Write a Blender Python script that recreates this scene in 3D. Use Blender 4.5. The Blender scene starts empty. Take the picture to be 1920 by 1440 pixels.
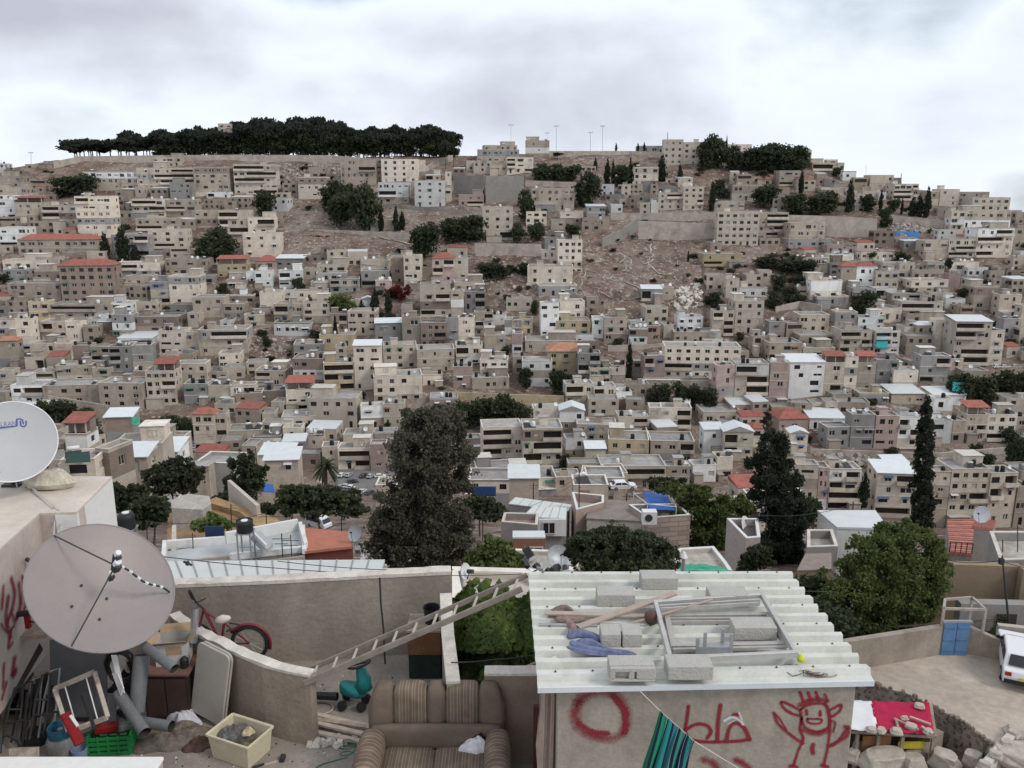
import bpy, math, random
import numpy as np
from mathutils import Vector, Matrix
random.seed(7)
R = math.radians
scene = bpy.context.scene
# ---------------------------------------------------------------- camera, sky, sun, exposure
PITCH = R(13.2)
FPX = 1598.0
cam_d = bpy.data.cameras.new('camera')
cam_d.sensor_width = 36.0
cam_d.lens = 36.0 * FPX / 1920.0
cam_d.clip_start = 0.1
cam_d.clip_end = 6000
cam = bpy.data.objects.new('camera', cam_d)
scene.collection.objects.link(cam)
cam.rotation_euler = (math.pi / 2 - PITCH, 0, 0)
scene.camera = cam

world = bpy.data.worlds.new('World')
scene.world = world
world.use_nodes = True
wn, wl = world.node_tree.nodes, world.node_tree.links
wn.clear()
SUN_EL, SUN_AZ = R(42), R(118)        # azimuth clockwise from +Y (view direction)
sky = wn.new('ShaderNodeTexSky'); sky.sky_type = 'NISHITA'; sky.sun_disc = False
sky.sun_elevation = SUN_EL; sky.sun_rotation = SUN_AZ; sky.air_density = 1.0; sky.dust_density = 1.5
tc = wn.new('ShaderNodeTexCoord')
def wmath(op, a, b=None, clamp=False):
 n = wn.new('ShaderNodeMath'); n.operation = op; n.use_clamp = clamp
 for i, s in enumerate((a, b)):
  if s is None: continue
  if isinstance(s, (int, float)): n.inputs[i].default_value = s
  else: wl.new(s, n.inputs[i])
 return n.outputs[0]
mp = wn.new('ShaderNodeMapping'); mp.inputs['Scale'].default_value = (1.0, 1.0, 1.9)
mp.inputs['Location'].default_value = (3.1, 0.4, 0.65)
wl.new(tc.outputs['Generated'], mp.inputs['Vector'])
n1 = wn.new('ShaderNodeTexNoise'); n1.inputs['Scale'].default_value = 2.3; n1.inputs['Detail'].default_value = 7; n1.inputs['Roughness'].default_value = .52
n1.inputs['Distortion'].default_value = .35
wl.new(mp.outputs[0], n1.inputs['Vector'])
n2 = wn.new('ShaderNodeTexNoise'); n2.inputs['Scale'].default_value = 7.0; n2.inputs['Detail'].default_value = 6; n2.inputs['Roughness'].default_value = .5
wl.new(mp.outputs[0], n2.inputs['Vector'])
sep = wn.new('ShaderNodeSeparateXYZ'); wl.new(tc.outputs['Generated'], sep.inputs[0])
# cloud shade: heavier grey cloud banks on the left and high on the right, thin bright cloud between
def bank(dx, dz, w, h, gain):
 a = wmath('DIVIDE', wmath('SUBTRACT', sep.outputs[0], dx), w)
 b = wmath('DIVIDE', wmath('SUBTRACT', sep.outputs[2], dz), h)
 d = wmath('ADD', wmath('MULTIPLY', a, a), wmath('MULTIPLY', b, b))
 e = wmath('SUBTRACT', 1.0, d, True)
 return wmath('MULTIPLY', e, gain)
shade = wmath('ADD', wmath('MULTIPLY', n1.outputs[0], 1.0), wmath('MULTIPLY', n2.outputs[0], .3))
for args in [(-.50, .17, .32, .10, .26), (-.28, .10, .18, .04, .08), (.56, .15, .15, .055, .22), (-.12, .16, .35, .03, .08), (-.95, .30, .5, .3, .2), (.1, .75, .9, .5, .15)]:
 shade = wmath('ADD', shade, bank(*args))
ramp = wn.new('ShaderNodeValToRGB'); wl.new(shade, ramp.inputs[0])
K = 11.4
cr = ramp.color_ramp
cr.elements[0].position = .56; cr.elements[0].color = (.87, .945, 1.02, 1)
cr.elements[1].position = 1.08 if False else .98; cr.elements[1].color = (.50, .515, .60, 1)
e = cr.elements.new(.70); e.color = (.80, .86, .945, 1)
e = cr.elements.new(.83); e.color = (.64, .675, .765, 1)
sc_ = wn.new('ShaderNodeVectorMath'); sc_.operation = 'SCALE'; wl.new(ramp.outputs[0], sc_.inputs[0]); sc_.inputs['Scale'].default_value = K * .98
# gaps of real sky
gap = wn.new('ShaderNodeMapRange'); wl.new(shade, gap.inputs[0])
gap.inputs[1].default_value = .50; gap.inputs[2].default_value = .64; gap.inputs[3].default_value = .42; gap.inputs[4].default_value = 1.0
mx = wn.new('ShaderNodeMix'); mx.data_type = 'RGBA'
wl.new(gap.outputs[0], mx.inputs['Factor']); wl.new(sky.outputs[0], mx.inputs['A']); wl.new(sc_.outputs[0], mx.inputs['B'])
bg = wn.new('ShaderNodeBackground'); bg.inputs['Strength'].default_value = .1
wl.new(mx.outputs['Result'], bg.inputs['Color'])
wo = wn.new('ShaderNodeOutputWorld'); wl.new(bg.outputs[0], wo.inputs[0])

sun_d = bpy.data.lights.new('sun', 'SUN'); sun_d.energy = 1.5; sun_d.angle = R(14); sun_d.color = (1, .94, .84)
sun = bpy.data.objects.new('sun', sun_d); scene.collection.objects.link(sun)
sdir = Vector((math.sin(SUN_AZ) * math.cos(SUN_EL), math.cos(SUN_AZ) * math.cos(SUN_EL), math.sin(SUN_EL)))
sun.rotation_euler = (-sdir).to_track_quat('-Z', 'Y').to_euler()
scene.view_settings.view_transform = 'Standard'; scene.view_settings.look = 'None'
scene.view_settings.gamma = 1; scene.view_settings.use_curve_mapping = False
scene.view_settings.exposure = 0.0
scene.render.engine = 'CYCLES'
scene.cycles.max_bounces = 5; scene.cycles.diffuse_bounces = 3; scene.cycles.glossy_bounces = 2
scene.cycles.transparent_max_bounces = 12; scene.cycles.transmission_bounces = 3
scene.cycles.use_denoising = True

# ---------------------------------------------------------------- helpers
CP, SP = math.cos(PITCH), math.sin(PITCH)
def ray(px, py):
 xc, yc = (px - 960) / FPX, -(py - 720) / FPX
 return Vector((xc, CP + yc * SP, -SP + yc * CP))
def at(px, py, Y):
 d = ray(px, py); return d * (Y / d.y)
def atz(px, py, z):
 d = ray(px, py); return d * (z / d.z)
def ratio(py):
 d = ray(960, py); return d.z / d.y

COL = scene.collection
class MB:
 def __init__(s): s.v = []; s.f = []; s.m = []; s.uv = None
 def add(s, vs, fs, mi=0):
  b = len(s.v); s.v.extend([tuple(v) for v in vs])
  for f in fs: s.f.append(tuple(b + i for i in f)); s.m.append(mi)
  return s
 def box(s, c, d, rot=None, mi=0, taper=1.0):
  x, y, z = d[0] / 2, d[1] / 2, d[2] / 2
  vs = [Vector((sx * x * (taper if sz > 0 else 1), sy * y * (taper if sz > 0 else 1), sz * z)) for sz in (-1, 1) for sx, sy in ((-1, -1), (1, -1), (1, 1), (-1, 1))]
  if rot is not None: vs = [rot @ v for v in vs]
  c = Vector(c)
  s.add([v + c for v in vs], [(0, 3, 2, 1), (4, 5, 6, 7), (0, 1, 5, 4), (1, 2, 6, 5), (2, 3, 7, 6), (3, 0, 4, 7)], mi); return s
 def bar(s, a, b, w, h, mi=0, up=Vector((0, 0, 1))):
  a, b = Vector(a), Vector(b); d = (b - a); L = d.length; d.normalize()
  sx = d.cross(up)
  if sx.length < 1e-4: sx = d.cross(Vector((1, 0, 0)))
  sx.normalize(); uz = sx.cross(d)
  rot = Matrix((sx, d, uz)).transposed()
  return s.box((a + b) / 2, (w, L, h), rot, mi)
 def prism(s, poly, z0, z1, mi=0, mtop=None):
  n = len(poly); vs = [(p[0], p[1], z0 if not callable(z0) else z0(p)) for p in poly] + [(p[0], p[1], z1 if not callable(z1) else z1(p)) for p in poly]
  s.add(vs, [(i, (i + 1) % n, n + (i + 1) % n, n + i) for i in range(n)] + [tuple(range(n - 1, -1, -1))], mi)
  s.f.append(tuple(len(s.v) - n + i for i in range(n))); s.m.append(mi if mtop is None else mtop); return s
 def hexa(s, lo, hi, mi=0):
  """lo, hi: 4 bottom and 4 top points, counter-clockwise seen from above"""
  s.add(list(lo) + list(hi), [(3, 2, 1, 0), (4, 5, 6, 7), (0, 1, 5, 4), (1, 2, 6, 5), (2, 3, 7, 6), (3, 0, 4, 7)], mi); return s
 def tube(s, pts, r, n=8, mi=0, closed=False, caps=True):
  pts = [Vector(p) for p in pts]; N = len(pts); rs = r if isinstance(r, (list, tuple)) else [r] * N
  prev = None; rings = []
  for i, p in enumerate(pts):
   if closed: t = pts[(i + 1) % N] - pts[i - 1]
   else: t = pts[min(i + 1, N - 1)] - pts[max(i - 1, 0)]
   if t.length < 1e-9: t = Vector((0, 0, 1))
   t.normalize()
   if prev is None:
    u = t.cross(Vector((0, 0, 1)))
    if u.length < 1e-3: u = t.cross(Vector((1, 0, 0)))
   else:
    u = prev - t * prev.dot(t)
    if u.length < 1e-6: u = t.cross(Vector((1, 0, 0)))
   u.normalize(); w = t.cross(u); prev = u
   rings.append([p + (u * math.cos(2 * math.pi * k / n) + w * math.sin(2 * math.pi * k / n)) * rs[i] for k in range(n)])
  vs = [v for rg in rings for v in rg]; fs = []
  for i in range(N if closed else N - 1):
   j = (i + 1) % N
   for k in range(n): fs.append((i * n + k, i * n + (k + 1) % n, j * n + (k + 1) % n, j * n + k))
  if caps and not closed: fs += [tuple(range(n - 1, -1, -1)), tuple((N - 1) * n + k for k in range(n))]
  s.add(vs, fs, mi); return s
 def lathe(s, prof, c=(0, 0, 0), rot=None, n=24, mi=0, a0=0, a1=2 * math.pi):
  full = abs(a1 - a0 - 2 * math.pi) < 1e-6; cols = n if full else n + 1; c = Vector(c); vs = []
  for r, z in prof:
   for k in range(cols):
    a = a0 + (a1 - a0) * k / n; v = Vector((r * math.cos(a), r * math.sin(a), z))
    if rot is not None: v = rot @ v
    vs.append(v + c)
  fs = []
  for i in range(len(prof) - 1):
   for k in range(n):
    k2 = (k + 1) % cols; fs.append((i * cols + k, i * cols + k2, (i + 1) * cols + k2, (i + 1) * cols + k))
  s.add(vs, fs, mi); return s
 def build(s, name, mats, parent=None, smooth=False, bev=0, org=None, seg=1):
  me = bpy.data.meshes.new(name)
  o_ = Vector((0, 0, 0)); p = parent
  if org is not None: o_ = Vector(org)
  while p is not None: o_ = o_ + p.location; p = p.parent
  vs = [(v[0] - o_.x, v[1] - o_.y, v[2] - o_.z) for v in s.v]
  me.from_pydata(vs, [], s.f); me.validate()
  if not isinstance(mats, (list, tuple)): mats = [mats]
  for m in mats: me.materials.append(m)
  if len(mats) > 1 and len(me.polygons) == len(s.m): me.polygons.foreach_set('material_index', s.m)
  if s.uv is not None and len(me.polygons) == len(s.f):
   ul = me.uv_layers.new(name='UVMap')
   for li, lp in enumerate(me.loops): ul.data[li].uv = s.uv[lp.vertex_index]
  if smooth: me.shade_smooth()
  me.update()
  o = bpy.data.objects.new(name, me); COL.objects.link(o)
  if parent is not None: o.parent = parent
  if org is not None: o.location = org
  if bev:
   b = o.modifiers.new('edge', 'BEVEL'); b.width = bev; b.segments = seg; b.limit_method = 'ANGLE'; b.angle_limit = R(40)
  return o
def tag(o, label=None, cat=None, group=None, kind=None):
 if label: o['label'] = label
 if cat: o['category'] = cat
 if group: o['group'] = group
 if kind: o['kind'] = kind
 return o
def thing(name, loc, label=None, cat=None, group=None):
 o = bpy.data.objects.new(name, None); COL.objects.link(o); o.location = loc
 o.empty_display_size = .2
 return tag(o, label, cat, group)
def inst(name, me, parent, loc=(0, 0, 0), rot=(0, 0, 0), sc=(1, 1, 1)):
 o = bpy.data.objects.new(name, me); COL.objects.link(o); o.parent = parent
 o.location = loc; o.rotation_euler = rot; o.scale = sc; return o
def dup(root, loc, rotz, scale=None, **tags):
 r = root.copy(); COL.objects.link(r); r.location = loc; r.rotation_euler = (0, 0, rotz)
 if scale: r.scale = scale
 tag(r, **tags)
 for ch in list(root.children):
  c = ch.copy(); COL.objects.link(c); c.parent = r
  for g in list(ch.children):
   d = g.copy(); COL.objects.link(d); d.parent = c
 return r
def quads_mesh(name, P, U, V, mats):
 """many small quads at once: centres P, half axes U and V (numpy n x 3)"""
 n = len(P); vs = np.empty((n, 4, 3), np.float32)
 vs[:, 0] = P - U - V; vs[:, 1] = P + U - V * .6; vs[:, 2] = P + U * .8 + V; vs[:, 3] = P - U * .9 + V * .8
 me = bpy.data.meshes.new(name)
 me.vertices.add(4 * n); me.vertices.foreach_set('co', vs.ravel())
 me.loops.add(4 * n); me.loops.foreach_set('vertex_index', np.arange(4 * n, dtype=np.int32))
 me.polygons.add(n); me.polygons.foreach_set('loop_start', np.arange(0, 4 * n, 4, dtype=np.int32))
 me.polygons.foreach_set('loop_total', np.full(n, 4, np.int32))
 me.update(calc_edges=True)
 for m in mats if isinstance(mats, (list, tuple)) else [mats]: me.materials.append(m)
 return me

# ---------------------------------------------------------------- materials
def M(name, col, rough=.85, var=.15, scale=4., bump=0., metal=0., rnd=0., dirt=0., dirtcol=(.12, .09, .07), fine=40., hue=None, spec=.3, streak=0., dscale=1.3, course=0., bw=.6, bh=.27, bdist=.02):
 m = bpy.data.materials.new(name); m.use_nodes = True
 nt = m.node_tree; N, L = nt.nodes, nt.links; bs = N['Principled BSDF']
 bs.inputs['Roughness'].default_value = rough; bs.inputs['Metallic'].default_value = metal
 bs.inputs['Specular IOR Level'].default_value = spec
 tc = N.new('ShaderNodeTexCoord'); co = tc.outputs['Object']
 def noise(sc, det=5, vec=None):
  n = N.new('ShaderNodeTexNoise'); n.inputs['Scale'].default_value = sc; n.inputs['Detail'].default_value = det; n.inputs['Roughness'].default_value = .6
  L.new(vec if vec is not None else co, n.inputs['Vector']); return n.outputs[0]
 def mr(s, a, b, c, d):
  n = N.new('ShaderNodeMapRange'); L.new(s, n.inputs[0])
  for i, v in enumerate((a, b, c, d)): n.inputs[1 + i].default_value = v
  return n.outputs[0]
 def mul(col_s, val_s):
  n = N.new('ShaderNodeVectorMath'); n.operation = 'SCALE'
  L.new(col_s, n.inputs[0]); L.new(val_s, n.inputs['Scale']); return n.outputs[0]
 rgb = N.new('ShaderNodeRGB'); rgb.outputs[0].default_value = (*col, 1); cur = rgb.outputs[0]
 if hue is not None:
  h = N.new('ShaderNodeMix'); h.data_type = 'RGBA'; L.new(mr(noise(scale * .37, 3), .35, .65, 0, 1), h.inputs['Factor'])
  L.new(cur, h.inputs['A']); h.inputs['B'].default_value = (*hue, 1); cur = h.outputs['Result']
 if var:
  cur = mul(cur, mr(noise(scale, 6), .3, .7, 1 - var, 1 + var))
  cur = mul(cur, mr(noise(fine, 4), .3, .7, 1 - var * .6, 1 + var * .6))
 if rnd:
  oi = N.new('ShaderNodeObjectInfo'); cur = mul(cur, mr(oi.outputs['Random'], 0, 1, 1 - rnd, 1 + rnd))
 bsrc = None
 if course:
  sx = N.new('ShaderNodeSeparateXYZ'); L.new(co, sx.inputs[0])
  ad = N.new('ShaderNodeMath'); ad.operation = 'ADD'; L.new(sx.outputs[0], ad.inputs[0]); L.new(sx.outputs[1], ad.inputs[1])
  cb = N.new('ShaderNodeCombineXYZ'); L.new(ad.outputs[0], cb.inputs[0]); L.new(sx.outputs[2], cb.inputs[1])
  bt = N.new('ShaderNodeTexBrick'); L.new(cb.outputs[0], bt.inputs['Vector']); bt.inputs['Scale'].default_value = 1.0
  bt.inputs['Brick Width'].default_value = bw; bt.inputs['Row Height'].default_value = bh; bt.inputs['Mortar Size'].default_value = bdist
  bt.inputs['Color1'].default_value = (1, 1, 1, 1); bt.inputs['Color2'].default_value = (1 - course, 1 - course, 1 - course, 1)
  bt.inputs['Mortar'].default_value = (1 - course * 1.6,) * 3 + (1,)
  mm = N.new('ShaderNodeMix'); mm.data_type = 'RGBA'; mm.blend_type = 'MULTIPLY'; mm.inputs['Factor'].default_value = 1
  L.new(cur, mm.inputs['A']); L.new(bt.outputs['Color'], mm.inputs['B']); cur = mm.outputs['Result']
 if dirt:
  d = N.new('ShaderNodeMix'); d.data_type = 'RGBA'; vec = None
  if streak:
   mpn = N.new('ShaderNodeMapping'); mpn.inputs['Scale'].default_value = (1, 1, 1 / (1 + streak)); L.new(co, mpn.inputs[0]); vec = mpn.outputs[0]
  L.new(mr(noise(dscale, 8, vec), .50, .72, 0, dirt), d.inputs['Factor']); L.new(cur, d.inputs['A']); d.inputs['B'].default_value = (*dirtcol, 1); cur = d.outputs['Result']
 L.new(cur, bs.inputs['Base Color'])
 if bump:
  bn = N.new('ShaderNodeBump'); bn.inputs['Strength'].default_value = min(1, bump * 1.); bn.inputs['Distance'].default_value = .02
  L.new(noise(fine * .6, 6), bn.inputs['Height']); L.new(bn.outputs[0], bs.inputs['Normal'])
 return m
def wall_mat(name, col, **k):
 d = dict(rough=.9, var=.13, scale=.35, fine=3.0, rnd=.28, dirt=.6, dirtcol=(.12, .10, .09), dscale=.35, streak=2.5, course=.10, bw=.9, bh=.45, bdist=.03)
 d.update(k); return M(name, col, **d)
WM = {
 's': wall_mat('stone_beige', (.44, .378, .312)),
 'l': wall_mat('stone_pale_sunlit', (.62, .55, .462), dirt=.3),  # pale cream stone; its light tone also stands for sunlit faces
 'w': wall_mat('plaster_white', (.68, .68, .665), course=0, dirt=.3),
 'g': wall_mat('concrete_grey', (.29, .28, .27), course=.04),
 'y': wall_mat('plaster_ochre', (.47, .39, .265), dirt=.35),
 'p': wall_mat('stone_pinkish', (.44, .335, .30), dirt=.35),
 'b': wall_mat('stone_brown', (.31, .245, .205)),
}
ROOFM = M('flat_roof_screed', (.31, .30, .29), rough=.95, var=.25, scale=.6, fine=4, rnd=.2, dirt=.5, dirtcol=(.2, .17, .14), dscale=.5)
REDTILE = M('red_tile', (.30, .105, .08), rough=.85, var=.25, scale=.8, fine=6, rnd=.15, dirt=.35, dirtcol=(.2, .1, .08))
ORTILE = M('orange_tile', (.38, .19, .115), rough=.85, var=.2, scale=.8, fine=6, rnd=.1, dirt=.3, dirtcol=(.22, .12, .08))
WMETAL = M('white_sheet_metal', (.62, .65, .66), rough=.45, var=.06, scale=.8, rnd=.08, dirt=.2, dirtcol=(.4, .38, .34))
CAPM = M('parapet_cap', (.6, .56, .5), rough=.9, var=.15, scale=.5, rnd=.25, dirt=.3)
GLASS = M('dark_glass', (.022, .022, .026), rough=.25, var=0, spec=.5)
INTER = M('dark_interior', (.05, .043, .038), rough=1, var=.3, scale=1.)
FRAMEM = M('window_frame_pale', (.5, .48, .45), rough=.6, var=.05)
SHUT = M('window_shutter', (.42, .39, .35), rough=.7, var=.1, rnd=.25)
BLACKPL = M('black_plastic', (.02, .02, .022), rough=.5, var=.1)
WHITEPL = M('white_plastic', (.7, .7, .7), rough=.5, var=.08)
RUST = M('rusty_steel', (.11, .075, .055), rough=.8, var=.4, scale=10)
DARKST = M('dark_steel', (.05, .05, .052), rough=.6, var=.2, metal=.3)
GALV = M('galvanised_steel', (.36, .37, .38), rough=.5, var=.15, metal=.5)
# ---------------------------------------------------------------- terrain
ROW = [(930, 199), (880, 219), (850, 230), (800, 247), (750, 263), (700, 280), (650, 297), (600, 315), (550, 334), (500, 356), (460, 376), (430, 395), (400, 415), (370, 437), (340, 460), (310, 482), (290, 498)]
prof = [(-60, -22), (12, -23), (27, -23), (36, -23.3), (42, -24.5), (50, -26), (60, -29), (70, -32), (85, -37.5), (100, -42.5), (120, -49.5), (140, -56.5), (170, -66), (199, -75)]
for py, D in ROW[1:]: prof.append((D, ratio(py) * D))
PY_, PZ_ = [p[0] for p in prof], [p[1] for p in prof]
RIDX = [-900, 0, 60, 130, 400, 700, 850, 1000, 1200, 1350, 1500, 1600, 1700, 1800, 1900, 2000, 2900]
RIDY = [330, 322, 312, 298, 294, 296, 292, 290, 290, 300, 310, 335, 352, 372, 398, 430, 520]
RP = sorted((r[0], r[1]) for r in ROW)
def Drow(py): return float(np.interp(py, [r[0] for r in RP], [r[1] for r in RP]))
def hash_noise(x, y, s):
 return math.sin(x * .37 / s + 1.3 * math.sin(y * .21 / s)) * math.cos(y * .31 / s + 1.7 * math.sin(x * .17 / s + 2.))
def drop_(X, Y):      # the valley floor lies deeper on the right
 if Y < 100 or Y > 222: return 0.
 s = min(1, max(0, (X / Y - .27) / .07)); return 8.5 * s * min(1, (Y - 100) / 50) * min(1, (222 - Y) / 18)
def tz(X, Y):
 if Y > 150:
  px = 960 + FPX * X / (Y * .985)
  yr = Drow(float(np.interp(px, RIDX, RIDY)))
  zr = float(np.interp(yr, PY_, PZ_))
  if Y > yr: z = zr - (Y - yr) * .05 + 0
  else: z = float(np.interp(Y, PY_, PZ_))
  z -= drop_(X, Y)
  a = min(1, max(0, (Y - 222) / 30))
  z += a * (hash_noise(X, Y, 6) * 1.0 + hash_noise(X + 50, Y, 2.2) * .5)
 else:
  z = float(np.interp(Y, PY_, PZ_)) - drop_(X, Y)
  a = min(1, max(0, (Y - 40) / 20))
  z += a * hash_noise(X, Y, 4) * .5
 return z
def g(px, py, lift=0.):
 Y = Drow(py); p = at(px, py, Y); return Vector((p.x, Y, tz(p.x, Y) + lift))
GROUND = bpy.data.materials.new('hillside_earth'); GROUND.use_nodes = True
def _ground():
 nt = GROUND.node_tree; N, L = nt.nodes, nt.links; bs = N['Principled BSDF']; bs.inputs['Roughness'].default_value = 1; bs.inputs['Specular IOR Level'].default_value = .1
 tc = N.new('ShaderNodeTexCoord')
 def nz(sc, det=8, r=.65):
  n = N.new('ShaderNodeTexNoise'); n.inputs['Scale'].default_value = sc; n.inputs['Detail'].default_value = det; n.inputs['Roughness'].default_value = r
  L.new(tc.outputs['Object'], n.inputs['Vector']); return n.outputs[0]
 r1 = N.new('ShaderNodeValToRGB'); L.new(nz(.09), r1.inputs[0]); c = r1.color_ramp
 c.elements[0].position = .36; c.elements[0].color = (.115, .075, .06, 1); c.elements[1].position = .66; c.elements[1].color = (.27, .225, .195, 1)
 x = c.elements.new(.5); x.color = (.19, .14, .115, 1)
 r2 = N.new('ShaderNodeValToRGB'); L.new(nz(.5, 6, .7), r2.inputs[0]); c = r2.color_ramp
 c.elements[0].position = .55; c.elements[0].color = (0, 0, 0, 1); c.elements[1].position = .66; c.elements[1].color = (1, 1, 1, 1)
 m1 = N.new('ShaderNodeMix'); m1.data_type = 'RGBA'; L.new(r2.outputs[0], m1.inputs['Factor']); L.new(r1.outputs[0], m1.inputs['A']); m1.inputs['B'].default_value = (.46, .41, .35, 1)
 r3 = N.new('ShaderNodeValToRGB'); L.new(nz(.33, 5, .6), r3.inputs[0]); c = r3.color_ramp
 c.elements[0].position = .33; c.elements[0].color = (1, 1, 1, 1); c.elements[1].position = .42; c.elements[1].color = (0, 0, 0, 1)
 m2 = N.new('ShaderNodeMix'); m2.data_type = 'RGBA'; L.new(r3.outputs[0], m2.inputs['Factor']); L.new(m1.outputs['Result'], m2.inputs['A']); m2.inputs['B'].default_value = (.075, .072, .04, 1)
 L.new(m2.outputs['Result'], bs.inputs['Base Color'])
 b = N.new('ShaderNodeBump'); b.inputs['Strength'].default_value = .8; b.inputs['Distance'].default_value = .8; L.new(nz(.8, 8, .7), b.inputs['Height']); L.new(b.outputs[0], bs.inputs['Normal'])
_ground()
def terrain():
 ys = list(np.concatenate([np.linspace(-60, 30, 12), np.arange(34, 190, 4), np.arange(190, 520, 3), np.geomspace(520, 3500, 25)]))
 ss = np.linspace(-1, 1, 261); vs = []
 for Y in ys:
  wd = 60 + max(Y, 0) * 1.25
  for s in ss: X = s * wd; vs.append((X, Y, tz(X, Y)))
 n = len(ss); fs = [(j * n + i, j * n + i + 1, (j + 1) * n + i + 1, (j + 1) * n + i) for j in range(len(ys) - 1) for i in range(n - 1)]
 mb = MB(); mb.v = vs; mb.f = fs; mb.m = [0] * len(fs)
 tag(mb.build('hillside', GROUND, smooth=True), kind='structure', label='steep rocky hillside falling to the valley and rising to the ridge')
terrain()
# worn footpaths over the bare slope
PATHM = M('pale_path', (.40, .355, .31), rough=1, var=.2, scale=.5)
def path(pts, w, off=(0, 0), sc=1., name='footpath'):
 P = [g(off[0] + x * sc, off[1] + y * sc, .35) for x, y in pts]
 Q = []
 for a, b in zip(P, P[1:]):
  n = max(2, int((b - a).length / 2.5))
  for k in range(n):
   p = a.lerp(b, k / n); p.x += random.uniform(-1.1, 1.1); p.z = tz(p.x, p.y) + .25; Q.append(p)
 Q.append(P[-1]); mb = MB(); vs = []
 for i, p in enumerate(Q):
  t = Q[min(i + 1, len(Q) - 1)] - Q[max(i - 1, 0)]; t.z = 0; t.normalize(); s = Vector((-t.y, t.x, 0)) * w * random.uniform(.08, .42)
  vs += [p - s, p + s]
 mb.add(vs, [(2 * i, 2 * i + 1, 2 * i + 3, 2 * i + 2) for i in range(len(Q) - 1)])
 tag(mb.build(name, PATHM), kind='structure')
Gp = (960, 400)
for pts, w in [([(1055, 215), (1040, 260), (1065, 300), (1020, 355), (1060, 410), (1125, 455), (1215, 470), (1245, 490), (1165, 545)], 1.3),
               ([(720, 255), (790, 300), (850, 320), (800, 385)], .8), ([(850, 320), (910, 360), (870, 405), (835, 440)], .8),
               ([(545, 455), (520, 520), (530, 600), (560, 700)], 1.0), ([(545, 455), (640, 470)], 1.0), ([(690, 500), (760, 520), (850, 525), (960, 575)], 1.6),
               ([(660, 590), (740, 630), (850, 650), (960, 630)], 1.0), ([(1065, 320), (1200, 335), (1330, 355)], .8), ([(1265, 360), (1240, 410)], .7),
               ([(700, 215), (900, 190), (1150, 195)], 1.0), ([(700, 480), (700, 520), (740, 480), (800, 470)], 1.2), ([(1000, 380), (1060, 340)], 1.2)]:
 path(pts, w, Gp, .25)
path([(1480, 510), (1700, 490), (1920, 475)], 3.0, (480, 400), .25)
path([(920, 170), (1060, 215), (1150, 240)], 2.4, (480, 400), .25)
# tarmac car park and valley road
ASPH = M('asphalt', (.17, .165, .16), rough=.95, var=.15, scale=.4, fine=4)
def flat_patch(name, pix, z, mat, lift=.12):
 mb = MB(); P = [atz(x, y, z) for x, y in pix]; mb.prism([(p.x, p.y) for p in P], z - 1.5, z + lift)
 return tag(mb.build(name, mat), kind='structure')
flat_patch('car_park', [(628, 930), (622, 884), (700, 878), (770, 880), (790, 930), (760, 935)][::-1], -75, ASPH, .15)
# ---------------------------------------------------------------- houses of the far slope
def unit_window(name, kind):
 mb = MB()
 if kind == 'shut':
  mb.box((0, .02, 0), (1, .04, 1), mi=1)
  for k in range(5): mb.box((0, -.01, -.4 + .2 * k), (.96, .03, .13), mi=1)
  return mb.build(name, [GLASS, SHUT, FRAMEM]).data
 mb.add([(-.5, .03, -.5), (.5, .03, -.5), (.5, .03, .5), (-.5, .03, .5)], [(0, 1, 2, 3)], 0)
 fm = 2 if kind == 'pale' else 1
 for x in (-.46, .46) + ((0,) if kind != 'dark' else ()): mb.box((x, 0, 0), (.07, .08, 1), mi=fm)
 for z in (-.46, .46): mb.box((0, 0, z), (.86, .075, .07), mi=fm)
 return mb.build(name, [GLASS, SHUT if kind != 'dark' else INTER, FRAMEM]).data
WINM = {}
for k_ in ('dark', 'mid', 'pale', 'shut'):
 WINM[k_] = unit_window('window', k_); 
for o in list(scene.objects):
 if o.name.startswith('window'): bpy.data.objects.remove(o)
def facade(mb, o, ux, w, z0, z1, opens, dep=.28, mi=0, mi_r=0, mi_d=1, bounds=(), mis=None):
 """wall sheet from o along ux, storey by storey; opens: (a,b,c,d[,deep])"""
 n = ux.cross(Vector((0, 0, 1))); zs = sorted({z0, z1} | set(bounds))
 def P(a, z, d=0.): return Vector((o.x, o.y, 0)) + ux * a - n * d + Vector((0, 0, z))
 def Q(a, b, c, d, m):
  if b - a > 1e-4 and d - c > 1e-4: mb.add([P(a, c), P(b, c), P(b, d), P(a, d)], [(0, 1, 2, 3)], m)
 for k, (za, zb) in enumerate(zip(zs, zs[1:])):
  m = (mis or {}).get(k, mi); x = 0
  for q in sorted([q for q in opens if za <= (q[2] + q[3]) / 2 < zb]):
   if q[0] < x: continue
   Q(x, q[0], za, zb, m); Q(q[0], q[1], za, q[2], m); Q(q[0], q[1], q[3], zb, m); x = q[1]
   a, b, c, d = q[:4]; dp = q[4] if len(q) > 4 and q[4] else dep
   v = [P(a, c), P(b, c), P(b, d), P(a, d), P(a, c, dp), P(b, c, dp), P(b, d, dp), P(a, d, dp)]
   mb.add(v, [(0, 1, 5, 4), (1, 2, 6, 5), (2, 3, 7, 6), (3, 0, 4, 7)], m)
   if len(q) > 4 and q[4]: mb.add(v[4:], [(0, 1, 2, 3)], mi_d)
  Q(x, w, za, zb, m)
HOUSES = []
LANDM = []
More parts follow.
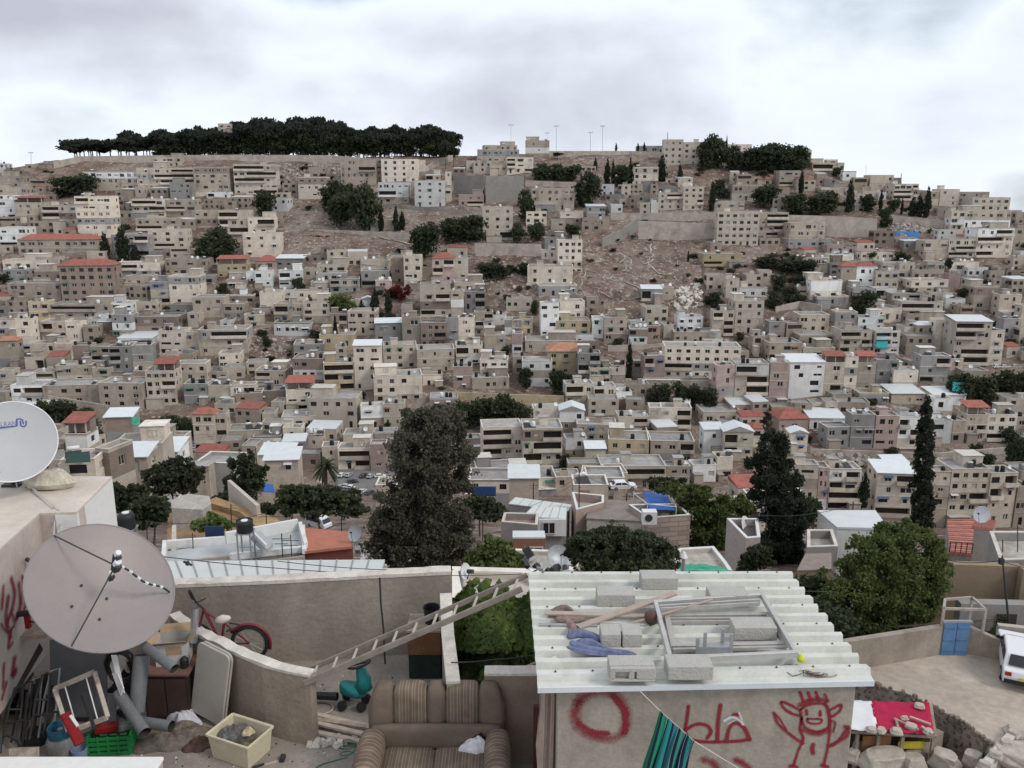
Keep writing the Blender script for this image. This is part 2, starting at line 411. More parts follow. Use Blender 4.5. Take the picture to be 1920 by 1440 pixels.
def house(px0, px1, pyt, pyb, c='s', roof='f', bal=0, ncol=0, yaw=None, dep=None, Y=None, label=None, cat='house', st=None, nowin=False, found=4., z0=None, storeys=None, sidewin=True, tank=True, name='house', mats=None):
 Y = Y or Drow(pyb)
 p0, p1 = at(px0, pyb, Y), at(px1, pyb, Y)
 w = (p1 - p0).length; base = (p0 + p1) / 2; top = at((px0 + px1) / 2, pyt, Y).z; h = max(2.2, top - base.z)
 base = Vector((base.x, Y, base.z))
 dep = dep or min(9.5, max(4.5, w * random.uniform(.65, .95)))
 side = 1 if base.x < 0 else -1
 if yaw is None: yaw = random.uniform(-.10, .10) + (.07 if side > 0 else -.0)
 e = thing(name, base, None, cat, None)
 e.rotation_euler = (0, 0, yaw)
 wl = mats or WM[c]; ns = storeys or max(1, round(h / 2.95)); sh = h / ns
 mb = MB(); par = .45
 x0, x1, y0, y1 = -w / 2, w / 2, 0, dep
 nc = ncol or max(1, int(w / random.uniform(2.6, 3.6))); cw = w / nc
 ww = min(cw * .55, random.uniform(1.1, 1.8)); wh = min(sh * .5, random.uniform(1.15, 1.5))
 opens = []; wins = []; balc = []; style = random.choice((0, 0, 1, 2)); grid = ncol >= 3 and not bal
 for j in range(ns):
  xs = []; sb = (bal and random.random() < .85) or random.random() < .16
  if sb and nc >= 2 and not nowin:
   nb = max(1, round(nc * random.uniform(.35, .8))); s0 = random.choice([0, nc - nb]); a, b = s0 * cw + .25, (s0 + nb) * cw - .25
   opens.append((a, b, j * sh + .1 * sh + .35, j * sh + .88 * sh, 1.3)); balc.append((a, b, j * sh + .35)); xs.append((a, b))
  for i in range(nc):
   if nowin or random.random() < (.06 if grid else .2): continue
   k = ww * (random.choice((1, 1, 1.15, .85)) if grid else random.choice((.6, .8, 1, 1, 1.3, 1.9))); k = min(k, cw * .8); xc = (i + .5) * cw + random.uniform(-.2, .2) * cw * (0 if grid else 1)
   hh = wh * (1 if grid else random.choice((.6, 1, 1, 1.15))); zc = (j + .56) * sh + (random.uniform(-.1, .12) if not grid else 0)
   if j == 0 and random.random() < .2: k, hh, zc = 1.0, 2.1, 1.1
   a, b = max(.2, xc - k / 2), min(w - .2, xc + k / 2)
   if b - a < .35 or any(a < q[1] + .15 and b > q[0] - .15 for q in xs): continue
   z_a, z_b = max(j * sh + .08, zc - hh / 2), min((j + 1) * sh - .25, zc + hh / 2)
   if style == 2 and k > 1.1 and random.random() < .5 and not grid:      # a pair of narrow lights
    m_ = (a + b) / 2
    for a2, b2 in ((a, m_ - .12), (m_ + .12, b)): opens.append((a2, b2, z_a, z_b)); wins.append((a2, b2, z_a, z_b))
   else: opens.append((a, b, z_a, z_b)); wins.append((a, b, z_a, z_b))
   xs.append((a, b))
 bd = [k * sh for k in range(0, ns + 1)]; mis = {}
 if random.random() < .38: mis[random.randint(1, ns)] = 3
 facade(mb, Vector((x0, y0, 0)), Vector((1, 0, 0)), w, -found, h + par, opens, bounds=bd, mis=mis)
 sw = []
 if sidewin and not nowin:
  nc2 = max(1, int(dep / 3.4)); cw2 = dep / nc2
  for j in range(ns):
   for i in range(nc2):
    if random.random() < .35: continue
    xc = (i + .5) * cw2; zc = (j + .55) * sh; k = min(cw2 * .4, ww)
    sw.append((xc - k / 2, xc + k / 2, zc - wh / 2, zc + wh / 2))
 facade(mb, Vector((x1, y0, 0)), Vector((0, 1, 0)), dep, -found, h + par, sw if side > 0 else [], bounds=bd, mis=mis)
 facade(mb, Vector((x0, y1, 0)), Vector((0, -1, 0)), dep, -found, h + par, sw if side < 0 else [], bounds=bd, mis=mis)
 mb.add([(x1, y1, -found), (x0, y1, -found), (x0, y1, h + par), (x1, y1, h + par)], [(0, 1, 2, 3)])
 t = .22; q = [(x0, y0), (x1, y0), (x1, y1), (x0, y1)]; qi = [(x0 + t, y0 + t), (x1 - t, y0 + t), (x1 - t, y1 - t), (x0 + t, y1 - t)]
 for (ax, ay, bx, by) in ((x0 - .06, y0 - .06, x1 + .06, y0 + t), (x0 - .06, y1 - t, x1 + .06, y1 + .06), (x0 - .06, y0 + t, x0 + t, y1 - t), (x1 - t, y0 + t, x1 + .06, y1 - t)):
  mb.box(((ax + bx) / 2, (ay + by) / 2, h + par + .04), (bx - ax, by - ay, .09), mi=2)
 if ns > 1 and random.random() < .55:      # floor bands
  for j in range(1, ns):
   mb.box((0, y0 - .03, j * sh + .02), (w + .1, .1, .16), mi=2 if random.random() < .4 else 0)
 mb.add([(*a, h + par) for a in qi] + [(*a, h - .05) for a in qi], [(i, (i + 1) % 4, 4 + (i + 1) % 4, 4 + i) for i in range(4)])
 def local(mbx, nm, mats, **k):
  o = mbx.build(nm, mats, **k); o.parent = e; return o
 local(mb, 'wall', [wl, INTER, CAPM, WM[random.choice('sslwgb')]])
 rb = MB(); rb.add([(a[0], a[1], h) for a in qi], [(0, 1, 2, 3)])
 if roof in ('r', 'o'):
  ov = .4; rr = min(2.2, dep * .28); zt = h + par + .02
  Q = [(x0 - ov, y0 - ov, zt), (x1 + ov, y0 - ov, zt), (x1 + ov, y1 + ov, zt), (x0 - ov, y1 + ov, zt)]
  ins = min(w, dep) * .42
  T = [(x0 + ins, dep / 2, zt + rr), (x1 - ins, dep / 2, zt + rr)]
  rb.add(Q + T, [(0, 1, 5, 4), (1, 2, 5), (2, 3, 4, 5), (3, 0, 4), (3, 2, 1, 0)], 1)
 elif roof == 'g':
  ov = .35; zt = h + par + .02; rr = min(w, 8) * .2
  v = [(x0 - ov, y0 - ov, zt), (x1 + ov, y0 - ov, zt), (x1 + ov, y1 + ov, zt), (x0 - ov, y1 + ov, zt), (0, y0 - ov, zt + rr), (0, y1 + ov, zt + rr)]
  rb.add(v, [(0, 4, 5, 3), (1, 2, 5, 4), (3, 2, 1, 0)], 1); rb.add([v[0], v[1], v[4]], [(0, 1, 2)], 0)
 elif roof in ('m', 't', 'T'):
  a0 = 0.0 if roof != 'T' else .35
  X0, X1 = x0 - .3 + (w * a0), x1 + .3; zt = h + par
  mid = 2.2 if roof in ('t', 'T') else .04
  v = [(X0, y0 - .4, zt + mid), (X1, y0 - .4, zt + mid), (X1, y1, zt + mid + .9), (X0, y1, zt + mid + .9)]
  rb.add(v + [(a[0], a[1], a[2] - .12) for a in v], [(0, 1, 2, 3), (0, 4, 5, 1), (1, 5, 6, 2), (2, 6, 7, 3), (3, 7, 4, 0), (7, 6, 5, 4)], 1)
  if mid > 1:
   for a in (X0 + .3, (X0 + X1) / 2, X1 - .3): rb.box((a, .1, zt + mid / 2), (.2, .2, mid), mi=2)
   rb.box(((X0 + X1) / 2, dep * .6, zt + mid / 2 - .1), ((X1 - X0) * .9, dep * .5, mid), mi=3)
 local(rb, 'roof', [ROOFM, {'r': REDTILE, 'o': ORTILE, 'm': WMETAL, 't': REDTILE, 'T': REDTILE, 'g': WMETAL}.get(roof, ROOFM), FRAMEM, WM['b']])
 for a, b, c_, d in wins:
  kind = random.choices(('dark', 'mid', 'pale', 'shut'), (5, 3, 1.6, 1))[0]
  inst('window', WINM[kind], e, (x0 + (a + b) / 2, y0 + .2, (c_ + d) / 2), (0, 0, 0), (b - a, 1, d - c_))
 for a, b, c_, d in sw:
  kind = random.choices(('dark', 'mid', 'pale', 'shut'), (5, 3, 1.6, 1))[0]
  if side > 0: inst('window', WINM[kind], e, (x1 - .2, y0 + (a + b) / 2, (c_ + d) / 2), (0, 0, math.pi / 2), (b - a, 1, d - c_))
  else: inst('window', WINM[kind], e, (x0 + .2, y1 - (a + b) / 2, (c_ + d) / 2), (0, 0, -math.pi / 2), (b - a, 1, d - c_))
 for a, b, z in balc:
  m2 = MB(); xc = x0 + (a + b) / 2; bw = b - a + .3
  m2.box((xc, -.45, z - .1), (bw, .9, .18)); m2.box((xc, -.85, z + .45), (bw, .12, .9)); m2.box((xc - bw / 2 + .06, -.4, z + .45), (.12, .78, .9)); m2.box((xc + bw / 2 - .06, -.4, z + .45), (.12, .78, .9))
  local(m2, 'balcony', wl if random.random() < .6 else WM['l'])
 if wins and random.random() < .35:      # small awnings and lean-to covers
  m2 = MB()
  for q in random.sample(wins, min(len(wins), random.randint(1, 3))): xa = x0 + (q[0] + q[1]) / 2; m2.box((xa, y0 - .35, q[3] + .12), (q[1] - q[0] + .5, .8, .06), Matrix.Rotation(.35, 3, 'X'))
  local(m2, 'awning', random.choice(AWN))
 if random.random() < .3 and w > 4:
  m2 = MB(); rw = random.uniform(.3, .6) * w; xa = random.choice((-1, 1)) * (w - rw) / 2; rh = random.uniform(2, 3); m2.box((xa, y0 - .9, rh / 2 - found / 2), (rw, 1.8, rh + found)); m2.box((xa, y0 - .95, rh + .05), (rw + .3, 2.1, .1), mi=1)
  local(m2, 'porch', [WM[random.choice('sslgb')], random.choice((WMETAL, ROOFM, ROOFM, CAPM))])
 if random.random() < .3 and roof == 'f' and w > 7 and dep > 5:   # set-back upper room
  m2 = MB(); rw = w * random.uniform(.35, .55); a = random.choice((-1, 1)) * (w - rw) / 2 * .9; rd = dep * .55
  m2.box((a, dep - rd / 2 - .4, h + 1.35), (rw, rd, 2.7)); m2.box((a, dep - rd / 2 - .4, h + 2.74), (rw + .4, rd + .4, .12), mi=1)
  local(m2, 'upper_room', [wl, CAPM])
  inst('window', WINM['mid'], e, (a, dep - rd - .42, h + 1.5), (0, 0, 0), (1.6, 1, 1.2))
 elif random.random() < .5 and roof == 'f' and w > 5:   # stair head on the roof
  m2 = MB(); a = random.uniform(-.3, .3) * w; m2.box((a, dep * .62, h + 1.05), (2.4, 2.4, 2.1)); m2.box((a, dep * .62, h + 2.17), (2.8, 2.8, .14), mi=1)
  local(m2, 'stair_head', [wl, ROOFM])
 info = dict(o=e, px=(px0 + px1) / 2, py=(pyt + pyb) / 2, c=c, roof=roof, ns=ns, bal=bool(balc), nc=nc, label=label, w=w, h=h, dep=dep, yaw=yaw, pxw=px1 - px0, base=base)
 HOUSES.append(info)
 if tank and roof == 'f': rooftop(info)
 return info
def proto_tank(mat, name):
 mb = MB(); mb.lathe([(0, .35), (.52, .35), (.55, .45), (.55, 1.35), (.45, 1.55), (.2, 1.65), (0, 1.68)], n=10)
 e = thing(name, (0, 0, -500)); o = mb.build('tank_body', mat); o.parent = e; o.data.shade_smooth()
 m2 = MB(); m2.box((0, 0, .17), (.9, .9, .33)); o = m2.build('stand', DARKST); o.parent = e
 return e
TANKB, TANKW = proto_tank(BLACKPL, 'water_tank'), proto_tank(WHITEPL, 'water_tank')
def proto_dish():
 e = thing('satellite_dish', (0, 0, -500)); mb = MB()
 rot = Matrix.Rotation(R(62), 4, 'X')
 mb.lathe([(0, 0), (.2, .02), (.42, .10), (.6, .2)], (0, 0, 1.2), rot.to_3x3(), n=14)
 mb.lathe([(.6, .205), (.42, .11), (.2, .03), (0, .01)], (0, 0, 1.2), rot.to_3x3(), n=14)
 o = mb.build('reflector', WHITEPL, smooth=True); o.parent = e
 m2 = MB(); m2.tube([(0, 0, 0), (0, 0, 1.2)], .04, 6); m2.tube([(0, .1, .8), (0, -.75, 1.35)], .025, 5); o = m2.build('mast', GALV); o.parent = e
 return e
DISHP = proto_dish()
def proto_solar():
 e = thing('solar_water_heater', (0, 0, -500)); mb = MB()
 mb.add([(-.9, -.9, .15), (.9, -.9, .15), (.9, .5, 1.05), (-.9, .5, 1.05), (-.9, -.9, .05), (.9, -.9, .05), (.9, .5, .95), (-.9, .5, .95)], [(0, 1, 2, 3), (7, 6, 5, 4), (0, 4, 5, 1), (1, 5, 6, 2), (2, 6, 7, 3), (3, 7, 4, 0)])
 o = mb.build('collector_panel', DARKST); o.parent = e
 m2 = MB(); m2.lathe([(0, -.7), (.28, -.68), (.28, .68), (0, .7)], (0, .75, 1.3), Matrix.Rotation(math.pi / 2, 3, 'Y'), n=10); o = m2.build('boiler', WHITEPL, smooth=True); o.parent = e
 return e
SOLARP = proto_solar()
PROTOS = [TANKB, TANKW, DISHP, SOLARP]
AWN = [M('awning_' + n_, k_, rough=.8, var=.2, scale=2) for n_, k_ in (('white', (.6, .6, .6)), ('rust', (.2, .09, .06)), ('blue', (.06, .12, .25)), ('green', (.05, .15, .1)), ('grey', (.25, .25, .25)))]
NROOF = [0, 0, 0, 0]; ROOFT = []
CNAME = {'s': 'beige', 'l': 'cream', 'w': 'white', 'g': 'grey', 'y': 'ochre', 'p': 'pinkish', 'b': 'brown'}
def rooftop(i):
 rt = Matrix.Rotation(i['yaw'], 4, 'Z')
 k = random.choice((0, 1, 1, 2, 2, 3)) if i['w'] > 4 else random.choice((0, 1))
 xs = random.sample([-.38, -.22, -.08, .1, .24, .37], k)
 for a in xs:
  t = random.choices((0, 1, 2, 3), (4, 2.5, 2, 1.5))[0]
  p = i['base'] + rt @ Vector((a * i['w'], i['dep'] * random.uniform(.2, .45), i['h'] + .01))
  lab = ['small black water tank on a flat roof across the valley', 'small white water tank on a flat roof across the valley', 'small pale satellite dish on a flat roof across the valley', 'solar water heater on a flat roof across the valley'][t]
  c = ['water tank', 'water tank', 'satellite dish', 'solar heater'][t]
  grp = ['black rooftop water tanks', 'white rooftop water tanks', 'rooftop satellite dishes', 'rooftop solar heaters'][t]
  if NROOF[t] > 90: continue
  NROOF[t] += 1
  s = random.uniform(.8, 1.15)
  ROOFT.append((dup(PROTOS[t], p, random.uniform(-.6, .6), (s, s, s), label=None, cat=c, group=grp), i['px'] + a * i['pxw'], i['py'], c, ('black ', 'white ', 'pale ', '')[t], CNAME[i['c']]))
OFF = {'A': (0, 200, 3), 'B': (640, 200, 3), 'C': (1280, 200, 3), 'D': (0, 400, 4), 'E': (480, 400, 4), 'G': (960, 400, 4), 'J': (1440, 400, 4), 'K': (200, 740, 4), 'L': (620, 740, 4), 'N': (1040, 740, 4), 'O': (1440, 740, 4)}
LIST = """
A 1230 1300 100 150 s
A 785 1090 350 470 s b
A 1100 1300 345 500 s
A 1325 1560 330 500 l b
A 480 780 370 470 s
A 960 1085 430 525 g
A 0 125 395 460 s
A 0 150 460 530 s
A 95 245 545 650 s t
A 250 435 560 670 l
A 445 640 510 740 l
A 0 92 530 640 w
A 750 930 525 630 l b
A 770 1010 635 700 s b
A 935 1100 530 620 s
A 1100 1235 590 670 s
A 1235 1400 590 720 l b
A 1400 1548 630 720 l b
A 1375 1580 720 850 l n3
A 845 1055 700 800 l n3
A 1680 1840 400 515 l
A 1165 1295 485 520 w
A 640 840 725 850 g
A 1740 1840 345 400 s
A 870 1020 290 340 s
A 150 300 330 352 s
B 0 195 300 440 s
B 200 228 300 420 b
B 228 430 300 430 l n4
B 432 470 305 395 l
B 210 380 430 550 w
B 415 585 420 565 w n3
B 475 560 385 425 w
B 586 620 370 530 l
B 765 1000 245 320 s
B 805 990 222 250 s
B 1035 1170 195 262 s n1
B 835 928 330 375 s
B 930 1080 290 375 l b
B 1630 1780 345 445 l
B 1665 1806 225 262 s
B 1808 1918 190 330 l n3
B 660 800 500 560 p
B 793 965 570 700 l n3
B 815 965 700 752 s b
B 1070 1310 465 580 s
B 1040 1155 595 660 l
B 1230 1360 595 660 l
B 1180 1260 640 690 g
B 1380 1485 565 630 g m
B 1780 1918 490 580 l n3
B 110 250 860 900 s
B 255 450 845 900 s
B 165 295 645 695 s
C 0 118 205 330 l n3
C 245 390 217 262 l
C 680 720 250 345 l
C 725 910 320 362 s
C 810 870 303 325 w
C 900 972 368 415 s
C 1050 1180 390 470 s
C 1180 1320 440 530 l b
C 1100 1228 405 445 s
C 275 440 445 530 l
C 175 345 540 585 s
C 0 115 455 585 l n3
C 540 660 365 450 s
C 420 500 412 440 p r
C 775 930 460 500 s
C 955 1015 495 590 l
C 1012 1110 480 520 s
C 1440 1550 470 560 l
C 1550 1720 485 540 s
C 1622 1838 517 590 l n5
C 1840 1900 588 640 s
C 1500 1578 592 700 l
C 1582 1835 592 680 s
C 1380 1438 480 560 s
C 190 420 597 785 l n6
C 424 588 602 740 s b
C 592 798 660 770 s
C 592 835 750 800 g
C 1350 1490 760 850 s
C 1490 1640 750 850 l b
C 1640 1850 690 850 l b
C 630 820 855 900 s
C 825 958 835 870 w
C 1850 1920 690 800 s
D 480 868 400 680 b r n6
D 160 730 205 310 s r
D 0 205 115 260 w
D 880 1200 380 480 l
D 950 1140 480 560 s
D 30 330 360 432 l
D 30 200 430 520 g
D 270 478 440 520 s
D 80 460 535 680 s
D 230 380 672 800 y
D 385 840 692 790 s
D 845 1000 680 770 w n2
D 850 1000 770 930 g
D 1140 1278 520 690 g
D 1280 1500 480 690 l n2
D 1282 1450 692 780 b
D 1500 1620 475 540 g
D 1640 1860 390 490 y t
D 1250 1560 352 470 s
D 1850 1975 450 530 w
D 1700 1850 510 570 s
D 0 145 800 920 s
D 147 270 800 1040 l
D 320 500 820 960 s b
D 502 620 825 960 l
D 665 840 800 860 w
D 1000 1340 785 900 b
D 1455 1680 640 800 s
D 1480 1900 620 690 w
D 1682 1830 690 800 s
D 1840 1980 770 860 s
D 1205 1400 890 1070 l
D 1402 1500 900 1050 s
D 1502 1860 882 1060 s n4
D 1650 1810 1060 1160 l
D 0 150 965 1150 s o
D 240 420 985 1110 s
D 422 540 980 1110 l
D 195 340 1090 1185 l
D 545 688 1000 1090 b
D 690 840 1010 1120 s
D 840 1010 1010 1240 g
D 1012 1150 1000 1230 g
D 890 1150 945 1005 w m
D 1115 1330 1190 1440 l n4 T
D 1332 1550 1140 1320 s
D 1010 1112 1190 1280 s
D 440 690 1150 1280 s
D 700 840 1170 1270 s
D 100 340 1300 1440 w
D 0 110 1190 1330 l
D 345 748 1300 1440 s n4
D 752 1085 1285 1460 s n3
D 1390 1570 1290 1440 g
D 1572 1738 1300 1440 s
D 1740 1920 1300 1440 s
E 0 155 365 430 p r
E 157 360 345 420 g m
E 0 130 440 560 w
E 180 350 440 560 w b
E 460 680 390 455 l
E 457 680 457 560 g
E 790 1000 360 440 s
E 792 1000 442 560 g
E 1020 1110 345 530 b
E 1112 1240 325 560 l
E 1245 1323 415 520 b
E 1325 1488 345 520 p r b
E 1490 1590 345 500 l
E 415 555 520 600 s
E 560 780 500 600 g
E 900 1020 515 600 p n1
E 1235 1460 540 780 l n2
E 1490 1710 525 600 s
E 1462 1560 590 760 s
E 1565 1720 595 720 g b
E 35 198 600 740 l
E 200 285 590 680 w
E 290 540 580 650 s
E 140 358 690 830 s
E 360 550 670 820 l
E 140 400 830 920 g
E 690 780 660 740 s
E 800 880 650 730 w g
E 560 688 760 900 b
E 692 900 745 900 s
E 900 1098 830 980 g m
E 1100 1238 790 1000 s
E 1240 1428 830 1010 b n4
E 1430 1518 790 990 g b
E 1520 1640 790 980 l b
E 1642 1780 750 920 s
E 1780 1880 770 830 w
E 1865 1990 800 910 w
E 1715 1870 925 1080 s
E 480 740 920 1000 y n2
E 290 510 990 1090 s
E 285 515 1100 1320 b n4
E 517 740 1130 1340 y b
E 745 945 1000 1330 l m n2
E 960 1208 1000 1170 l n3
E 1212 1490 1030 1200 s
E 1500 1700 1000 1150 l b
E 890 1250 1230 1420 l n4
E 1252 1400 1220 1300 s
E 1480 1620 1160 1330 p b
E 1680 1890 1110 1240 l n3
E 1622 1900 1242 1330 s
E 0 228 1190 1300 s
E 232 430 1330 1460 l t
E 0 230 1340 1440 g
G 245 400 190 280 g
G 220 340 285 400 l
G 342 525 210 460 l n4
G 115 450 405 540 l n3
G 200 490 545 620 l n4
G 355 490 622 690 g
G 215 350 680 930 w n2
G 360 545 670 800 l n2
G 335 585 815 930 y n3
G 600 688 790 930 w
G 690 860 790 960 s
G 875 1012 870 980 w n2
G 885 1000 820 868 w n1
G 1012 1110 850 960 b
G 970 1120 575 660 g m n2
G 1122 1210 565 640 s
G 1430 1730 312 400 y n2
G 1600 1698 500 650 l n1
G 1700 1910 565 650 l
G 1500 1658 740 920 l b
G 1662 1880 670 900 l n3
G 1240 1430 785 890 w n3
G 1215 1520 900 990 s
G 0 155 800 910 y
G 0 75 912 1060 p
G 100 490 965 1050 s
G 265 540 1045 1210 y o n3
G 492 660 1060 1270 g b
G 75 300 1120 1290 w n2
G 580 738 1170 1290 s
G 740 848 1150 1270 s
G 985 1138 1080 1290 p b
G 1140 1700 1010 1240 l n8
G 985 1470 1242 1300 s
G 1520 1660 1150 1440 p n1
G 1662 1908 1140 1440 l b
G 1430 1580 950 1008 w
G 1800 1920 930 1050 s
G 400 608 1290 1440 l n3
G 610 780 1310 1440 l b
G 780 900 1350 1440 w
J 200 450 345 430 s
J 470 620 320 370 w
J 690 950 290 360 p n5
J 850 1060 370 440 l
J 540 655 405 540 s r
J 657 800 405 540 w r
J 802 970 440 570 l n3
J 980 1090 380 490 l
J 1190 1320 370 450 s
J 1370 1570 375 450 l n2
J 1060 1350 510 600 l n3
J 310 550 510 650 l n2
J 210 308 560 620 s
J 360 600 630 700 l n1
J 635 800 570 650 g
J 802 960 570 640 w
J 920 1170 610 700 s b
J 992 1300 672 790 l b
J 1330 1470 650 720 w
J 1530 1718 560 720 s
J 1720 1880 620 790 s
J 770 1000 720 800 l
J 670 860 790 880 w
J 500 660 750 870 s n2
J 230 450 770 900 s
J 0 120 820 960 g
J 530 768 885 1060 l b
J 790 980 890 1060 w b
J 1010 1150 860 960 l
J 1240 1378 810 1010 l n1
J 1380 1640 820 1140 l b n5 m
J 1642 1745 890 1140 l
J 1750 1880 800 960 g
J 1882 1960 700 900 s
J 230 490 920 1000 l
J 0 250 980 1120 s
J 252 500 1020 1110 s
J 150 408 1125 1370 w m n2
J 412 558 1130 1350 s t
J 560 655 1090 1350 l
J 657 790 1130 1340 s t
J 800 960 1110 1310 g n2
J 930 1110 1190 1340 l n2
J 1130 1348 1080 1290 g b
J 1350 1450 1100 1240 s
J 1450 1640 1190 1300 s
J 0 130 1130 1440 p b
J 680 900 1360 1450 y
J 920 1160 1360 1450 s m
J 1230 1480 1370 1450 w m
K 665 825 155 430 s r n2
K 827 915 160 420 l
K 918 1165 280 390 s n2
K 1105 1310 325 410 g n2
K 1330 1470 260 400 l n1
K 1320 1570 175 260 l n3
K 1515 1880 40 250 l n4
K 1490 1620 310 420 s
K 1622 1740 400 550 s
K 980 1170 0 120 b n2
K 1355 1510 20 130 l n2
L 100 320 310 420 l
L 330 500 290 400 w n2
L 60 300 415 560 l b
L 302 420 385 580 p
L 232 400 95 250 w
L 402 555 80 250 l n2
L 1140 1438 255 540 l b n4
L 1440 1735 265 600 l b n4
L 1020 1135 340 440 p
L 1095 1370 570 690 g
L 1340 1690 640 770 l
L 745 955 35 110 w
L 1520 1715 115 240 l
L 1717 1900 130 280 w g n2
L 1760 1920 340 480 w
N 165 460 235 350 s n4
N 475 700 175 290 l
N 702 795 100 260 w n1
N 797 1020 110 250 l b
N 400 700 350 510 y n3
N 500 695 285 350 y n2
N 715 1040 360 520 s n3
N 230 380 415 530 g m
N 345 830 550 700 l b n8
N 832 1010 550 680 s n2
N 1030 1208 540 660 w n2
N 1210 1330 480 640 l
N 1110 1260 270 440 w m b
N 1262 1480 290 480 l g b
N 1110 1400 140 230 l n3
N 1480 1560 260 400 s r
O 75 300 190 290 p r
O 310 570 185 260 w m n3
O 430 608 255 400 g
O 610 780 160 400 g n2
O 790 960 170 400 p n2
O 965 1130 180 400 w
O 1230 1370 40 200 w
O 1222 1368 205 370 w
O 1370 1465 205 370 s
O 1467 1625 160 350 s t
O 1627 1845 160 350 l n3
O 1847 1920 180 320 p
O 195 358 540 800 l b
O 360 434 560 860 p n2
O 437 670 570 880 l b
O 795 1060 600 920 l b m
O 885 1055 530 600 s m
O 1210 1328 590 940 s
O 1330 1620 570 970 l n4
O 1622 1830 600 970 l b
O 160 290 300 430 l g
O 1835 1920 700 980 s
"""
def parse():
 for ln in LIST.strip().splitlines():
  t = ln.split(); ox, oy, s = OFF[t[0]]; a, b, c, d = [float(v) for v in t[1:5]]
  k = dict(c=t[5], roof='f', bal=0, ncol=0)
  for q in t[6:]:
   if q == 'b': k['bal'] = 1
   elif q[0] == 'n': k['ncol'] = int(q[1:])
   else: k['roof'] = q
  yield ox + a / s, ox + b / s, oy + c / s, oy + d / s, k
OCC = np.zeros((360, 480), bool)   # 4 px cells of the photo, used only to find gaps in the town
def occ(x0, x1, y0, y1): OCC[max(0, int(y0 / 4)):max(0, int(y1 / 4 + .5)), max(0, int(x0 / 4)):max(0, int(x1 / 4 + .5))] = True
ENT = sorted(parse(), key=lambda t: -t[3])
for x0, x1, y0, y1, k in ENT:
 house(x0, x1, y0, y1, **k); occ(x0 - 2, x1 + 2, y0 - 3, y1)
# ---------------------------------------------------------------- the remaining small houses packed between (past 300: one mass)
def inpoly(x, y, P):
 c = False
 for i in range(len(P)):
  (x1, y1), (x2, y2) = P[i], P[i - 1]
  if (y1 > y) != (y2 > y) and x < (x2 - x1) * (y - y1) / (y2 - y1) + x1: c = not c
 return c
BARE = [[(1085, 446), (1320, 440), (1325, 560), (1350, 600), (1240, 600), (1130, 590), (1085, 540)],
  [(520, 395), (600, 380), (760, 395), (900, 440), (1010, 440), (1010, 470), (870, 470), (780, 485), (600, 480), (525, 480)],
  [(880, 480), (990, 470), (1000, 560), (930, 570), (890, 520)], [(470, 630), (545, 640), (550, 700), (470, 690)],
  [(1320, 470), (1500, 470), (1500, 520), (1320, 540)], [(1430, 560), (1500, 520), (1520, 560), (1440, 600)],
  [(0, 200), (2000, 200), (2000, 450), (1900, 408), (1800, 385), (1700, 362), (1500, 326), (900, 312), (500, 308), (0, 332)],
  [(40, 325), (170, 325), (200, 345), (90, 362), (50, 335)], [(510, 310), (620, 310), (640, 360), (520, 350)],
  [(1190, 300), (1320, 300), (1320, 340), (1190, 335)], [(180, 885), (900, 870), (900, 940), (180, 940)], [(180, 760), (340, 770), (360, 870), (180, 890)],
  [(1560, 380), (1760, 395), (1740, 440), (1650, 440)], [(1200, 715), (1380, 720), (1380, 760), (1200, 760)], [(1380, 840), (1500, 840), (1500, 940), (1380, 940)],
  [(1780, 690), (1960, 690), (1960, 745), (1780, 745)], [(1050, 860), (1120, 830), (1120, 900), (1050, 900)], [(600, 335), (705, 335), (705, 430), (600, 430)]]
rf = random.Random(21)
fill = {k: MB() for k in WM}
FM = list(WM)
FB = MB()
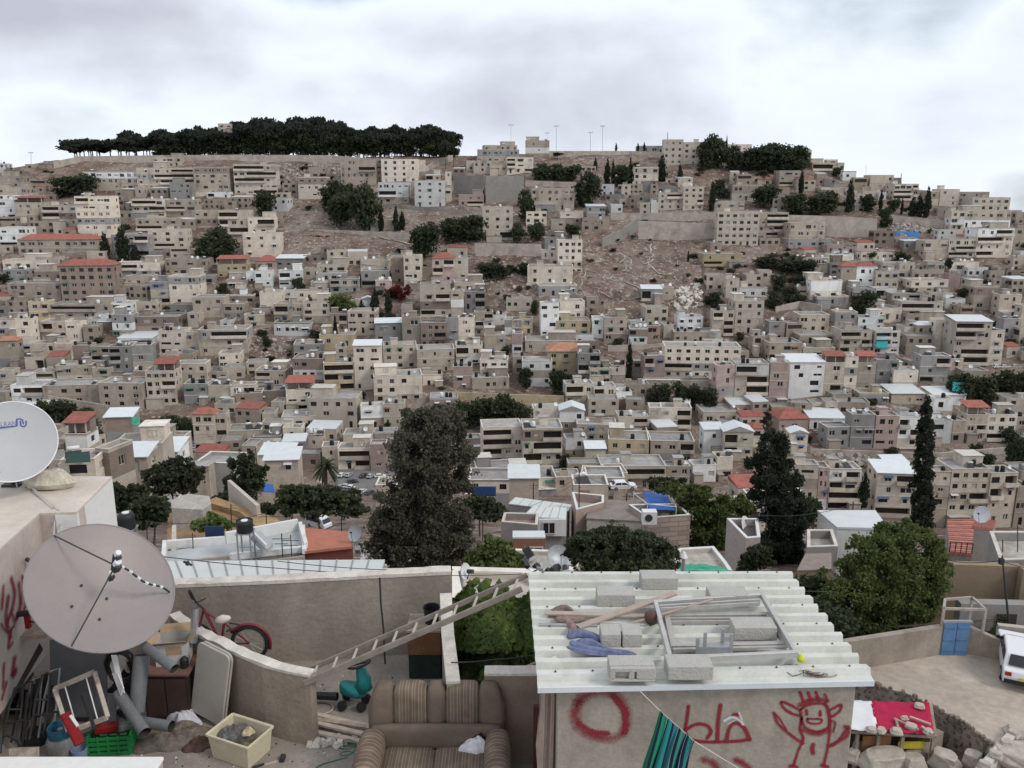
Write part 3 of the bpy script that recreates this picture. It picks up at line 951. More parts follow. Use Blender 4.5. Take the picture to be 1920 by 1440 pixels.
def fill_house(x0, x1, yt, yb, ci):
 Y = Drow(yb); p0, p1 = at(x0, yb, Y), at(x1, yb, Y); w = p1.x - p0.x; h = max(2.3, at(x0, yt, Y).z - p0.z)
 zb = p0.z; dep = rf.uniform(4.5, 7.5); a = rf.uniform(-.16, .2); ca, sa = math.cos(a), math.sin(a)
 ux, uy = Vector((ca, sa, 0)), Vector((-sa, ca, 0)); o = Vector((p0.x, Y, 0)); ns = max(1, round(h / 2.9)); sh = h / ns
 def wl(o, u, L, win):
  ops = []
  if win:
   nc = max(1, int(L / rf.uniform(2.3, 3.3))); cw = L / nc; k = min(cw * .55, rf.uniform(1.0, 1.8))
   for j in range(ns):
    for i in range(nc):
     if rf.random() > .22: xc = (i + .5) * cw; ops.append((xc - k / 2, xc + k / 2, zb + (j + .36) * sh, zb + (j + .36) * sh + min(1.35, sh * .48)))
   if rf.random() < .2 and L > 5 and ns > 1: ops = [q for q in ops if q[2] < zb + (ns - 1) * sh] + [(.4, L - .4, zb + (ns - 1) * sh + .9, zb + ns * sh - .4)]
  grid_facade(o, u, L, zb - 4, zb + h + .4, ops, ci)
 def grid_facade(o, u, L, z0, z1, ops, ci):
  n = u.cross(Vector((0, 0, 1))); cl = sorted(ops, key=lambda q: (q[2], q[0]))
  def P(s, z, d=0): v = o + u * s - n * d; return (v.x, v.y, z)
  rows = {}
  for q in cl: rows.setdefault((q[2], q[3]), []).append(q)
  zc = z0
  for (za, zb_), qs in sorted(rows.items()):
   FB.add([P(0, zc), P(L, zc), P(L, za), P(0, za)], [(0, 1, 2, 3)], ci); x = 0
   for q in qs:
    FB.add([P(x, za), P(q[0], za), P(q[0], zb_), P(x, zb_)], [(0, 1, 2, 3)], ci); x = q[1]; d = .25
    v = [P(q[0], za), P(q[1], za), P(q[1], zb_), P(q[0], zb_), P(q[0], za, d), P(q[1], za, d), P(q[1], zb_, d), P(q[0], zb_, d)]
    FB.add(v, [(0, 1, 5, 4), (1, 2, 6, 5), (2, 3, 7, 6), (3, 0, 4, 7)], ci); FB.add(v[4:], [(0, 1, 2, 3)], len(FM))
   FB.add([P(x, za), P(L, za), P(L, zb_), P(x, zb_)], [(0, 1, 2, 3)], ci); zc = zb_
  FB.add([P(0, zc), P(L, zc), P(L, z1), P(0, z1)], [(0, 1, 2, 3)], ci)
 wl(o, ux, w, True); wl(o + ux * w, uy, dep, o.x < 0); wl(o + uy * dep, -uy, dep, o.x > 0)
 q = [o, o + ux * w, o + ux * w + uy * dep, o + uy * dep]; c = (q[0] + q[2]) / 2; zt = zb + h + .4
 FB.add([(q[2].x, q[2].y, zb - 4), (q[3].x, q[3].y, zb - 4), (q[3].x, q[3].y, zt), (q[2].x, q[2].y, zt)], [(0, 1, 2, 3)], ci)
 qi = [c + (v - c) * (1 - .45 / max(w, 3)) for v in q]
 FB.add([(v.x, v.y, zt) for v in q] + [(v.x, v.y, zt) for v in qi], [(i, (i + 1) % 4, 4 + (i + 1) % 4, 4 + i) for i in range(4)], len(FM) + 4 if rf.random() < .6 else ci)
 FB.add([(v.x, v.y, zt) for v in qi] + [(v.x, v.y, zt - .4) for v in qi], [(i, (i + 1) % 4, 4 + (i + 1) % 4, 4 + i) for i in range(4)], ci)
 rm = len(FM) + 1
 r = rf.random()
 FB.add([(v.x, v.y, zt - .4) for v in qi], [(0, 1, 2, 3)], rm)
 if r < .10: FB.hexa([(v.x, v.y, zt + .02) for v in q], [(v.x, v.y, zt + .12 + (.5 if i > 1 else 0)) for i, v in enumerate(q)], len(FM) + 3)
 elif r < .14: FB.hexa([(v.x, v.y, zt + .02) for v in q], [(v.x, v.y, zt + .2 + (.8 if i > 1 else 0)) for i, v in enumerate(q)], len(FM) + 2)
 elif r < .5:
  for _ in range(rf.randint(1, 3)):
   p = c + ux * rf.uniform(-.35, .35) * w + uy * rf.uniform(-.3, .1) * dep
   if rf.random() < .4: FB.lathe([(.5, 0), (.5, 1.2), (.2, 1.4), (0, 1.4)], (p.x, p.y, zt - .4), n=8, mi=rf.choice((len(FM), len(FM) + 3)))
   else: FB.box((p.x, p.y, zt + .3), (rf.uniform(1.2, 2.6), rf.uniform(1, 2.4), 1.5), mi=rf.choice((ci, ci, len(FM) + 1)))
# ---------------------------------------------------------------- walls on the hillside
def terr_wall(name, pts, label, mat, th=.5, cat='wall', group=None, hpx=None, found=5):
 """pts: (px, py_top, py_base)"""
 mb = MB(); lo, hi = [], []
 for (xa, ta, ba), (xb, tb, bb) in zip(pts, pts[1:]): occ(xa, xb, min(ta, tb), max(ba, bb) + 14)
 T = [(at(x, b, Drow(b)), at(x, t, Drow(b))) for x, t, b in pts]
 for (a, b), (c, d) in zip(T, T[1:]):
  n = (c - a); n.z = 0; n.normalize(); n = Vector((-n.y, n.x, 0)) * th
  mb.hexa([(a.x, a.y, a.z - found), (c.x, c.y, c.z - found), (c.x + n.x, c.y + n.y, c.z - found), (a.x + n.x, a.y + n.y, a.z - found)],
    [tuple(b), tuple(d), (d.x + n.x, d.y + n.y, d.z), (b.x + n.x, b.y + n.y, b.z)])
 o = mb.build(name, mat, org=(T[0][0].x, T[0][0].y, T[0][0].z)); tag(o, label, cat, group); return o
WALLST = M('wall_rough_stone', (.47, .415, .36), rough=.95, var=.18, scale=.3, fine=2, dirt=.5, dscale=.2, course=.12, bw=1.1, bh=.6, bdist=.05, dirtcol=(.16, .12, .09))
WALLGR = M('wall_grey_concrete', (.27, .255, .235), rough=.95, var=.12, scale=.15, fine=1, dirt=.4, dscale=.1, course=.06, bw=3, bh=1.5, bdist=.06)
terr_wall('boundary_wall', [(100, 303, 318), (150, 293, 304), (300, 291, 304), (450, 290, 303), (620, 291, 305), (720, 299, 312), (790, 303, 316)], 'long pale stone wall along the ridge below the pine wood', WALLST)
terr_wall('boundary_wall', [(790, 318, 330), (815, 302, 316), (850, 290, 300)], 'short stone wall climbing to the right end of the pine wood', WALLST)
terr_wall('retaining_wall', [(850, 328, 362), (908, 330, 378)], 'left half of the big grey retaining wall right of the white stepped house', WALLGR)
terr_wall('retaining_wall', [(911, 329, 383), (982, 331, 372)], 'taller right half of the big grey retaining wall on the upper slope', WALLGR)
terr_wall('retaining_wall', [(985, 338, 352), (1086, 342, 354)], 'low stone wall right of the big grey retaining wall', WALLST)
terr_wall('boundary_wall', [(1030, 283, 297), (1180, 283, 290), (1250, 285, 296)], 'stone wall on the skyline under the tall floodlight masts', WALLST)
terr_wall('retaining_wall', [(1145, 400, 412), (1345, 398, 414)], 'upper stone wall of the double wall above the bare slope', WALLST)
terr_wall('retaining_wall', [(1197, 414, 446), (1345, 419, 448)], 'tall lower stone wall directly above the bare brown slope', WALLST)
terr_wall('retaining_wall', [(890, 456, 480), (1015, 458, 482)], 'stone garden wall below the house standing on pillars', WALLST)
terr_wall('retaining_wall', [(1476, 403, 440), (1560, 405, 442), (1645, 410, 444)], 'broad pale stone retaining wall right of the large cream apartment block', WALLST)
terr_wall('retaining_wall', [(1660, 403, 418), (1770, 413, 426)], 'stone wall above the pale rock outcrop on the right slope', WALLST)
terr_wall('retaining_wall', [(700, 382, 390), (800, 388, 398), (880, 396, 402)], 'long railed road wall below the two white houses', WALLGR)
terr_wall('retaining_wall', [(517, 428, 434), (650, 432, 438), (775, 437, 452)], 'pale roadside wall across the bare brown bank', WALLST)
terr_wall('retaining_wall', [(1130, 446, 462), (1170, 428, 446), (1197, 408, 430)], 'dark walled stairway climbing left of the double wall', WALLGR)
terr_wall('boundary_wall', [(1317, 474, 480), (1319, 520, 527), (1321, 560, 567), (1322, 598, 604)], 'thin straight wall edging the bare slope on its right', RUST)
terr_wall('retaining_wall', [(855, 735, 752), (960, 740, 758), (1058, 742, 760)], 'long ochre stone wall above the dark trees in mid slope', WM['y'])
terr_wall('retaining_wall', [(90, 742, 765), (200, 760, 778)], 'sloping stone wall left below the long low house', WALLST)
terr_wall('retaining_wall', [(1140, 648, 656), (1250, 644, 650)], 'curving pale wall above the lone tall cypress', WALLST)
terr_wall('retaining_wall', [(1240, 712, 726), (1330, 714, 730)], 'stone terrace wall under the long building with blue shutters', WALLST)
terr_wall('retaining_wall', [(1520, 842, 850), (1760, 850, 862), (1900, 838, 850)], 'rocky terrace wall above the apartment blocks at the valley bottom', WALLST)
terr_wall('retaining_wall', [(1455, 575, 590), (1500, 565, 580), (1540, 572, 600)], 'curved stone terrace wall right of the domed white tower', WALLST)

# ---------------------------------------------------------------- trees
def leafmat(name, col, col2, rnd=.18, sc=.6):
 m = M(name, col, rough=.9, var=.22, scale=sc, fine=sc * 6, rnd=rnd, hue=col2, spec=.1)
 N, L = m.node_tree.nodes, m.node_tree.links; bs = N['Principled BSDF']; t = N.new('ShaderNodeBsdfTranslucent'); x = N.new('ShaderNodeMixShader'); x.inputs[0].default_value = .4
 L.new(bs.inputs['Base Color'].links[0].from_socket, t.inputs[0]); L.new(bs.outputs[0], x.inputs[1]); L.new(t.outputs[0], x.inputs[2]); L.new(x.outputs[0], N['Material Output'].inputs[0])
 return m
LEAF = {'pine': leafmat('pine_needles', (.042, .050, .038), (.060, .066, .050)), 'cyp': leafmat('cypress_leaves', (.040, .050, .034), (.058, .066, .046)),
  'dark': leafmat('dark_leaves', (.055, .072, .040), (.085, .098, .055)), 'olive': leafmat('olive_leaves', (.075, .085, .055), (.055, .06, .038)),
  'green': leafmat('green_leaves', (.095, .128, .045), (.15, .175, .065)), 'euc': leafmat('grey_brown_leaves', (.085, .083, .060), (.118, .112, .084)),
  'red': leafmat('bougainvillea_flowers', (.16, .03, .035), (.06, .05, .03)), 'dry': leafmat('dry_leaves', (.13, .09, .06), (.08, .07, .04)),
  'vine': leafmat('vine_leaves', (.10, .15, .045), (.17, .22, .07), sc=3.)}
BARK = M('bark', (.10, .078, .06), rough=1, var=.3, scale=3)
def crown_pts(lobes, n, rng, shell=.55):
 vol = np.array([l[3] * l[4] * l[5] for l in lobes]) ** .8; pr = vol / vol.sum()
 idx = rng.choice(len(lobes), n, p=pr); L = np.array(lobes, float)[idx]
 d = rng.normal(size=(n, 3)); d /= np.linalg.norm(d, axis=1)[:, None]
 r = (shell + (1 - shell) * rng.random(n) ** .6) * (1 + .16 * rng.normal(size=n))
 return L[:, :3] + d * r[:, None] * L[:, 3:6]
def crown(name, lobes, n, s, mat, seed=0, shell=.5, flat=.0, over=1.9, fq=22):
 rng = np.random.default_rng(seed); P = crown_pts(lobes, int(n * over), rng, shell)
 e_ = P.max(axis=0) - P.min(axis=0); q = P / (e_.mean() + 1e-9) * fq; ph = rng.uniform(0, 6, 6)      # clumps and gaps
 fld = np.sin(q[:, 0] + ph[0] + 1.5 * np.sin(q[:, 1] * .7 + ph[1])) + np.sin(q[:, 2] * 1.1 + ph[2] + 1.3 * np.sin(q[:, 0] * .8 + ph[3])) + .8 * np.sin(q[:, 1] * 1.2 + q[:, 2] * .9 + ph[4])
 P = P[np.argsort(-(fld + rng.normal(size=len(P)) * .7))[:n]]; rng.shuffle(P)
 U = rng.normal(size=(n, 3)); U /= np.linalg.norm(U, axis=1)[:, None]
 W = rng.normal(size=(n, 3)); W[:, 2] *= (1 - flat); V = np.cross(U, W); V /= np.linalg.norm(V, axis=1)[:, None] + 1e-9
 sz = s * rng.uniform(.6, 1.4, n)[:, None]
 return quads_mesh(name, P, U * sz, V * sz * .8, mat)
def lobes_round(rng, n=9, w=1., h=1., base=.35):
 """unit tree: height 1, width 1"""
 L = []
 for i in range(n):
  a = rng.uniform(0, 6.28); r = rng.uniform(.05, .30) if i else 0; z = rng.uniform(base + .12, .85)
  k = rng.uniform(.17, .27); z = z if r < .2 else min(z, .72)
  L.append((math.cos(a) * r, math.sin(a) * r, z, k * 1.1, k * 1.1, k * .85))
 return L
def make_tree(kind, mat, seed, n=900, s=.035):
 rng = random.Random(seed); e = thing(kind, (0, 0, -500)); L = []; tr = MB()
 if kind == 'umbrella_pine_tree':
  for i in range(9):
   a = rng.uniform(0, 6.28); r = rng.uniform(.1, .38) if i else 0; z = .80 - r * .22 + rng.uniform(-.03, .05); k = rng.uniform(.16, .23)
   L.append((math.cos(a) * r, math.sin(a) * r, z, k, k, .13))
  for i in range(3): L.append((rng.uniform(-.2, .2), rng.uniform(-.2, .2), rng.uniform(.55, .7), .14, .14, .07))
  tr.tube([(0, 0, -.1), (.02, 0, .35), (-.01, .02, .75)], [.028, .02, .01], 6)
  for q in L[1:6]: tr.tube([(.015, 0, .4), (q[0] * .6, q[1] * .6, .62), (q[0], q[1], q[2])], [.014, .01, .004], 5)
 elif kind == 'cypress_tree':
  for i in range(16):
   z = .06 + .9 * i / 15; k = .5 * (1 - (abs(z - .35) / .68) ** 1.8) * rng.uniform(.75, 1.05); a = rng.uniform(0, 6.28)
   L.append((math.cos(a) * .08, math.sin(a) * .08, z, max(.08, k * .95), max(.08, k * .95), .075))
  tr.tube([(0, 0, -.05), (0, 0, .3)], [.06, .04], 6)
 elif kind == 'bush':
  L = [(rng.uniform(-.3, .3), rng.uniform(-.3, .3), rng.uniform(.2, .6), rng.uniform(.2, .3), rng.uniform(.2, .3), rng.uniform(.2, .35)) for _ in range(6)]
  tr.tube([(0, 0, -.1), (0, 0, .4)], [.03, .02], 5)
 else:
  L = lobes_round(rng, 15, base=.05)
  tr.tube([(0, 0, -.1), (.01, 0, .25), (0, .01, .6)], [.035, .026, .01], 6)
  for q in L[1:6]: tr.tube([(.005, 0, .25), (q[0] * .5, q[1] * .5, .42), (q[0], q[1], q[2])], [.018, .012, .005], 5)
 me = crown('crown', L, n, s, mat, seed, shell=.35 if kind != 'cypress_tree' else .6)
 o = bpy.data.objects.new('crown', me); COL.objects.link(o); o.parent = e
 t = tr.build('trunk', BARK); t.parent = e
 PROTOS.append(e); return e
TP = {}
for i in range(4): TP.setdefault('pine', []).append(make_tree('umbrella_pine_tree', LEAF['pine'], 10 + i, 1500, .042))
for i in range(3): TP.setdefault('cyp', []).append(make_tree('cypress_tree', LEAF['cyp'], 30 + i, 1500, .042))
for i in range(4): TP.setdefault('dark', []).append(make_tree('broadleaf_tree', LEAF['dark'], 50 + i, 2600, .034))
for i in range(3): TP.setdefault('olive', []).append(make_tree('olive_tree', LEAF['olive'], 70 + i, 2200, .034))
for i in range(2): TP.setdefault('green', []).append(make_tree('broadleaf_tree', LEAF['green'], 90 + i, 2200, .034))
for k_, nm in (('bush', 'dark'), ('dbush', 'dry'), ('rbush', 'red'), ('obush', 'olive')):
 for i in range(2): TP.setdefault(k_, []).append(make_tree('bush', LEAF[nm], 110 + i, 500, .06))
rt_ = random.Random(5)
TREES = []
def tree(kind, px, yt, yb, wpx, label=None, group=None, Y=None, cat='tree', z=None):
 Y = Y or Drow(yb); b = at(px, yb, Y); t = at(px, yt, Y); zb = b.z if z is None else z
 h = t.z - zb; w = wpx / FPX * Y * 1.0
 e = dup(rt_.choice(TP[kind]), (b.x, Y, zb), rt_.uniform(0, 6.28), (w, w, h), label=label, cat='bush' if 'bush' in kind else cat, group=group)
 occ(px - wpx * .42, px + wpx * .42, yt, yb + 9); TREES.append((e, px, (yt + yb) / 2, kind, label is None)); return e
# ridge pine wood
topx, topy = [130, 200, 300, 400, 480, 560, 640, 740, 850], [262, 261, 254, 243, 236, 226, 238, 241, 246]
n = 0
for row_, (dy, dx) in enumerate(((0, 14), (14, 15), (30, 17))):
 x = 140 + row_ * 5
 while x < 850:
  ty = np.interp(x, topx, topy) + rt_.uniform(-12, 13) + (2 - row_) * 4
  Y = Drow(294) + dy * 1.0; zb = tz(at(x, 290, Y).x, Y)
  w = rt_.uniform(34, 54)
  if row_ == 0 and x < 300 and rt_.random() < .35: x += dx; continue
  t = at(x, ty, Y).z; b = at(x, 290, Y)
  e = dup(rt_.choice(TP['pine']), (b.x, Y, zb), rt_.uniform(0, 6.28), (w / FPX * Y, w / FPX * Y, (t - zb) * 1.08), label=None, cat='tree', group='umbrella pines of the wood on the ridge')
  TREES.append((e, x, ty, 'pine', True)); n += 1
  x += dx * rt_.uniform(.7, 1.4)
x = 300
while x < 850:
 tree('dark', x, float(np.interp(x, topx, topy)) + rt_.uniform(12, 22) - (4 if x > 450 else 0), 293, rt_.uniform(34, 50)); x += rt_.uniform(15, 26)
for x, yt, yb, w in [(835, 262, 318, 34), (850, 275, 312, 26), (1045, 285, 300, 20)]: tree('pine', x, yt, yb, w)
for x, yt, yb, w in [(199, 437, 488, 19), (233, 424, 492, 27), (255, 459, 492, 19), (715, 385, 433, 12), (743, 386, 434, 12), (754, 396, 434, 14), (1116, 296, 322, 8), (1138, 297, 345, 13), (1149, 300, 345, 9), (1182, 294, 348, 11), (1240, 291, 344, 20), (1274, 307, 348, 13), (1334, 340, 396, 13), (1501, 320, 364, 12), (1591, 338, 400, 18), (1650, 356, 396, 8), (1690, 370, 402, 6), (1710, 370, 405, 16), (1722, 365, 406, 16), (1736, 350, 408, 15), (1361, 254, 292, 5), (1179, 640, 714, 14), (703, 540, 584, 17), (729, 548, 592, 16), (680, 563, 596, 16), (1155, 268, 284, 5), (1196, 268, 284, 5), (1208, 266, 283, 5), (1615, 885, 952, 26), (490, 222, 245, 7), (630, 590, 640, 9), (1290, 470, 492, 5)]:
 tree('cyp', x, yt, yb, w)
for x, yt, yb, w, k in [(403, 427, 490, 68, 'dark'), (625, 333, 392, 50, 'dark'), (652, 338, 410, 60, 'dark'), (688, 345, 436, 66, 'dark'), (640, 360, 425, 55, 'dark'), (495, 356, 408, 44, 'dark'), (125, 330, 368, 55, 'dark'), (155, 325, 366, 55, 'dark'), (797, 417, 484, 66, 'dark'), (850, 404, 456, 60, 'dark'), (885, 402, 452, 60, 'dark'), (925, 345, 372, 26, 'dark'), (985, 350, 412, 42, 'dark'), (970, 415, 452, 36, 'dark'), (1007, 413, 450, 34, 'dark'), (1073, 420, 446, 32, 'dark'), (1015, 303, 340, 46, 'dark'), (1045, 304, 340, 46, 'dark'), (1075, 308, 340, 36, 'dark'), (1102, 322, 388, 58, 'dark'), (1165, 308, 348, 40, 'dark'), (1322, 262, 318, 44, 'dark'), (1340, 252, 318, 50, 'dark'), (1372, 272, 318, 40, 'dark'), (1425, 270, 320, 56, 'dark'), (1455, 267, 322, 60, 'dark'), (1490, 272, 322, 54, 'dark'), (1397, 282, 318, 44, 'dark'), (1440, 278, 322, 60, 'dark'), (1475, 276, 322, 56, 'dark'), (1505, 284, 320, 30, 'dark'), (1432, 345, 390, 54, 'dark'), (1490, 362, 405, 52, 'dark'), (1535, 360, 404, 58, 'dark'), (1555, 357, 400, 34, 'dark'), (1430, 318, 342, 28, 'olive'), (1628, 364, 400, 28, 'dark'), (1658, 388, 428, 26, 'dark'), (1675, 372, 400, 26, 'dark'), (1572, 312, 328, 20, 'olive'), (1350, 335, 370, 36, 'olive'), (250, 780, 812, 36, 'dark'),
  (645, 548, 592, 58, 'green'), (418, 425, 485, 50, 'dark'), (915, 490, 520, 50, 'olive'), (940, 494, 520, 36, 'olive'), (985, 490, 515, 34, 'dark'), (1340, 547, 578, 44, 'olive'), (985, 688, 728, 30, 'dark'), (1045, 693, 735, 36, 'dark'), (1068, 700, 730, 28, 'dark'), (1440, 475, 504, 60, 'olive'), (1480, 478, 510, 56, 'olive'), (1510, 483, 515, 50, 'olive'), (1460, 510, 550, 36, 'olive'), (1480, 535, 570, 36, 'dark'), (1500, 515, 545, 38, 'dark'), (1448, 545, 580, 40, 'olive'), (1500, 552, 572, 26, 'dark'), (1625, 545, 585, 44, 'dark'), (1610, 560, 590, 34, 'dark'), (1776, 483, 524, 18, 'pine'), (1810, 540, 565, 34, 'dark'), (1800, 700, 750, 56, 'dark'), (1842, 705, 752, 56, 'dark'), (1885, 690, 748, 60, 'dark'), (1925, 695, 752, 50, 'dark'), (1690, 470, 496, 40, 'olive'), (1370, 500, 530, 20, 'olive'), (420, 530, 556, 28, 'olive'), (560, 520, 545, 26, 'dark'), (500, 630, 650, 20, 'dark'), (627, 608, 632, 18, 'dark'), (1275, 715, 760, 40, 'olive'), (1245, 715, 760, 40, 'dark'), (1300, 718, 762, 40, 'olive'), (1225, 720, 755, 34, 'olive'), (1330, 725, 770, 44, 'dry' if False else 'olive'), (1003, 560, 590, 20, 'dark'), (870, 755, 800, 60, 'dark'), (910, 745, 800, 66, 'dark'), (945, 740, 805, 66, 'dark'), (975, 750, 800, 44, 'dark'), (820, 760, 805, 60, 'dark'), (790, 765, 800, 40, 'dark'), (1060, 850, 895, 26, 'dark'), (315, 780, 826, 66, 'dark'), (350, 785, 820, 44, 'dark'), (85, 745, 800, 44, 'dark'), (120, 750, 800, 54, 'dark'), (160, 765, 795, 44, 'dark'), (175, 780, 830, 36, 'olive'),
  (1820, 843, 876, 44, 'dark'), (1850, 850, 880, 34, 'dark'), (1905, 815, 880, 48, 'dark'), (1890, 800, 830, 40, 'dark'), (1565, 315, 330, 14, 'olive')]:
 tree(k, x, yt, yb, w)
for _ in range(150):      # shrubs and small trees between the houses
 x, y = rt_.uniform(0, 1920), rt_.uniform(400, 900)
 if any(inpoly(x, y, P) for P in BARE): continue
 w = rt_.uniform(12, 26) * (.7 + y / 1500); tree(rt_.choices(('bush', 'dark', 'obush', 'olive'), (4, 4, 2, 2))[0], x, y - w * rt_.uniform(.5, .9), y, w)
for _ in range(110):      # shrubs on the bare banks
 P = rt_.choice(BARE[:5] + BARE[:3] + [BARE[7], BARE[8], BARE[9], BARE[12]])
 x, y = rt_.uniform(min(p[0] for p in P), max(p[0] for p in P)), rt_.uniform(min(p[1] for p in P), max(p[1] for p in P))
 if not inpoly(x, y, P): continue
 w = rt_.uniform(8, 20); k = rt_.choices(('bush', 'obush', 'dbush'), (4, 2, 3))[0]
 lab = {'bush': 'small dark green shrub on the bare hillside banks', 'obush': 'small grey green shrub on the bare hillside banks', 'dbush': 'small dry brown shrub on the bare hillside banks'}[k]
 tree(k, x, y - w * .6, y, w, label=None, group={'bush': 'dark green hillside shrubs', 'obush': 'grey green hillside shrubs', 'dbush': 'dry brown hillside shrubs'}[k])
tree('rbush', 752, 528, 563, 40, label='dark red flowering bougainvillea beside the small pink house')
tree('rbush', 735, 535, 560, 28, label='smaller dark red flowering shrub left of the large bougainvillea')
# rocks and rubble: uneven stones on the bare slopes
ROCKM = M('pale_rock', (.34, .30, .26), rough=.95, var=.25, scale=.5, fine=3)
def rubble(name, pix, n, s0, s1, label, Yf=None, seed=0, mat=None):
 r = random.Random(seed); mb = MB(); xs = [p[0] for p in pix]; ys = [p[1] for p in pix]; k = 0
 while k < n:
  x, y = r.uniform(min(xs), max(xs)), r.uniform(min(ys), max(ys))
  if not inpoly(x, y, pix): continue
  p = g(x, y) if Yf is None else Yf(x, y); s = r.uniform(s0, s1) * (1.8 if r.random() < .1 else 1)
  rot = Matrix.Rotation(r.uniform(0, 6), 3, Vector((r.random(), r.random(), r.random())).normalized())
  mb.box(p + Vector((0, 0, s * .15)), (s, s * r.uniform(.6, 1), s * r.uniform(.5, .9)), rot, taper=r.uniform(.6, .9)); k += 1
 return tag(mb.build(name, mat or ROCKM), label, kind='stuff')
rubble('rock_outcrop', BARE[1], 420, .3, 1.1, 'scattered pale rocks over the brown bank above the town', seed=1)
rubble('rock_outcrop', BARE[0], 800, .15, .75, 'scattered pale stones on the bare brown slope', seed=2)
rubble('rock_outcrop', [(1260, 545), (1310, 530), (1325, 575), (1270, 585)], 120, .4, 1.5, 'white rubble heap at the foot of the bare brown slope', seed=3, mat=M('white_rubble', (.6, .56, .5), rough=.95, var=.2, scale=1))
rubble('rock_outcrop', [(1665, 420), (1760, 425), (1750, 440), (1670, 440)], 260, .4, 1.4, 'pale rock outcrop under the wall on the right slope', seed=4)
rubble('rock_outcrop', [(520, 315), (600, 310), (690, 312), (660, 345), (540, 345)], 260, .5, 1.6, 'pale broken rock face below the ridge wall', seed=5)
rubble('rock_outcrop', BARE[2], 160, .3, 1.2, 'brown rocks on the gully bank left of the tall cream block', seed=6)
rubble('rock_outcrop', [(1520, 850), (1760, 855), (1800, 880), (1600, 885)], 200, .4, 1.4, 'brown rocks on the bank above the valley bottom blocks', seed=7)
rubble('rock_outcrop', [(470, 635), (545, 645), (548, 700), (475, 695)], 120, .3, 1.2, 'brown rocks on the small bank left of the parked cars', seed=8)
def run_fill():
 NF = 0
 py = 322.
 while py < 912:
  stp = 11 + (py - 320) * .010
  px = -60 + rf.uniform(0, 20)
  while px < 1985:
   hpx = rf.uniform(15, 33) * (.65 + (py - 320) / 900); wpx = rf.uniform(18, 50) * (.7 + (py - 320) / 1000)
   yb = py + rf.uniform(-5, 5); yt = yb - hpx
   ok = not any(inpoly(px + wpx / 2, yb - 6, P) or inpoly(px + 4, yb - 4, P) for P in BARE)
   a, b, c, d = max(0, int(yt / 4)), int(yb / 4), int(max(0, px) / 4), int(max(4, px + wpx) / 4)
   if ok:
    sub = OCC[a:b, c:d]; f = sub.mean() if sub.size else 0
    if f < (.56 if py < 440 else .45) and rf.random() < .95:
     ci = rf.choices(range(len(FM)), [4.5, 4.0, 1.0, 1.1, .3, .5, 1.0])[0]
     fill_house(px, px + wpx, yt, yb, ci); NF += 1
     occ(px, px + wpx, yt + hpx * .15, yb)
   px += wpx * rf.uniform(.75, 1.15)
  py += stp
 o = FB.build('packed_houses', [WM[k] for k in FM] + [INTER, ROOFM, REDTILE, WMETAL, CAPM])
 tag(o, 'small flat roofed stone houses packed between the larger ones across the valley', kind='stuff')
 print('FILL', NF, 'HOUSES', len(HOUSES))
run_fill()
# ---------------------------------------------------------------- middle distance: our own side of the valley
def poly_house(name, pix, z, h, label, wallm, roofm, par=.0, cat='house', capm=None, holes=(), zback=None, thick=.12, parts=True):
 """a house whose roof outline is given; roof at height z, walls going down h"""
 P = [atz(x, y, z) for x, y in pix]
 area = sum(P[i - 1].x * P[i].y - P[i].x * P[i - 1].y for i in range(len(P)))
 if area < 0: P.reverse()
 c = sum(P, Vector()) / len(P); e = thing(name, (c.x, c.y, z - h), label, cat)
 mb = MB(); n = len(P); q = [(p.x, p.y) for p in P]
 mb.add([(x, y, z - h) for x, y in q] + [(x, y, z + par) for x, y in q], [(i, (i + 1) % n, n + (i + 1) % n, n + i) for i in range(n)])
 t = .22; qi = []
 for i in range(n):
  a, b, d = Vector(q[i - 1]), Vector(q[i]), Vector(q[(i + 1) % n]); u, v = (b - a).normalized(), (d - b).normalized()
  n1, n2_ = Vector((-u.y, u.x)), Vector((-v.y, v.x)); m = (n1 + n2_); m = m / max(.3, m.dot(n1)); qi.append(tuple(b + m * t))
 if par > 0:
  mb.add([(x, y, z + par) for x, y in qi] + [(x, y, z) for x, y in qi], [(i, (i + 1) % n, n + (i + 1) % n, n + i) for i in range(n)])
  cb = MB(); cb.add([(x, y, z + par) for x, y in q] + [(x, y, z + par) for x, y in qi] + [(x, y, z + par + .05) for x, y in q] + [(x, y, z + par + .05) for x, y in qi],
               sum([[(2 * n + i, 2 * n + (i + 1) % n, 3 * n + (i + 1) % n, 3 * n + i), (i, (i + 1) % n, 2 * n + (i + 1) % n, 2 * n + i), (n + (i + 1) % n, n + i, 3 * n + i, 3 * n + (i + 1) % n)] for i in range(n)], []))
  cb.build('parapet_cap', capm or CAPM, e)
 mb.build('wall', [wallm], e)
 rb = MB(); rb.add([(x, y, z) for x, y in (qi if par > 0 else q)], [tuple(range(n))])
 if par <= 0: rb.prism([(c.x + (x - c.x) * 1.03, c.y + (y - c.y) * 1.03) for x, y in q], z + .01, z + thick)
 rb.build('roof', roofm, e); return e, P
def wall_window(e, p, q_, a, z, w, h, kind='mid', name='window'):
 """window on the wall running p->q_ at fraction a"""
 d = Vector((q_.x - p.x, q_.y - p.y, 0)); ang = math.atan2(d.y, d.x); d.normalize(); nrm = d.cross(Vector((0, 0, 1)))
 L = (Vector((q_.x, q_.y, 0)) - Vector((p.x, p.y, 0))).length; c = Vector((p.x, p.y, 0)) + d * a * L + nrm * .03; c.z = z
 return inst(name, WINM[kind], e, c - e.location, (0, 0, ang), (w, 1, h))
YARDM = M('dirt_yard', (.42, .355, .295), rough=1, var=.22, scale=.35, fine=3, dirt=.45, dirtcol=(.27, .2, .155), dscale=.25, bump=.3)
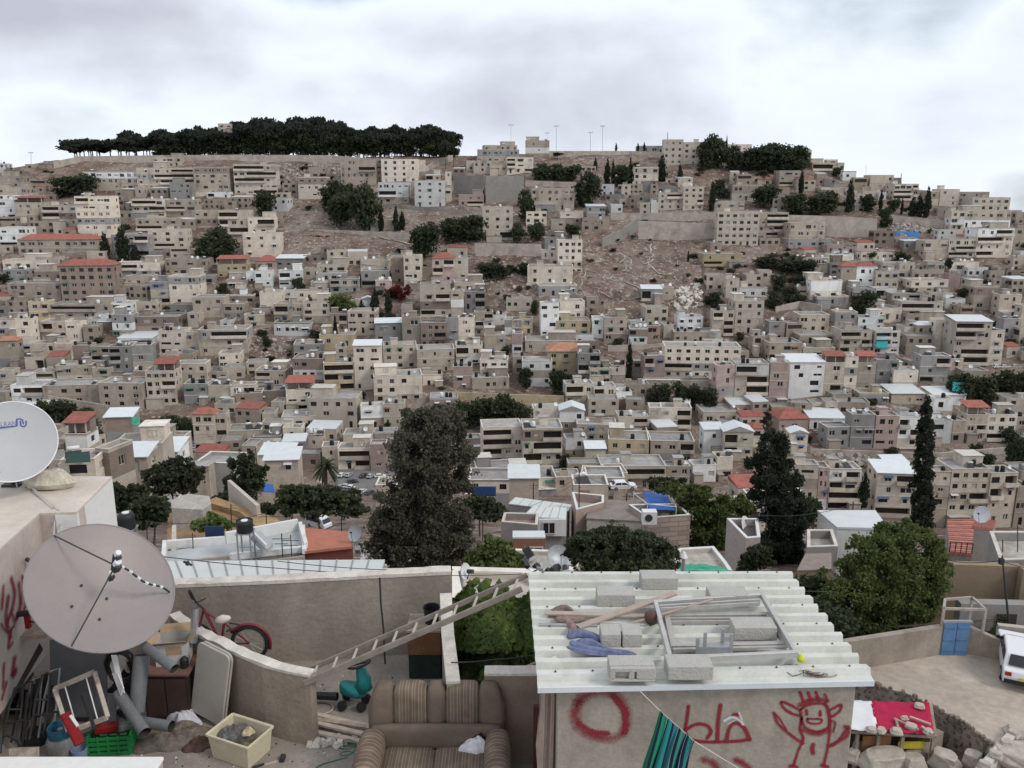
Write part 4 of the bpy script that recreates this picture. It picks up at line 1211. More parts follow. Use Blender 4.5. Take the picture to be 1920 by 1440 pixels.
ROUGHW = M('rough_plaster_wall', (.30, .255, .21), rough=.95, var=.2, scale=.8, fine=6, dirt=.6, dirtcol=(.15, .11, .085), dscale=.5, bump=.3, streak=1)
BROWNW = M('brown_wall', (.27, .205, .14), rough=.95, var=.12, scale=.3, fine=3, dirt=.4, dirtcol=(.16, .12, .085), dscale=.3, streak=2)
GREYW = M('grey_render', (.27, .255, .24), rough=.95, var=.14, scale=.4, fine=4, dirt=.5, dirtcol=(.15, .13, .11), dscale=.4, streak=2)
WHITEW = M('white_render', (.66, .66, .645), rough=.85, var=.07, scale=.6, fine=5, dirt=.2, streak=3)
CREAMW = M('cream_render', (.5, .45, .39), rough=.9, var=.1, scale=.6, fine=5, dirt=.3, streak=3)
ROOFG = M('grey_roof_coating', (.42, .44, .44), rough=.9, var=.1, scale=.7, fine=5, dirt=.3, dirtcol=(.3, .29, .27))
ROOFD = M('dusty_roof', (.40, .37, .33), rough=.95, var=.25, scale=.8, fine=5, dirt=.55, dirtcol=(.24, .2, .17), dscale=.7)
BLUET = M('blue_tarpaulin', (.018, .10, .36), rough=.6, var=.15, scale=.7)
GREENT = M('green_tarpaulin', (.06, .34, .22), rough=.7, var=.25, scale=1.5)
PANELW = M('white_roof_panel', (.64, .66, .63), rough=.4, var=.05, scale=.7, dirt=.2, dirtcol=(.5, .5, .47))
ORROOF = M('orange_red_roof', (.42, .155, .10), rough=.8, var=.12, scale=.6, fine=5, dirt=.2)
# --- dirt yard with its retaining edge
YZ = -21.0
yard_pix = [(1560, 1230), (1560, 1262), (1640, 1285), (1700, 1300), (1752, 1325), (1800, 1352), (1848, 1385), (1872, 1410), (1893, 1425), (1960, 1440), (2120, 1420), (2120, 1215), (1850, 1215)]
P = [atz(x, y, YZ) for x, y in yard_pix]; mb = MB(); q = [(p.x, p.y) for p in P][::-1]
mb.prism(q[:], YZ - 6, YZ)
tag(mb.build('dirt_yard', YARDM), kind='structure')
# irregular stone lip along the yard's edge
rr = random.Random(3); mb = MB(); E = [P[i] for i in range(1, 9)]
for a, b in zip(E, E[1:]):
 L = (b - a).length; k = max(2, int(L / .22))
 for i in range(k):
  p = a.lerp(b, (i + .5) / k); s = rr.uniform(.1, .3)
  mb.box(p + Vector((0, 0, rr.uniform(-.05, .1))), (s, s * rr.uniform(.6, 1.2), s * rr.uniform(.4, .9)), Matrix.Rotation(rr.uniform(0, 3), 3, 'Z'), taper=.8)
 k = max(2, int(L / .3))
 for j in range(9):
  for i in range(k):
   p = a.lerp(b, (i + rr.random()) / k); s = rr.uniform(.1, .3)
   mb.box(p + Vector((0, 0, -.1 - j * .26)), (s, s * rr.uniform(.5, .9), s * rr.uniform(.4, .8)), Matrix.Rotation(rr.uniform(0, 3), 3, Vector((rr.random(), rr.random(), rr.random() + .1)).normalized()), taper=.8)
tag(mb.build('rubble_edge', M('shaded_rubble', (.19, .155, .125), rough=1, var=.3, scale=2, dirt=.5, dirtcol=(.08, .06, .05))), 'rough rubble stones of the curved retaining edge under the dirt yard', kind='stuff')  # dark colour holds brown earth plus the shade on the bank
# --- wall with the blue door behind the yard
def seg_wall(name, a, b, z0, z1, th, mat, label, cat='wall', cap=None):
 mb = MB(); d = (Vector((b[0], b[1], 0)) - Vector((a[0], a[1], 0))).normalized(); n = Vector((-d.y, d.x, 0)) * th
 a3, b3 = Vector((a[0], a[1], 0)), Vector((b[0], b[1], 0))
 za, zb = (z1, z1) if not isinstance(z1, (tuple, list)) else z1
 mb.hexa([(a3.x, a3.y, z0), (b3.x, b3.y, z0), (b3.x + n.x, b3.y + n.y, z0), (a3.x + n.x, a3.y + n.y, z0)], [(a3.x, a3.y, za), (b3.x, b3.y, zb), (b3.x + n.x, b3.y + n.y, zb), (a3.x + n.x, a3.y + n.y, za)])
 o = mb.build(name, mat, org=(a3.x, a3.y, z0)); return tag(o, label, cat)
w0, w1, w2, w3 = atz(1570, 1262, YZ), atz(1762, 1228, YZ), atz(1810, 1226, YZ), atz(1872, 1236, YZ)
seg_wall('yard_wall', w0, w1, YZ - 1, (YZ + 1.45, YZ + 1.4), .3, ROUGHW, 'crumbling plastered wall left of the blue metal door')
seg_wall('yard_wall', w2, w3, YZ - 1, (YZ + 1.35, YZ + .9), .3, ROUGHW, 'crumbling plastered wall right of the blue metal door')
e = thing('metal_door', ((w1.x + w2.x) / 2, w1.y, YZ), 'closed blue double leaf metal door in the yard wall', 'door')
dw = w2.x - w1.x
for sgn in (-1, 1):
 mb = MB(); cx = e.location.x + sgn * dw / 4; mb.box((cx, w1.y - .02, YZ + .82), (dw / 2 - .03, .06, 1.64)); 
 for k in (.25, .8, 1.4): mb.box((cx, w1.y - .065, YZ + k), (dw / 2 - .1, .03, .06))
 mb.build('door_leaf', M('blue_door_paint', (.10, .20, .36), rough=.5, var=.2, scale=2, dirt=.3, dirtcol=(.25, .22, .2)), e)
mb = MB(); mb.box((e.location.x, w1.y, YZ + 1.68), (dw + .12, .14, .1)); mb.build('door_frame', GALV, e)
# pergola frame over the door
def frame_struct(name, label, cat, bars, r, mat, z0=None):
 c = Vector(bars[0][0]); e = thing(name, c, label, cat)
 for a, b in bars: mb = MB(); mb.bar(a, b, r, r); mb.build('beam', mat, e)
 return e
a1, a2, a3, a4 = at(1768, 1132, 37.5), at(1830, 1140, 37.5), at(1846, 1142, 39), at(1822, 1124, 41)
zf = a1.z; A = [atz(x, y, YZ + 2.3) for x, y in ((1770, 1141), (1848, 1143), (1823, 1120), (1772, 1124))]
frame_struct('pergola', 'weathered open timber pergola frame behind the blue door', 'pergola', [(A[i], A[(i + 1) % 4]) for i in range(4)] + [(p, Vector((p.x, p.y, YZ - .5))) for p in A], .10, M('grey_timber', (.36, .32, .28), rough=.9, var=.2, scale=3))
# brown retaining wall, grey base, roofs above it on the right
b0, b1 = at(1786, 1150, 43), at(2050, 1150, 42)
seg_wall('brown_retaining_wall', (at(1700, 1100, 43.5).x, 43.5), (at(1912, 1100, 43).x, 43), -27, at(1800, 1060, 43.2).z, .5, BROWNW, 'tall plain brown retaining wall behind the blue door', 'wall')
seg_wall('brown_retaining_wall', (at(1914, 1100, 42.4).x, 42.4), (at(2100, 1100, 42).x, 42), -27, at(1915, 1068, 42.4).z, .5, BROWNW, 'brown wall end at the right edge of the picture', 'wall')
seg_wall('grey_base_wall', (at(1800, 1150, 40.6).x, 40.6), (at(2100, 1150, 40.2).x, 40.2), -27, at(1850, 1132, 40.6).z, .6, GREYW, 'grey lower wall with a dark opening under the brown wall', 'wall')
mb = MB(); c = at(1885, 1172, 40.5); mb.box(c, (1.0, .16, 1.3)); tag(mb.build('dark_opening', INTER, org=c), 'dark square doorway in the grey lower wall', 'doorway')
seg_wall('low_wall', (at(1872, 1180, 37.5).x, 37.5), (at(2060, 1195, 36.5).x, 36.5), -24, at(1900, 1183, 37).z, .3, WALLST, 'low stone wall with a pale coping behind the white car')
zr = at(1860, 1010, 50).z
e, P = poly_house('house', [(1853, 1012), (1990, 1012), (2050, 1062), (1872, 1068)], zr, 6, 'flat dusty roofed house with white parapet at the right edge', GREYW, ROOFD, par=.55)
for x, y0_, y1_ in ((1880, 1012, 1050), (1908, 985, 1040)):
 p = at(x, y1_, 48); t = at(x, y0_, 48); mb = MB(); mb.tube([p, t], .03, 5); tag(mb.build('roof_post', DARKST, org=p), 'thin dark post on the dusty roof, ' + ('nearer the red tiles' if x < 1900 else 'beside the picture edge'), 'post')
mb = MB(); p0, p1 = at(1885, 1240, 39), at(1879, 1042, 39.5); mb.tube([(p0.x, p0.y, YZ - 1), p1], [.06, .04], 6); mb.box(p1 + Vector((0, 0, -.3)), (.2, .2, .3))
tag(mb.build('utility_pole', DARKST, org=(p0.x, p0.y, YZ - 1)), 'slim dark utility pole in front of the brown wall', 'pole')
# red tiled roof house
zt = at(1800, 985, 56).z
def tile_roof(pix, zs, label, name='house'):
 A, B, C_, D = [at(x, y, Y) for (x, y), Y in zip(pix, zs)]     # back left, back right, front right, front left
 e = thing(name, ((C_ + D) / 2).to_tuple()[:2] + (D.z - 4,), label, 'house')
 n = 17; rb = MB()
 for i in range(n):
  t0, t1 = i / n, (i + 1) / n
  a, b, c, d = D.lerp(A, t0), C_.lerp(B, t0), C_.lerp(B, t1), D.lerp(A, t1); up = Vector((0, 0, .14))
  rb.hexa([a - up, b - up, c - up, d - up], [a + up * .7, b + up * .7, c, d], mi=i % 2)
 rb.build('roof', [M('pink_tile', (.40, .16, .13), rough=.8, var=.2, scale=2), M('pale_pink_tile', (.50, .26, .22), rough=.8, var=.2, scale=2)], e)
 mb = MB(); z0 = D.z - 7
 q = [D, C_, B, A]; mb.hexa([(p.x, p.y, z0) for p in q], [(p.x, p.y, p.z - .12) for p in q]); mb.build('wall', GREYW, e); return e
tile_roof([(1776, 974), (1828, 974), (1822, 1040), (1780, 1036)], (58, 58, 51.5, 51.5), 'red tiled steep roof house with a railing at its eaves')
tile_roof([(1822, 976), (1868, 977), (1862, 992), (1826, 990)], (58.4, 58.4, 56, 56), 'small red tiled roof right of the steep red tiled roof')
p0, p1 = at(1780, 1035, 51.3), at(1822, 1038, 51.3)
fr = thing('railing', p0, 'dark railing along the eaves of the red tiled roof', 'railing')
for a, b in [(p0 + Vector((0, 0, .7)), p1 + Vector((0, 0, .7)))] + [(p0.lerp(p1, k / 4), p0.lerp(p1, k / 4) + Vector((0, 0, .7))) for k in range(5)]:
 mb = MB(); mb.bar(a, b, .05, .05); mb.build('rail', DARKST, fr)
def big_dish(p, r, aim, label, mast=1.5, mat=None, name='satellite_dish', offs=None):
 e = thing(name, (p.x, p.y, p.z - mast), label, 'satellite dish'); aim = Vector(aim).normalized(); rot = aim.to_track_quat('Z', 'Y').to_matrix()
 mb = MB(); pr = [(r * k / 6, .28 * r * (k / 6) ** 2) for k in range(7)]
 mb.lathe(pr, p, rot, n=28); mb.lathe([(a + (.0 if a < r * .9 else .01), b - .012) for a, b in pr][::-1], p, rot, n=28); mb.build('reflector', mat or WHITEPL, e, smooth=True)
 mb = MB(); mb.tube([p - Vector((0, 0, mast)), p - aim * .12], .035, 8); mb.build('mast', GALV, e)
 f = p + aim * r * .95; mb = MB()
 mb.tube([p + rot @ Vector((0, -r, .28 * r)), f], .015, 5); mb.lathe([(0, -.06), (.05, -.06), (.05, .08), (0, .08)], f, rot, n=8); mb.build('feed_arm', DARKST, e)
 return e
big_dish(at(1843, 965, 52), .55, (-.9, -.5, .35), 'white dish on a mast above the red tiled roof', 1.5)
big_dish(at(1396, 992, 60), .95, (.75, -.45, .45), 'large pale dish on the corner roof left of the big conifer', 1.0)
# white building with white sheet roof
zr = at(1600, 965, 62).z
e, P = poly_house('white_building', [(1534, 961), (1640, 961), (1664, 994), (1570, 992)], zr, 6, 'white walled building with a bright white sheet roof behind the yard trees', WHITEW, WMETAL, thick=.18)
pf = sorted(P, key=lambda p: p.y)
fl, bl = min(P[:], key=lambda p: p.y + p.x * .5), min(P[:], key=lambda p: -p.y + p.x)
wall_window(e, bl, fl, .45, zr - 1.5, 1.1, 1.3)
wall_window(e, bl, fl, .8, zr - 1.5, .8, 1.3)
# small roof and brown shed in front of it
zr = at(1530, 1035, 55).z
poly_house('house', [(1512, 1008), (1560, 1008), (1570, 1040), (1512, 1042)], zr, 5, 'low grey walled terrace left of the white building', GREYW, ROOFD, par=.6)
e, P = poly_house('shed', [(1510, 1042), (1558, 1040), (1558, 1070), (1495, 1072)], at(1520, 1055, 50).z, 4, 'brown sheet roofed shed below the low grey terrace', BROWNW, M('brown_sheet', (.25, .2, .17), rough=.8, var=.15, scale=2))
def tarp(name, pts, label, mat, sag=.3, n=8, cat='tarpaulin', rag=0.):
 A, B, C_, D = pts; mb = MB(); r = random.Random(len(label)); vs = []
 for j in range(n + 1):
  for i in range(n + 1):
   u, v = i / n, j / n; p = A.lerp(B, u).lerp(D.lerp(C_, u), v); p = p + Vector((0, 0, -sag * 4 * u * (1 - u) * v * (1 - v) * 2 + r.uniform(-1, 1) * rag)); vs.append(p)
 mb.add(vs, [(j * (n + 1) + i, j * (n + 1) + i + 1, (j + 1) * (n + 1) + i + 1, (j + 1) * (n + 1) + i) for j in range(n) for i in range(n)])
 o = mb.build(name, mat, org=D, smooth=True); s = o.modifiers.new('cloth', 'SOLIDIFY'); s.thickness = .03; return tag(o, label, cat)
# blue tarpaulin and the flat roofed house with white parapets
zr = at(1240, 1000, 68).z
e, P = poly_house('house', [(1178, 960), (1270, 958), (1294, 980), (1215, 986)], zr, 7, 'flat roofed stone house with white parapet in front of the blue tarpaulin', M('banded_stone', (.42, .34, .29), rough=.9, var=.1, scale=.6, course=.25, bw=2, bh=.45, bdist=.05), ROOFD, par=.7, capm=WHITEW)
fr_ = sorted(P, key=lambda p: p.y)[:2]; fr_.sort(key=lambda p: p.x)
wall_window(e, fr_[0], fr_[1], .28, zr - 2, 1.1, 1.5)
mb = MB(); c = at(1217, 973, 67); mb.box((c.x, c.y, c.z + .2), (1.2, .8, 1.1)); mb.lathe([(0, .0), (.32, .0), (.32, .05), (0, .05)], (c.x - .1, c.y - .41, c.z + .25), Matrix.Rotation(R(90), 3, 'X'), n=12, mi=1)
tag(mb.build('air_conditioner', [WHITEPL, DARKST], org=c), 'white air conditioning unit on the corner of the white parapet roof', 'air conditioner')
tarp('blue_tarpaulin', [at(1204, 921, 78), at(1250, 928, 78), at(1266, 957, 70), at(1218, 956, 70)], 'bright blue tarpaulin stretched over a roof frame', BLUET, .5, rag=.04)
fa = [at(1188, 925, 78), at(1255, 925, 78.5), at(1268, 950, 71), at(1214, 945, 71)]
frame_struct('tarpaulin_frame', 'thin pale pipe frame carrying the blue tarpaulin', 'frame', [(fa[i], fa[(i + 1) % 4]) for i in range(4)] + [(p, p - Vector((0, 0, 3))) for p in fa], .07, WMETAL)
# brown corrugated roof, pink wall, white panelled roof house
zr = at(1160, 965, 72).z
e, P = poly_house('house', [(1142, 940), (1200, 942), (1216, 980), (1100, 974), (1104, 960)], zr, 5, 'house with a dark brown sheet roof between white panels and white parapet', CREAMW, M('brown_sheet_roof', (.23, .195, .17), rough=.85, var=.2, scale=1.5, fine=8), thick=.15)
zr = at(1090, 945, 75).z
e, P = poly_house('house', [(1072, 938), (1132, 944), (1132, 958), (1080, 972)], zr, 5, 'pale pink walled terrace with white coping right of the white panel roof', WM['p'], ROOFD, par=.8, capm=WHITEW)
def panel_roof(name, pix, Ys, label, n=5, wallh=6, wallm=WHITEW, dirx=True):
 A, B, C_, D = [at(x, y, Y) for (x, y), Y in zip(pix, Ys)]
 e = thing(name, (D.x, D.y, D.z - wallh), label, 'house')
 for i in range(n):
  t0, t1 = (i + .02) / n, (i + .98) / n
  a, b, c, d = D.lerp(C_, t0), D.lerp(C_, t1), A.lerp(B, t1), A.lerp(B, t0); up = Vector((0, 0, .08))
  mb = MB(); mb.hexa([a - up, b - up, c - up, d - up], [a, b, c, d]); mb.build('roof_panel', PANELW, e)
  mb2 = MB(); mb2.bar(d.lerp(a, 0) + Vector((0, 0, -.02)), a + Vector((0, 0, -.02)), .05, .07); mb2.build('seam', GALV, e)
 q = [D, C_, B, A]; z0 = min(p.z for p in q) - wallh; mb = MB(); c0 = sum(q, Vector()) / 4; q = [c0 + (p - c0) * .97 for p in q]
 mb.hexa([(p.x, p.y, z0) for p in q], [(p.x, p.y, p.z - .1) for p in q]); mb.build('wall', wallm, e); return e
panel_roof('house', [(966, 932), (1072, 946), (1066, 958), (953, 944)], (80, 78, 73, 75), 'long white panel roofed house left of the pink walled terrace', 6, 6, GREYW)
e = panel_roof('house', [(998, 950), (1063, 952), (1062, 972), (980, 968)], (72, 72, 67.5, 67.5), 'white panel roofed upper room over grey block walls', 5, 6, GREYW)
pa, pb = at(980, 968, 67.3), at(1062, 972, 67.3); mb = MB(); mb.bar(Vector((pa.x, 67.3, pa.z - 1)), Vector((pb.x, 67.3, pa.z - 1)), .2, 1.5)
mb.build('upper_wall', WHITEW, e)
wall_window(e, Vector((pa.x, 67.15, 0)), Vector((pb.x, 67.15, 0)), .6, pa.z - 1, 1.1, 1.1, 'pale')
zr = at(1000, 1000, 62).z
poly_house('house', [(945, 972), (1010, 974), (1008, 996), (940, 990)], zr, 5, 'low pinkish terrace house below and left of the white panel roofs', GREYW, M('pink_terrace', (.36, .24, .2), rough=.9, var=.2, scale=1), par=.5)
e, P = poly_house('shed', [(962, 998), (1020, 998), (1022, 1010), (962, 1010)], at(990, 1003, 58).z, 4.5, 'reddish brown walled shed with a white framed window', M('red_brown_wall', (.25, .12, .08), rough=.9, var=.2, scale=1), WMETAL)
f_ = sorted(P, key=lambda p: p.y)[:2]; f_.sort(key=lambda p: p.x); wall_window(e, f_[0], f_[1], .65, at(990, 1003, 58).z - 1.3, 1.4, 1.4, 'pale')
# corner building with pale wall left of conifer
zr = at(1380, 990, 60).z
poly_house('house', [(1362, 984), (1420, 984), (1425, 1020), (1398, 1022)], zr, 6, 'pale walled house corner with dark roof left of the big conifer', M('pale_corner_wall', (.42, .36, .33), rough=.9, var=.1, course=.1), M('dark_roof', (.12, .11, .1), rough=.9, var=.2), par=.5, capm=WHITEW)
zr = at(1300, 1050, 48).z
poly_house('house', [(1270, 1036), (1338, 1032), (1362, 1062), (1400, 1120), (1250, 1120)], zr, 5, 'flat dusty roof behind the corrugated shed roof', CREAMW, ROOFD, par=.25, capm=WHITEW)
tarp('green_tarpaulin', [at(1272, 1058, 45), at(1330, 1060, 45), at(1388, 1074, 42), at(1276, 1072, 43)], 'torn green netting lying over the dusty flat roof', GREENT, -.1, rag=.12)
mb = MB(); p = at(1282, 1078, 40); t = at(1282, 1045, 40); mb.tube([p - Vector((0, 0, 2)), t], .09, 8); mb.lathe([(.2, 0), (.06, .3), (0, .32)], t, n=8, mi=1); tag(mb.build('chimney_pipe', [GREYW, WHITEPL], org=p - Vector((0, 0, 2))), 'grey capped vent pipe in front of the green netting', 'vent pipe')
# left: house with roof court, tank, stairs, orange roof
zc = at(480, 1030, 46).z
e, P = poly_house('house', [(316, 1035), (424, 1020), (562, 990), (572, 1035), (432, 1052), (314, 1060)][::-1], zc, 6, 'house with a white walled grey roof court beside the orange roof', GREYW, ROOFG, par=.0, thick=.05)
WV = lambda a, b, za, zb, lab: seg_wall('roof_parapet', a, b, za, zb, .22, WHITEW, lab, 'parapet')
c1, c2, c3, c4 = atz(425, 1022, zc), atz(560, 996, zc), atz(571, 1036, zc), atz(432, 1050, zc)
WV(c1, c2, zc, zc + .75, 'white back parapet of the grey roof court'); WV(c2, c3, zc, zc + .6, 'white parapet between the roof court and the orange roof'); WV(c4, c3, zc, zc + .35, 'low front parapet of the grey roof court')
d1, d2, d3 = atz(314, 1030, zc), atz(312, 1060, zc), atz(424, 1022, zc)
WV(d1, d3, zc, zc + .5, 'white back parapet of the left roof terrace'); WV(d2, d1, zc, zc + .6, 'white side parapet at the left end of the roof terrace')
seg_wall('block_wall', atz(310, 1068, zc), atz(430, 1052, zc), zc - 4, (zc + .3, zc + .3), .2, ROUGHW, 'bare block front wall under the left roof terrace')
seg_wall('block_wall', atz(432, 1066, zc), atz(572, 1048, zc), zc - 4, (zc + .15, zc + .15), .2, ROUGHW, 'bare block front wall under the grey roof court')
A = [at(566, 989, 49), at(655, 997, 49), at(660, 1024, 45), at(570, 1034, 45)]
e = thing('house', (A[3].x, A[3].y, A[3].z - 6), 'low house with a smooth orange red roof right of the roof court', 'house')
mb = MB(); up = Vector((0, 0, .15)); mb.hexa([A[3] - up, A[2] - up, A[1] - up, A[0] - up], [A[3], A[2], A[1], A[0]]); mb.build('roof', ORROOF, e)
mb = MB(); q = [A[3], A[2], A[1], A[0]]; mb.hexa([(p.x, p.y + .2, p.z - 6) for p in q], [(p.x, p.y + .2, p.z - .17) for p in q]); mb.build('wall', M('dark_red_wall', (.16, .05, .04), rough=.9), e)
mb = MB(); mb.bar(at(568, 988, 49), at(571, 1034, 45), .25, .3); mb.build('verge', WHITEW, e)
def tank_stand(px, yt, yb, Y, label, r=.55, hs=2.5):
 t = at(px, yt, Y); b = at(px, yb, Y); e = thing('water_tank', (t.x, Y, b.z - hs), label, 'water tank'); mb = MB(); h = t.z - b.z
 mb.lathe([(0, 0), (r, 0), (r * 1.03, .1), (r, .2), (r * 1.03, .35), (r, .5), (r * 1.03, .65), (r, h * .8), (r * .7, h * .93), (0, h * .95)], (t.x, Y, b.z), n=18); mb.build('tank_body', BLACKPL, e, smooth=True)
 mb = MB(); mb.lathe([(0, h * .9), (r * .42, h * .9), (r * .42, h * 1.0), (0, h * 1.04)], (t.x, Y, b.z), n=14); mb.build('lid', WHITEPL, e)
 for sx in (-1, 1):
  for sy in (-1, 1): mb = MB(); mb.bar((t.x + sx * r * .8, Y + sy * r * .8, b.z - hs), (t.x + sx * r * .8, Y + sy * r * .8, b.z), .07, .07); mb.build('leg', GALV, e)
 mb = MB(); mb.box((t.x, Y, b.z - .03), (r * 2, r * 2, .06)); mb.box((t.x, Y, b.z - hs * .5), (r * 1.7, .05, .05)); mb.build('platform', GALV, e); return e
tank_stand(235, 960, 990, 47, 'black water tank on a concrete stand left of the roof terrace', .48, 2.2)
tank_stand(458, 975, 996, 44.5, 'black water tank on a steel stand at the roof court stairs', .45, 1.9)
s0, s1 = at(474, 1008, 45.5), at(500, 1034, 44); e = thing('roof_stairs', s1, 'white sloping stair balustrade on the grey roof court', 'stairs')
for k in range(8):
 p = s1.lerp(s0, (k + .5) / 8); mb = MB(); mb.box((p.x, p.y + .4, p.z), (.3, .9, .25)); mb.build('step', ROOFG, e)
mb = MB(); mb.bar(s1 + Vector((0, 0, .3)), s0 + Vector((0, 0, .3)), .12, .25); mb.build('balustrade', WHITEW, e)
mb = MB(); c = at(403, 1005, 47); mb.box(c, (1.1, .1, 1.2)); tag(mb.build('blue_cloth', M('navy_cloth', (.02, .035, .09), rough=.9), org=c), 'dark blue cloth hanging over the roof terrace rail', 'cloth')
# white panelled roof right behind the courtyard wall
e = panel_roof('house', [(268, 1052), (722, 1049), (702, 1105), (300, 1115)], (24.5, 24.5, 19, 19), 'long low house with a white panelled roof right behind the courtyard wall', 15, 5, CREAMW)
# small flat roof + dish right of courtyard wall
zr = -9.2
poly_house('house', [(848, 1076), (985, 1080), (1060, 1120), (1060, 1260), (848, 1260)], zr, 10, 'pale concrete flat roof glimpsed behind the vine leaves', CREAMW, M('pale_screed', (.46, .41, .36), rough=.95, var=.2, scale=1, dirt=.3), par=.15)
big_dish(at(870, 1071, 17), .17, (.95, -.6, .25), 'small white dish seen nearly edge on above the vine', .5)
big_dish(at(1062, 1082, 15), .18, (-.1, .9, .6), 'small round dish back just behind the corrugated roof', .4, mat=WHITEPL)
big_dish(at(668, 1000, 46), .5, (-.5, -.8, .45), 'grey dish right of the orange red roof', .8, mat=GALV)
big_dish(at(1045, 1045, 40), .6, (.3, -.8, .6), 'grey dish standing among the clutter left of the leafy trees', .8, mat=GALV)
# ruined terrace and garden on the left
GARD = M('garden_earth', (.30, .19, .11), rough=1, var=.3, scale=.6, fine=4, dirt=.4, dirtcol=(.13, .12, .05), dscale=.4)
def slab(name, pix, z, mat, h=3, label=None, cat=None, kind=None):
 P = [atz(x, y, z) for x, y in pix]
 if sum(P[i - 1].x * P[i].y - P[i].x * P[i - 1].y for i in range(len(P))) < 0: P.reverse()
 mb = MB(); mb.prism([(p.x, p.y) for p in P], z - h, z); return tag(mb.build(name, mat, org=P[0]), label, cat, kind=kind)
zg = at(400, 1000, 62).z
slab('garden_plot', [(318, 962), (400, 945), (490, 975), (500, 1005), (430, 1010), (312, 1012)], zg, GARD, kind='structure')
slab('ruined_terrace', [(320, 938), (352, 926), (392, 930), (396, 945), (380, 956), (322, 952)], zg + 1.8, ROOFD, 4, 'broken grey concrete terrace above the garden plot', 'terrace')
slab('grass_bank', [(385, 940), (405, 932), (520, 972), (540, 1000), (500, 1005), (450, 960)], zg + .5, M('dry_grass_bank', (.33, .22, .12), rough=1, var=.3, scale=1), kind='structure')
seg_wall('garden_wall', at(430, 948, 70), at(482, 968, 64), zg - 2, zg + 1.5, .3, CREAMW, 'pale coping wall running along the garden slope')
seg_wall('garden_wall', at(318, 940, 60), at(312, 1000, 54), zg - 2, (zg + 1.5, zg + .2), .3, CREAMW, 'pale side wall at the left of the garden plot')
# low hut cluster on the left slope (long building and white roofs)
def hut(x0, x1, yt, yb, Y, c, roof='f', label='', yaw=0., **k): return house(x0, x1, yt, yb, c, roof, Y=Y, label=label, yaw=yaw, found=8, **k)
hut(120, 180, 868, 898, 105, 'l', label='cream corner house right of the lettered dish with dark green awning', yaw=.1)
hut(182, 212, 848, 898, 108, 'l', label='pale corner house tight behind the neighbour roof edge', yaw=-.3)
hut(216, 305, 838, 866, 132, 'l', label='long pale one-storey building with three dark openings', yaw=.12, ncol=3)
hut(230, 278, 868, 888, 118, 's', 'm', label='low shack with white sheet roof under the long pale building', yaw=.05)
hut(262, 335, 852, 874, 140, 'w', 'm', label='low shack with pale blue edged sheet roof', yaw=.05)
hut(368, 440, 878, 902, 112, 'g', label='grey ruined flat roofed house between the garden trees', yaw=-.1)
hut(488, 548, 856, 880, 150, 'l', 'm', label='white sheet roofed house left of the palm', yaw=0)
hut(498, 560, 866, 890, 140, 's', 'm', label='second white sheet roofed hut in front of the palm', yaw=.1)
hut(125, 165, 818, 840, 150, 's', 't', label='small hut with a red canopy left above the long building', yaw=0)
hut(200, 250, 785, 810, 175, 'g', 'm', label='grey sheet roofed hut left of the green tarpaulin hut', yaw=.1)
hut(290, 345, 825, 850, 160, 's', label='small stone hut behind the left garden trees', yaw=0)
hut(705, 745, 922, 935, 150, 's', label='low pale shed at the front edge of the car park', yaw=0, tank=False)
hut(880, 960, 905, 925, 150, 'g', label='dark grey shack above the blue fence', yaw=0)
hut(955, 1010, 900, 925, 140, 's', 'm', label='low roofed house behind the white panel roofs', yaw=0)
hut(1075, 1140, 915, 945, 120, 's', label='small roof cluttered house left of the blue tarpaulin', yaw=0)
hut(1100, 1170, 900, 928, 150, 'g', label='grey tank covered roof below the long balcony building', yaw=0)
ro = random.Random(31); NB = []
def _dn(py):
 ys = np.linspace(44, 198, 80); rr_ = np.array([np.interp(y, PY_, PZ_) / y for y in ys]); return float(np.interp(-ratio(py), -rr_[::1] if False else -rr_, ys) if rr_[0] > rr_[-1] else np.interp(-ratio(py), (-rr_)[::-1], ys[::-1]))
FB = MB(); _D = Drow
def fillnear(x0, x1, yt, yb, ci):
 global Drow
 Drow = _dn; fill_house(x0, x1, yt, yb, ci); Drow = _D
for (x0, x1, y0, y1) in ((215, 320, 925, 990), (860, 950, 925, 965), (1030, 1180, 915, 930), (1380, 1470, 950, 1000)):
 y = y0
 while y < y1:
  x = x0 + ro.uniform(0, 15)
  while x < x1 - 15:
   w = ro.uniform(30, 62); 
   if ro.random() < .8: fillnear(x, x + w, y - ro.uniform(16, 30), y + ro.uniform(-3, 3), ro.choices(range(len(FM)), [4, 3, 2, 2, .3, .4, 1])[0])
   x += w * ro.uniform(.9, 1.3)
  y += 17
o = FB.build('packed_near_houses', [WM[k] for k in FM] + [INTER, ROOFM, REDTILE, WMETAL, CAPM]); tag(o, 'small flat roofed houses crowding the near slope down to the valley', kind='stuff')
tarp('blue_tarpaulin', [at(486, 906, 100), at(512, 908, 100), at(515, 924, 97), at(490, 922, 97)], 'small blue tarpaulin among the garden trees', BLUET, .2)
tarp('green_tarpaulin', [at(246, 782, 172), at(262, 782, 172), at(262, 798, 171), at(246, 798, 171)], 'small bright green tarpaulin on a hut wall', GREENT, 0)
tarp('dark_green_awning', [at(122, 852, 104), at(168, 846, 106), at(170, 866, 101), at(124, 868, 101)], 'dark green awning cloth over the cream corner house', M('dark_green_cloth', (.02, .055, .045), rough=.9), .3)
tarp('blue_fence_cloth', [at(886, 912, 120), at(930, 912, 120), at(930, 930, 120), at(886, 930, 120)], 'blue cloth fence right of the big brown tree', M('navy_fence', (.02, .05, .16), rough=.8), 0)
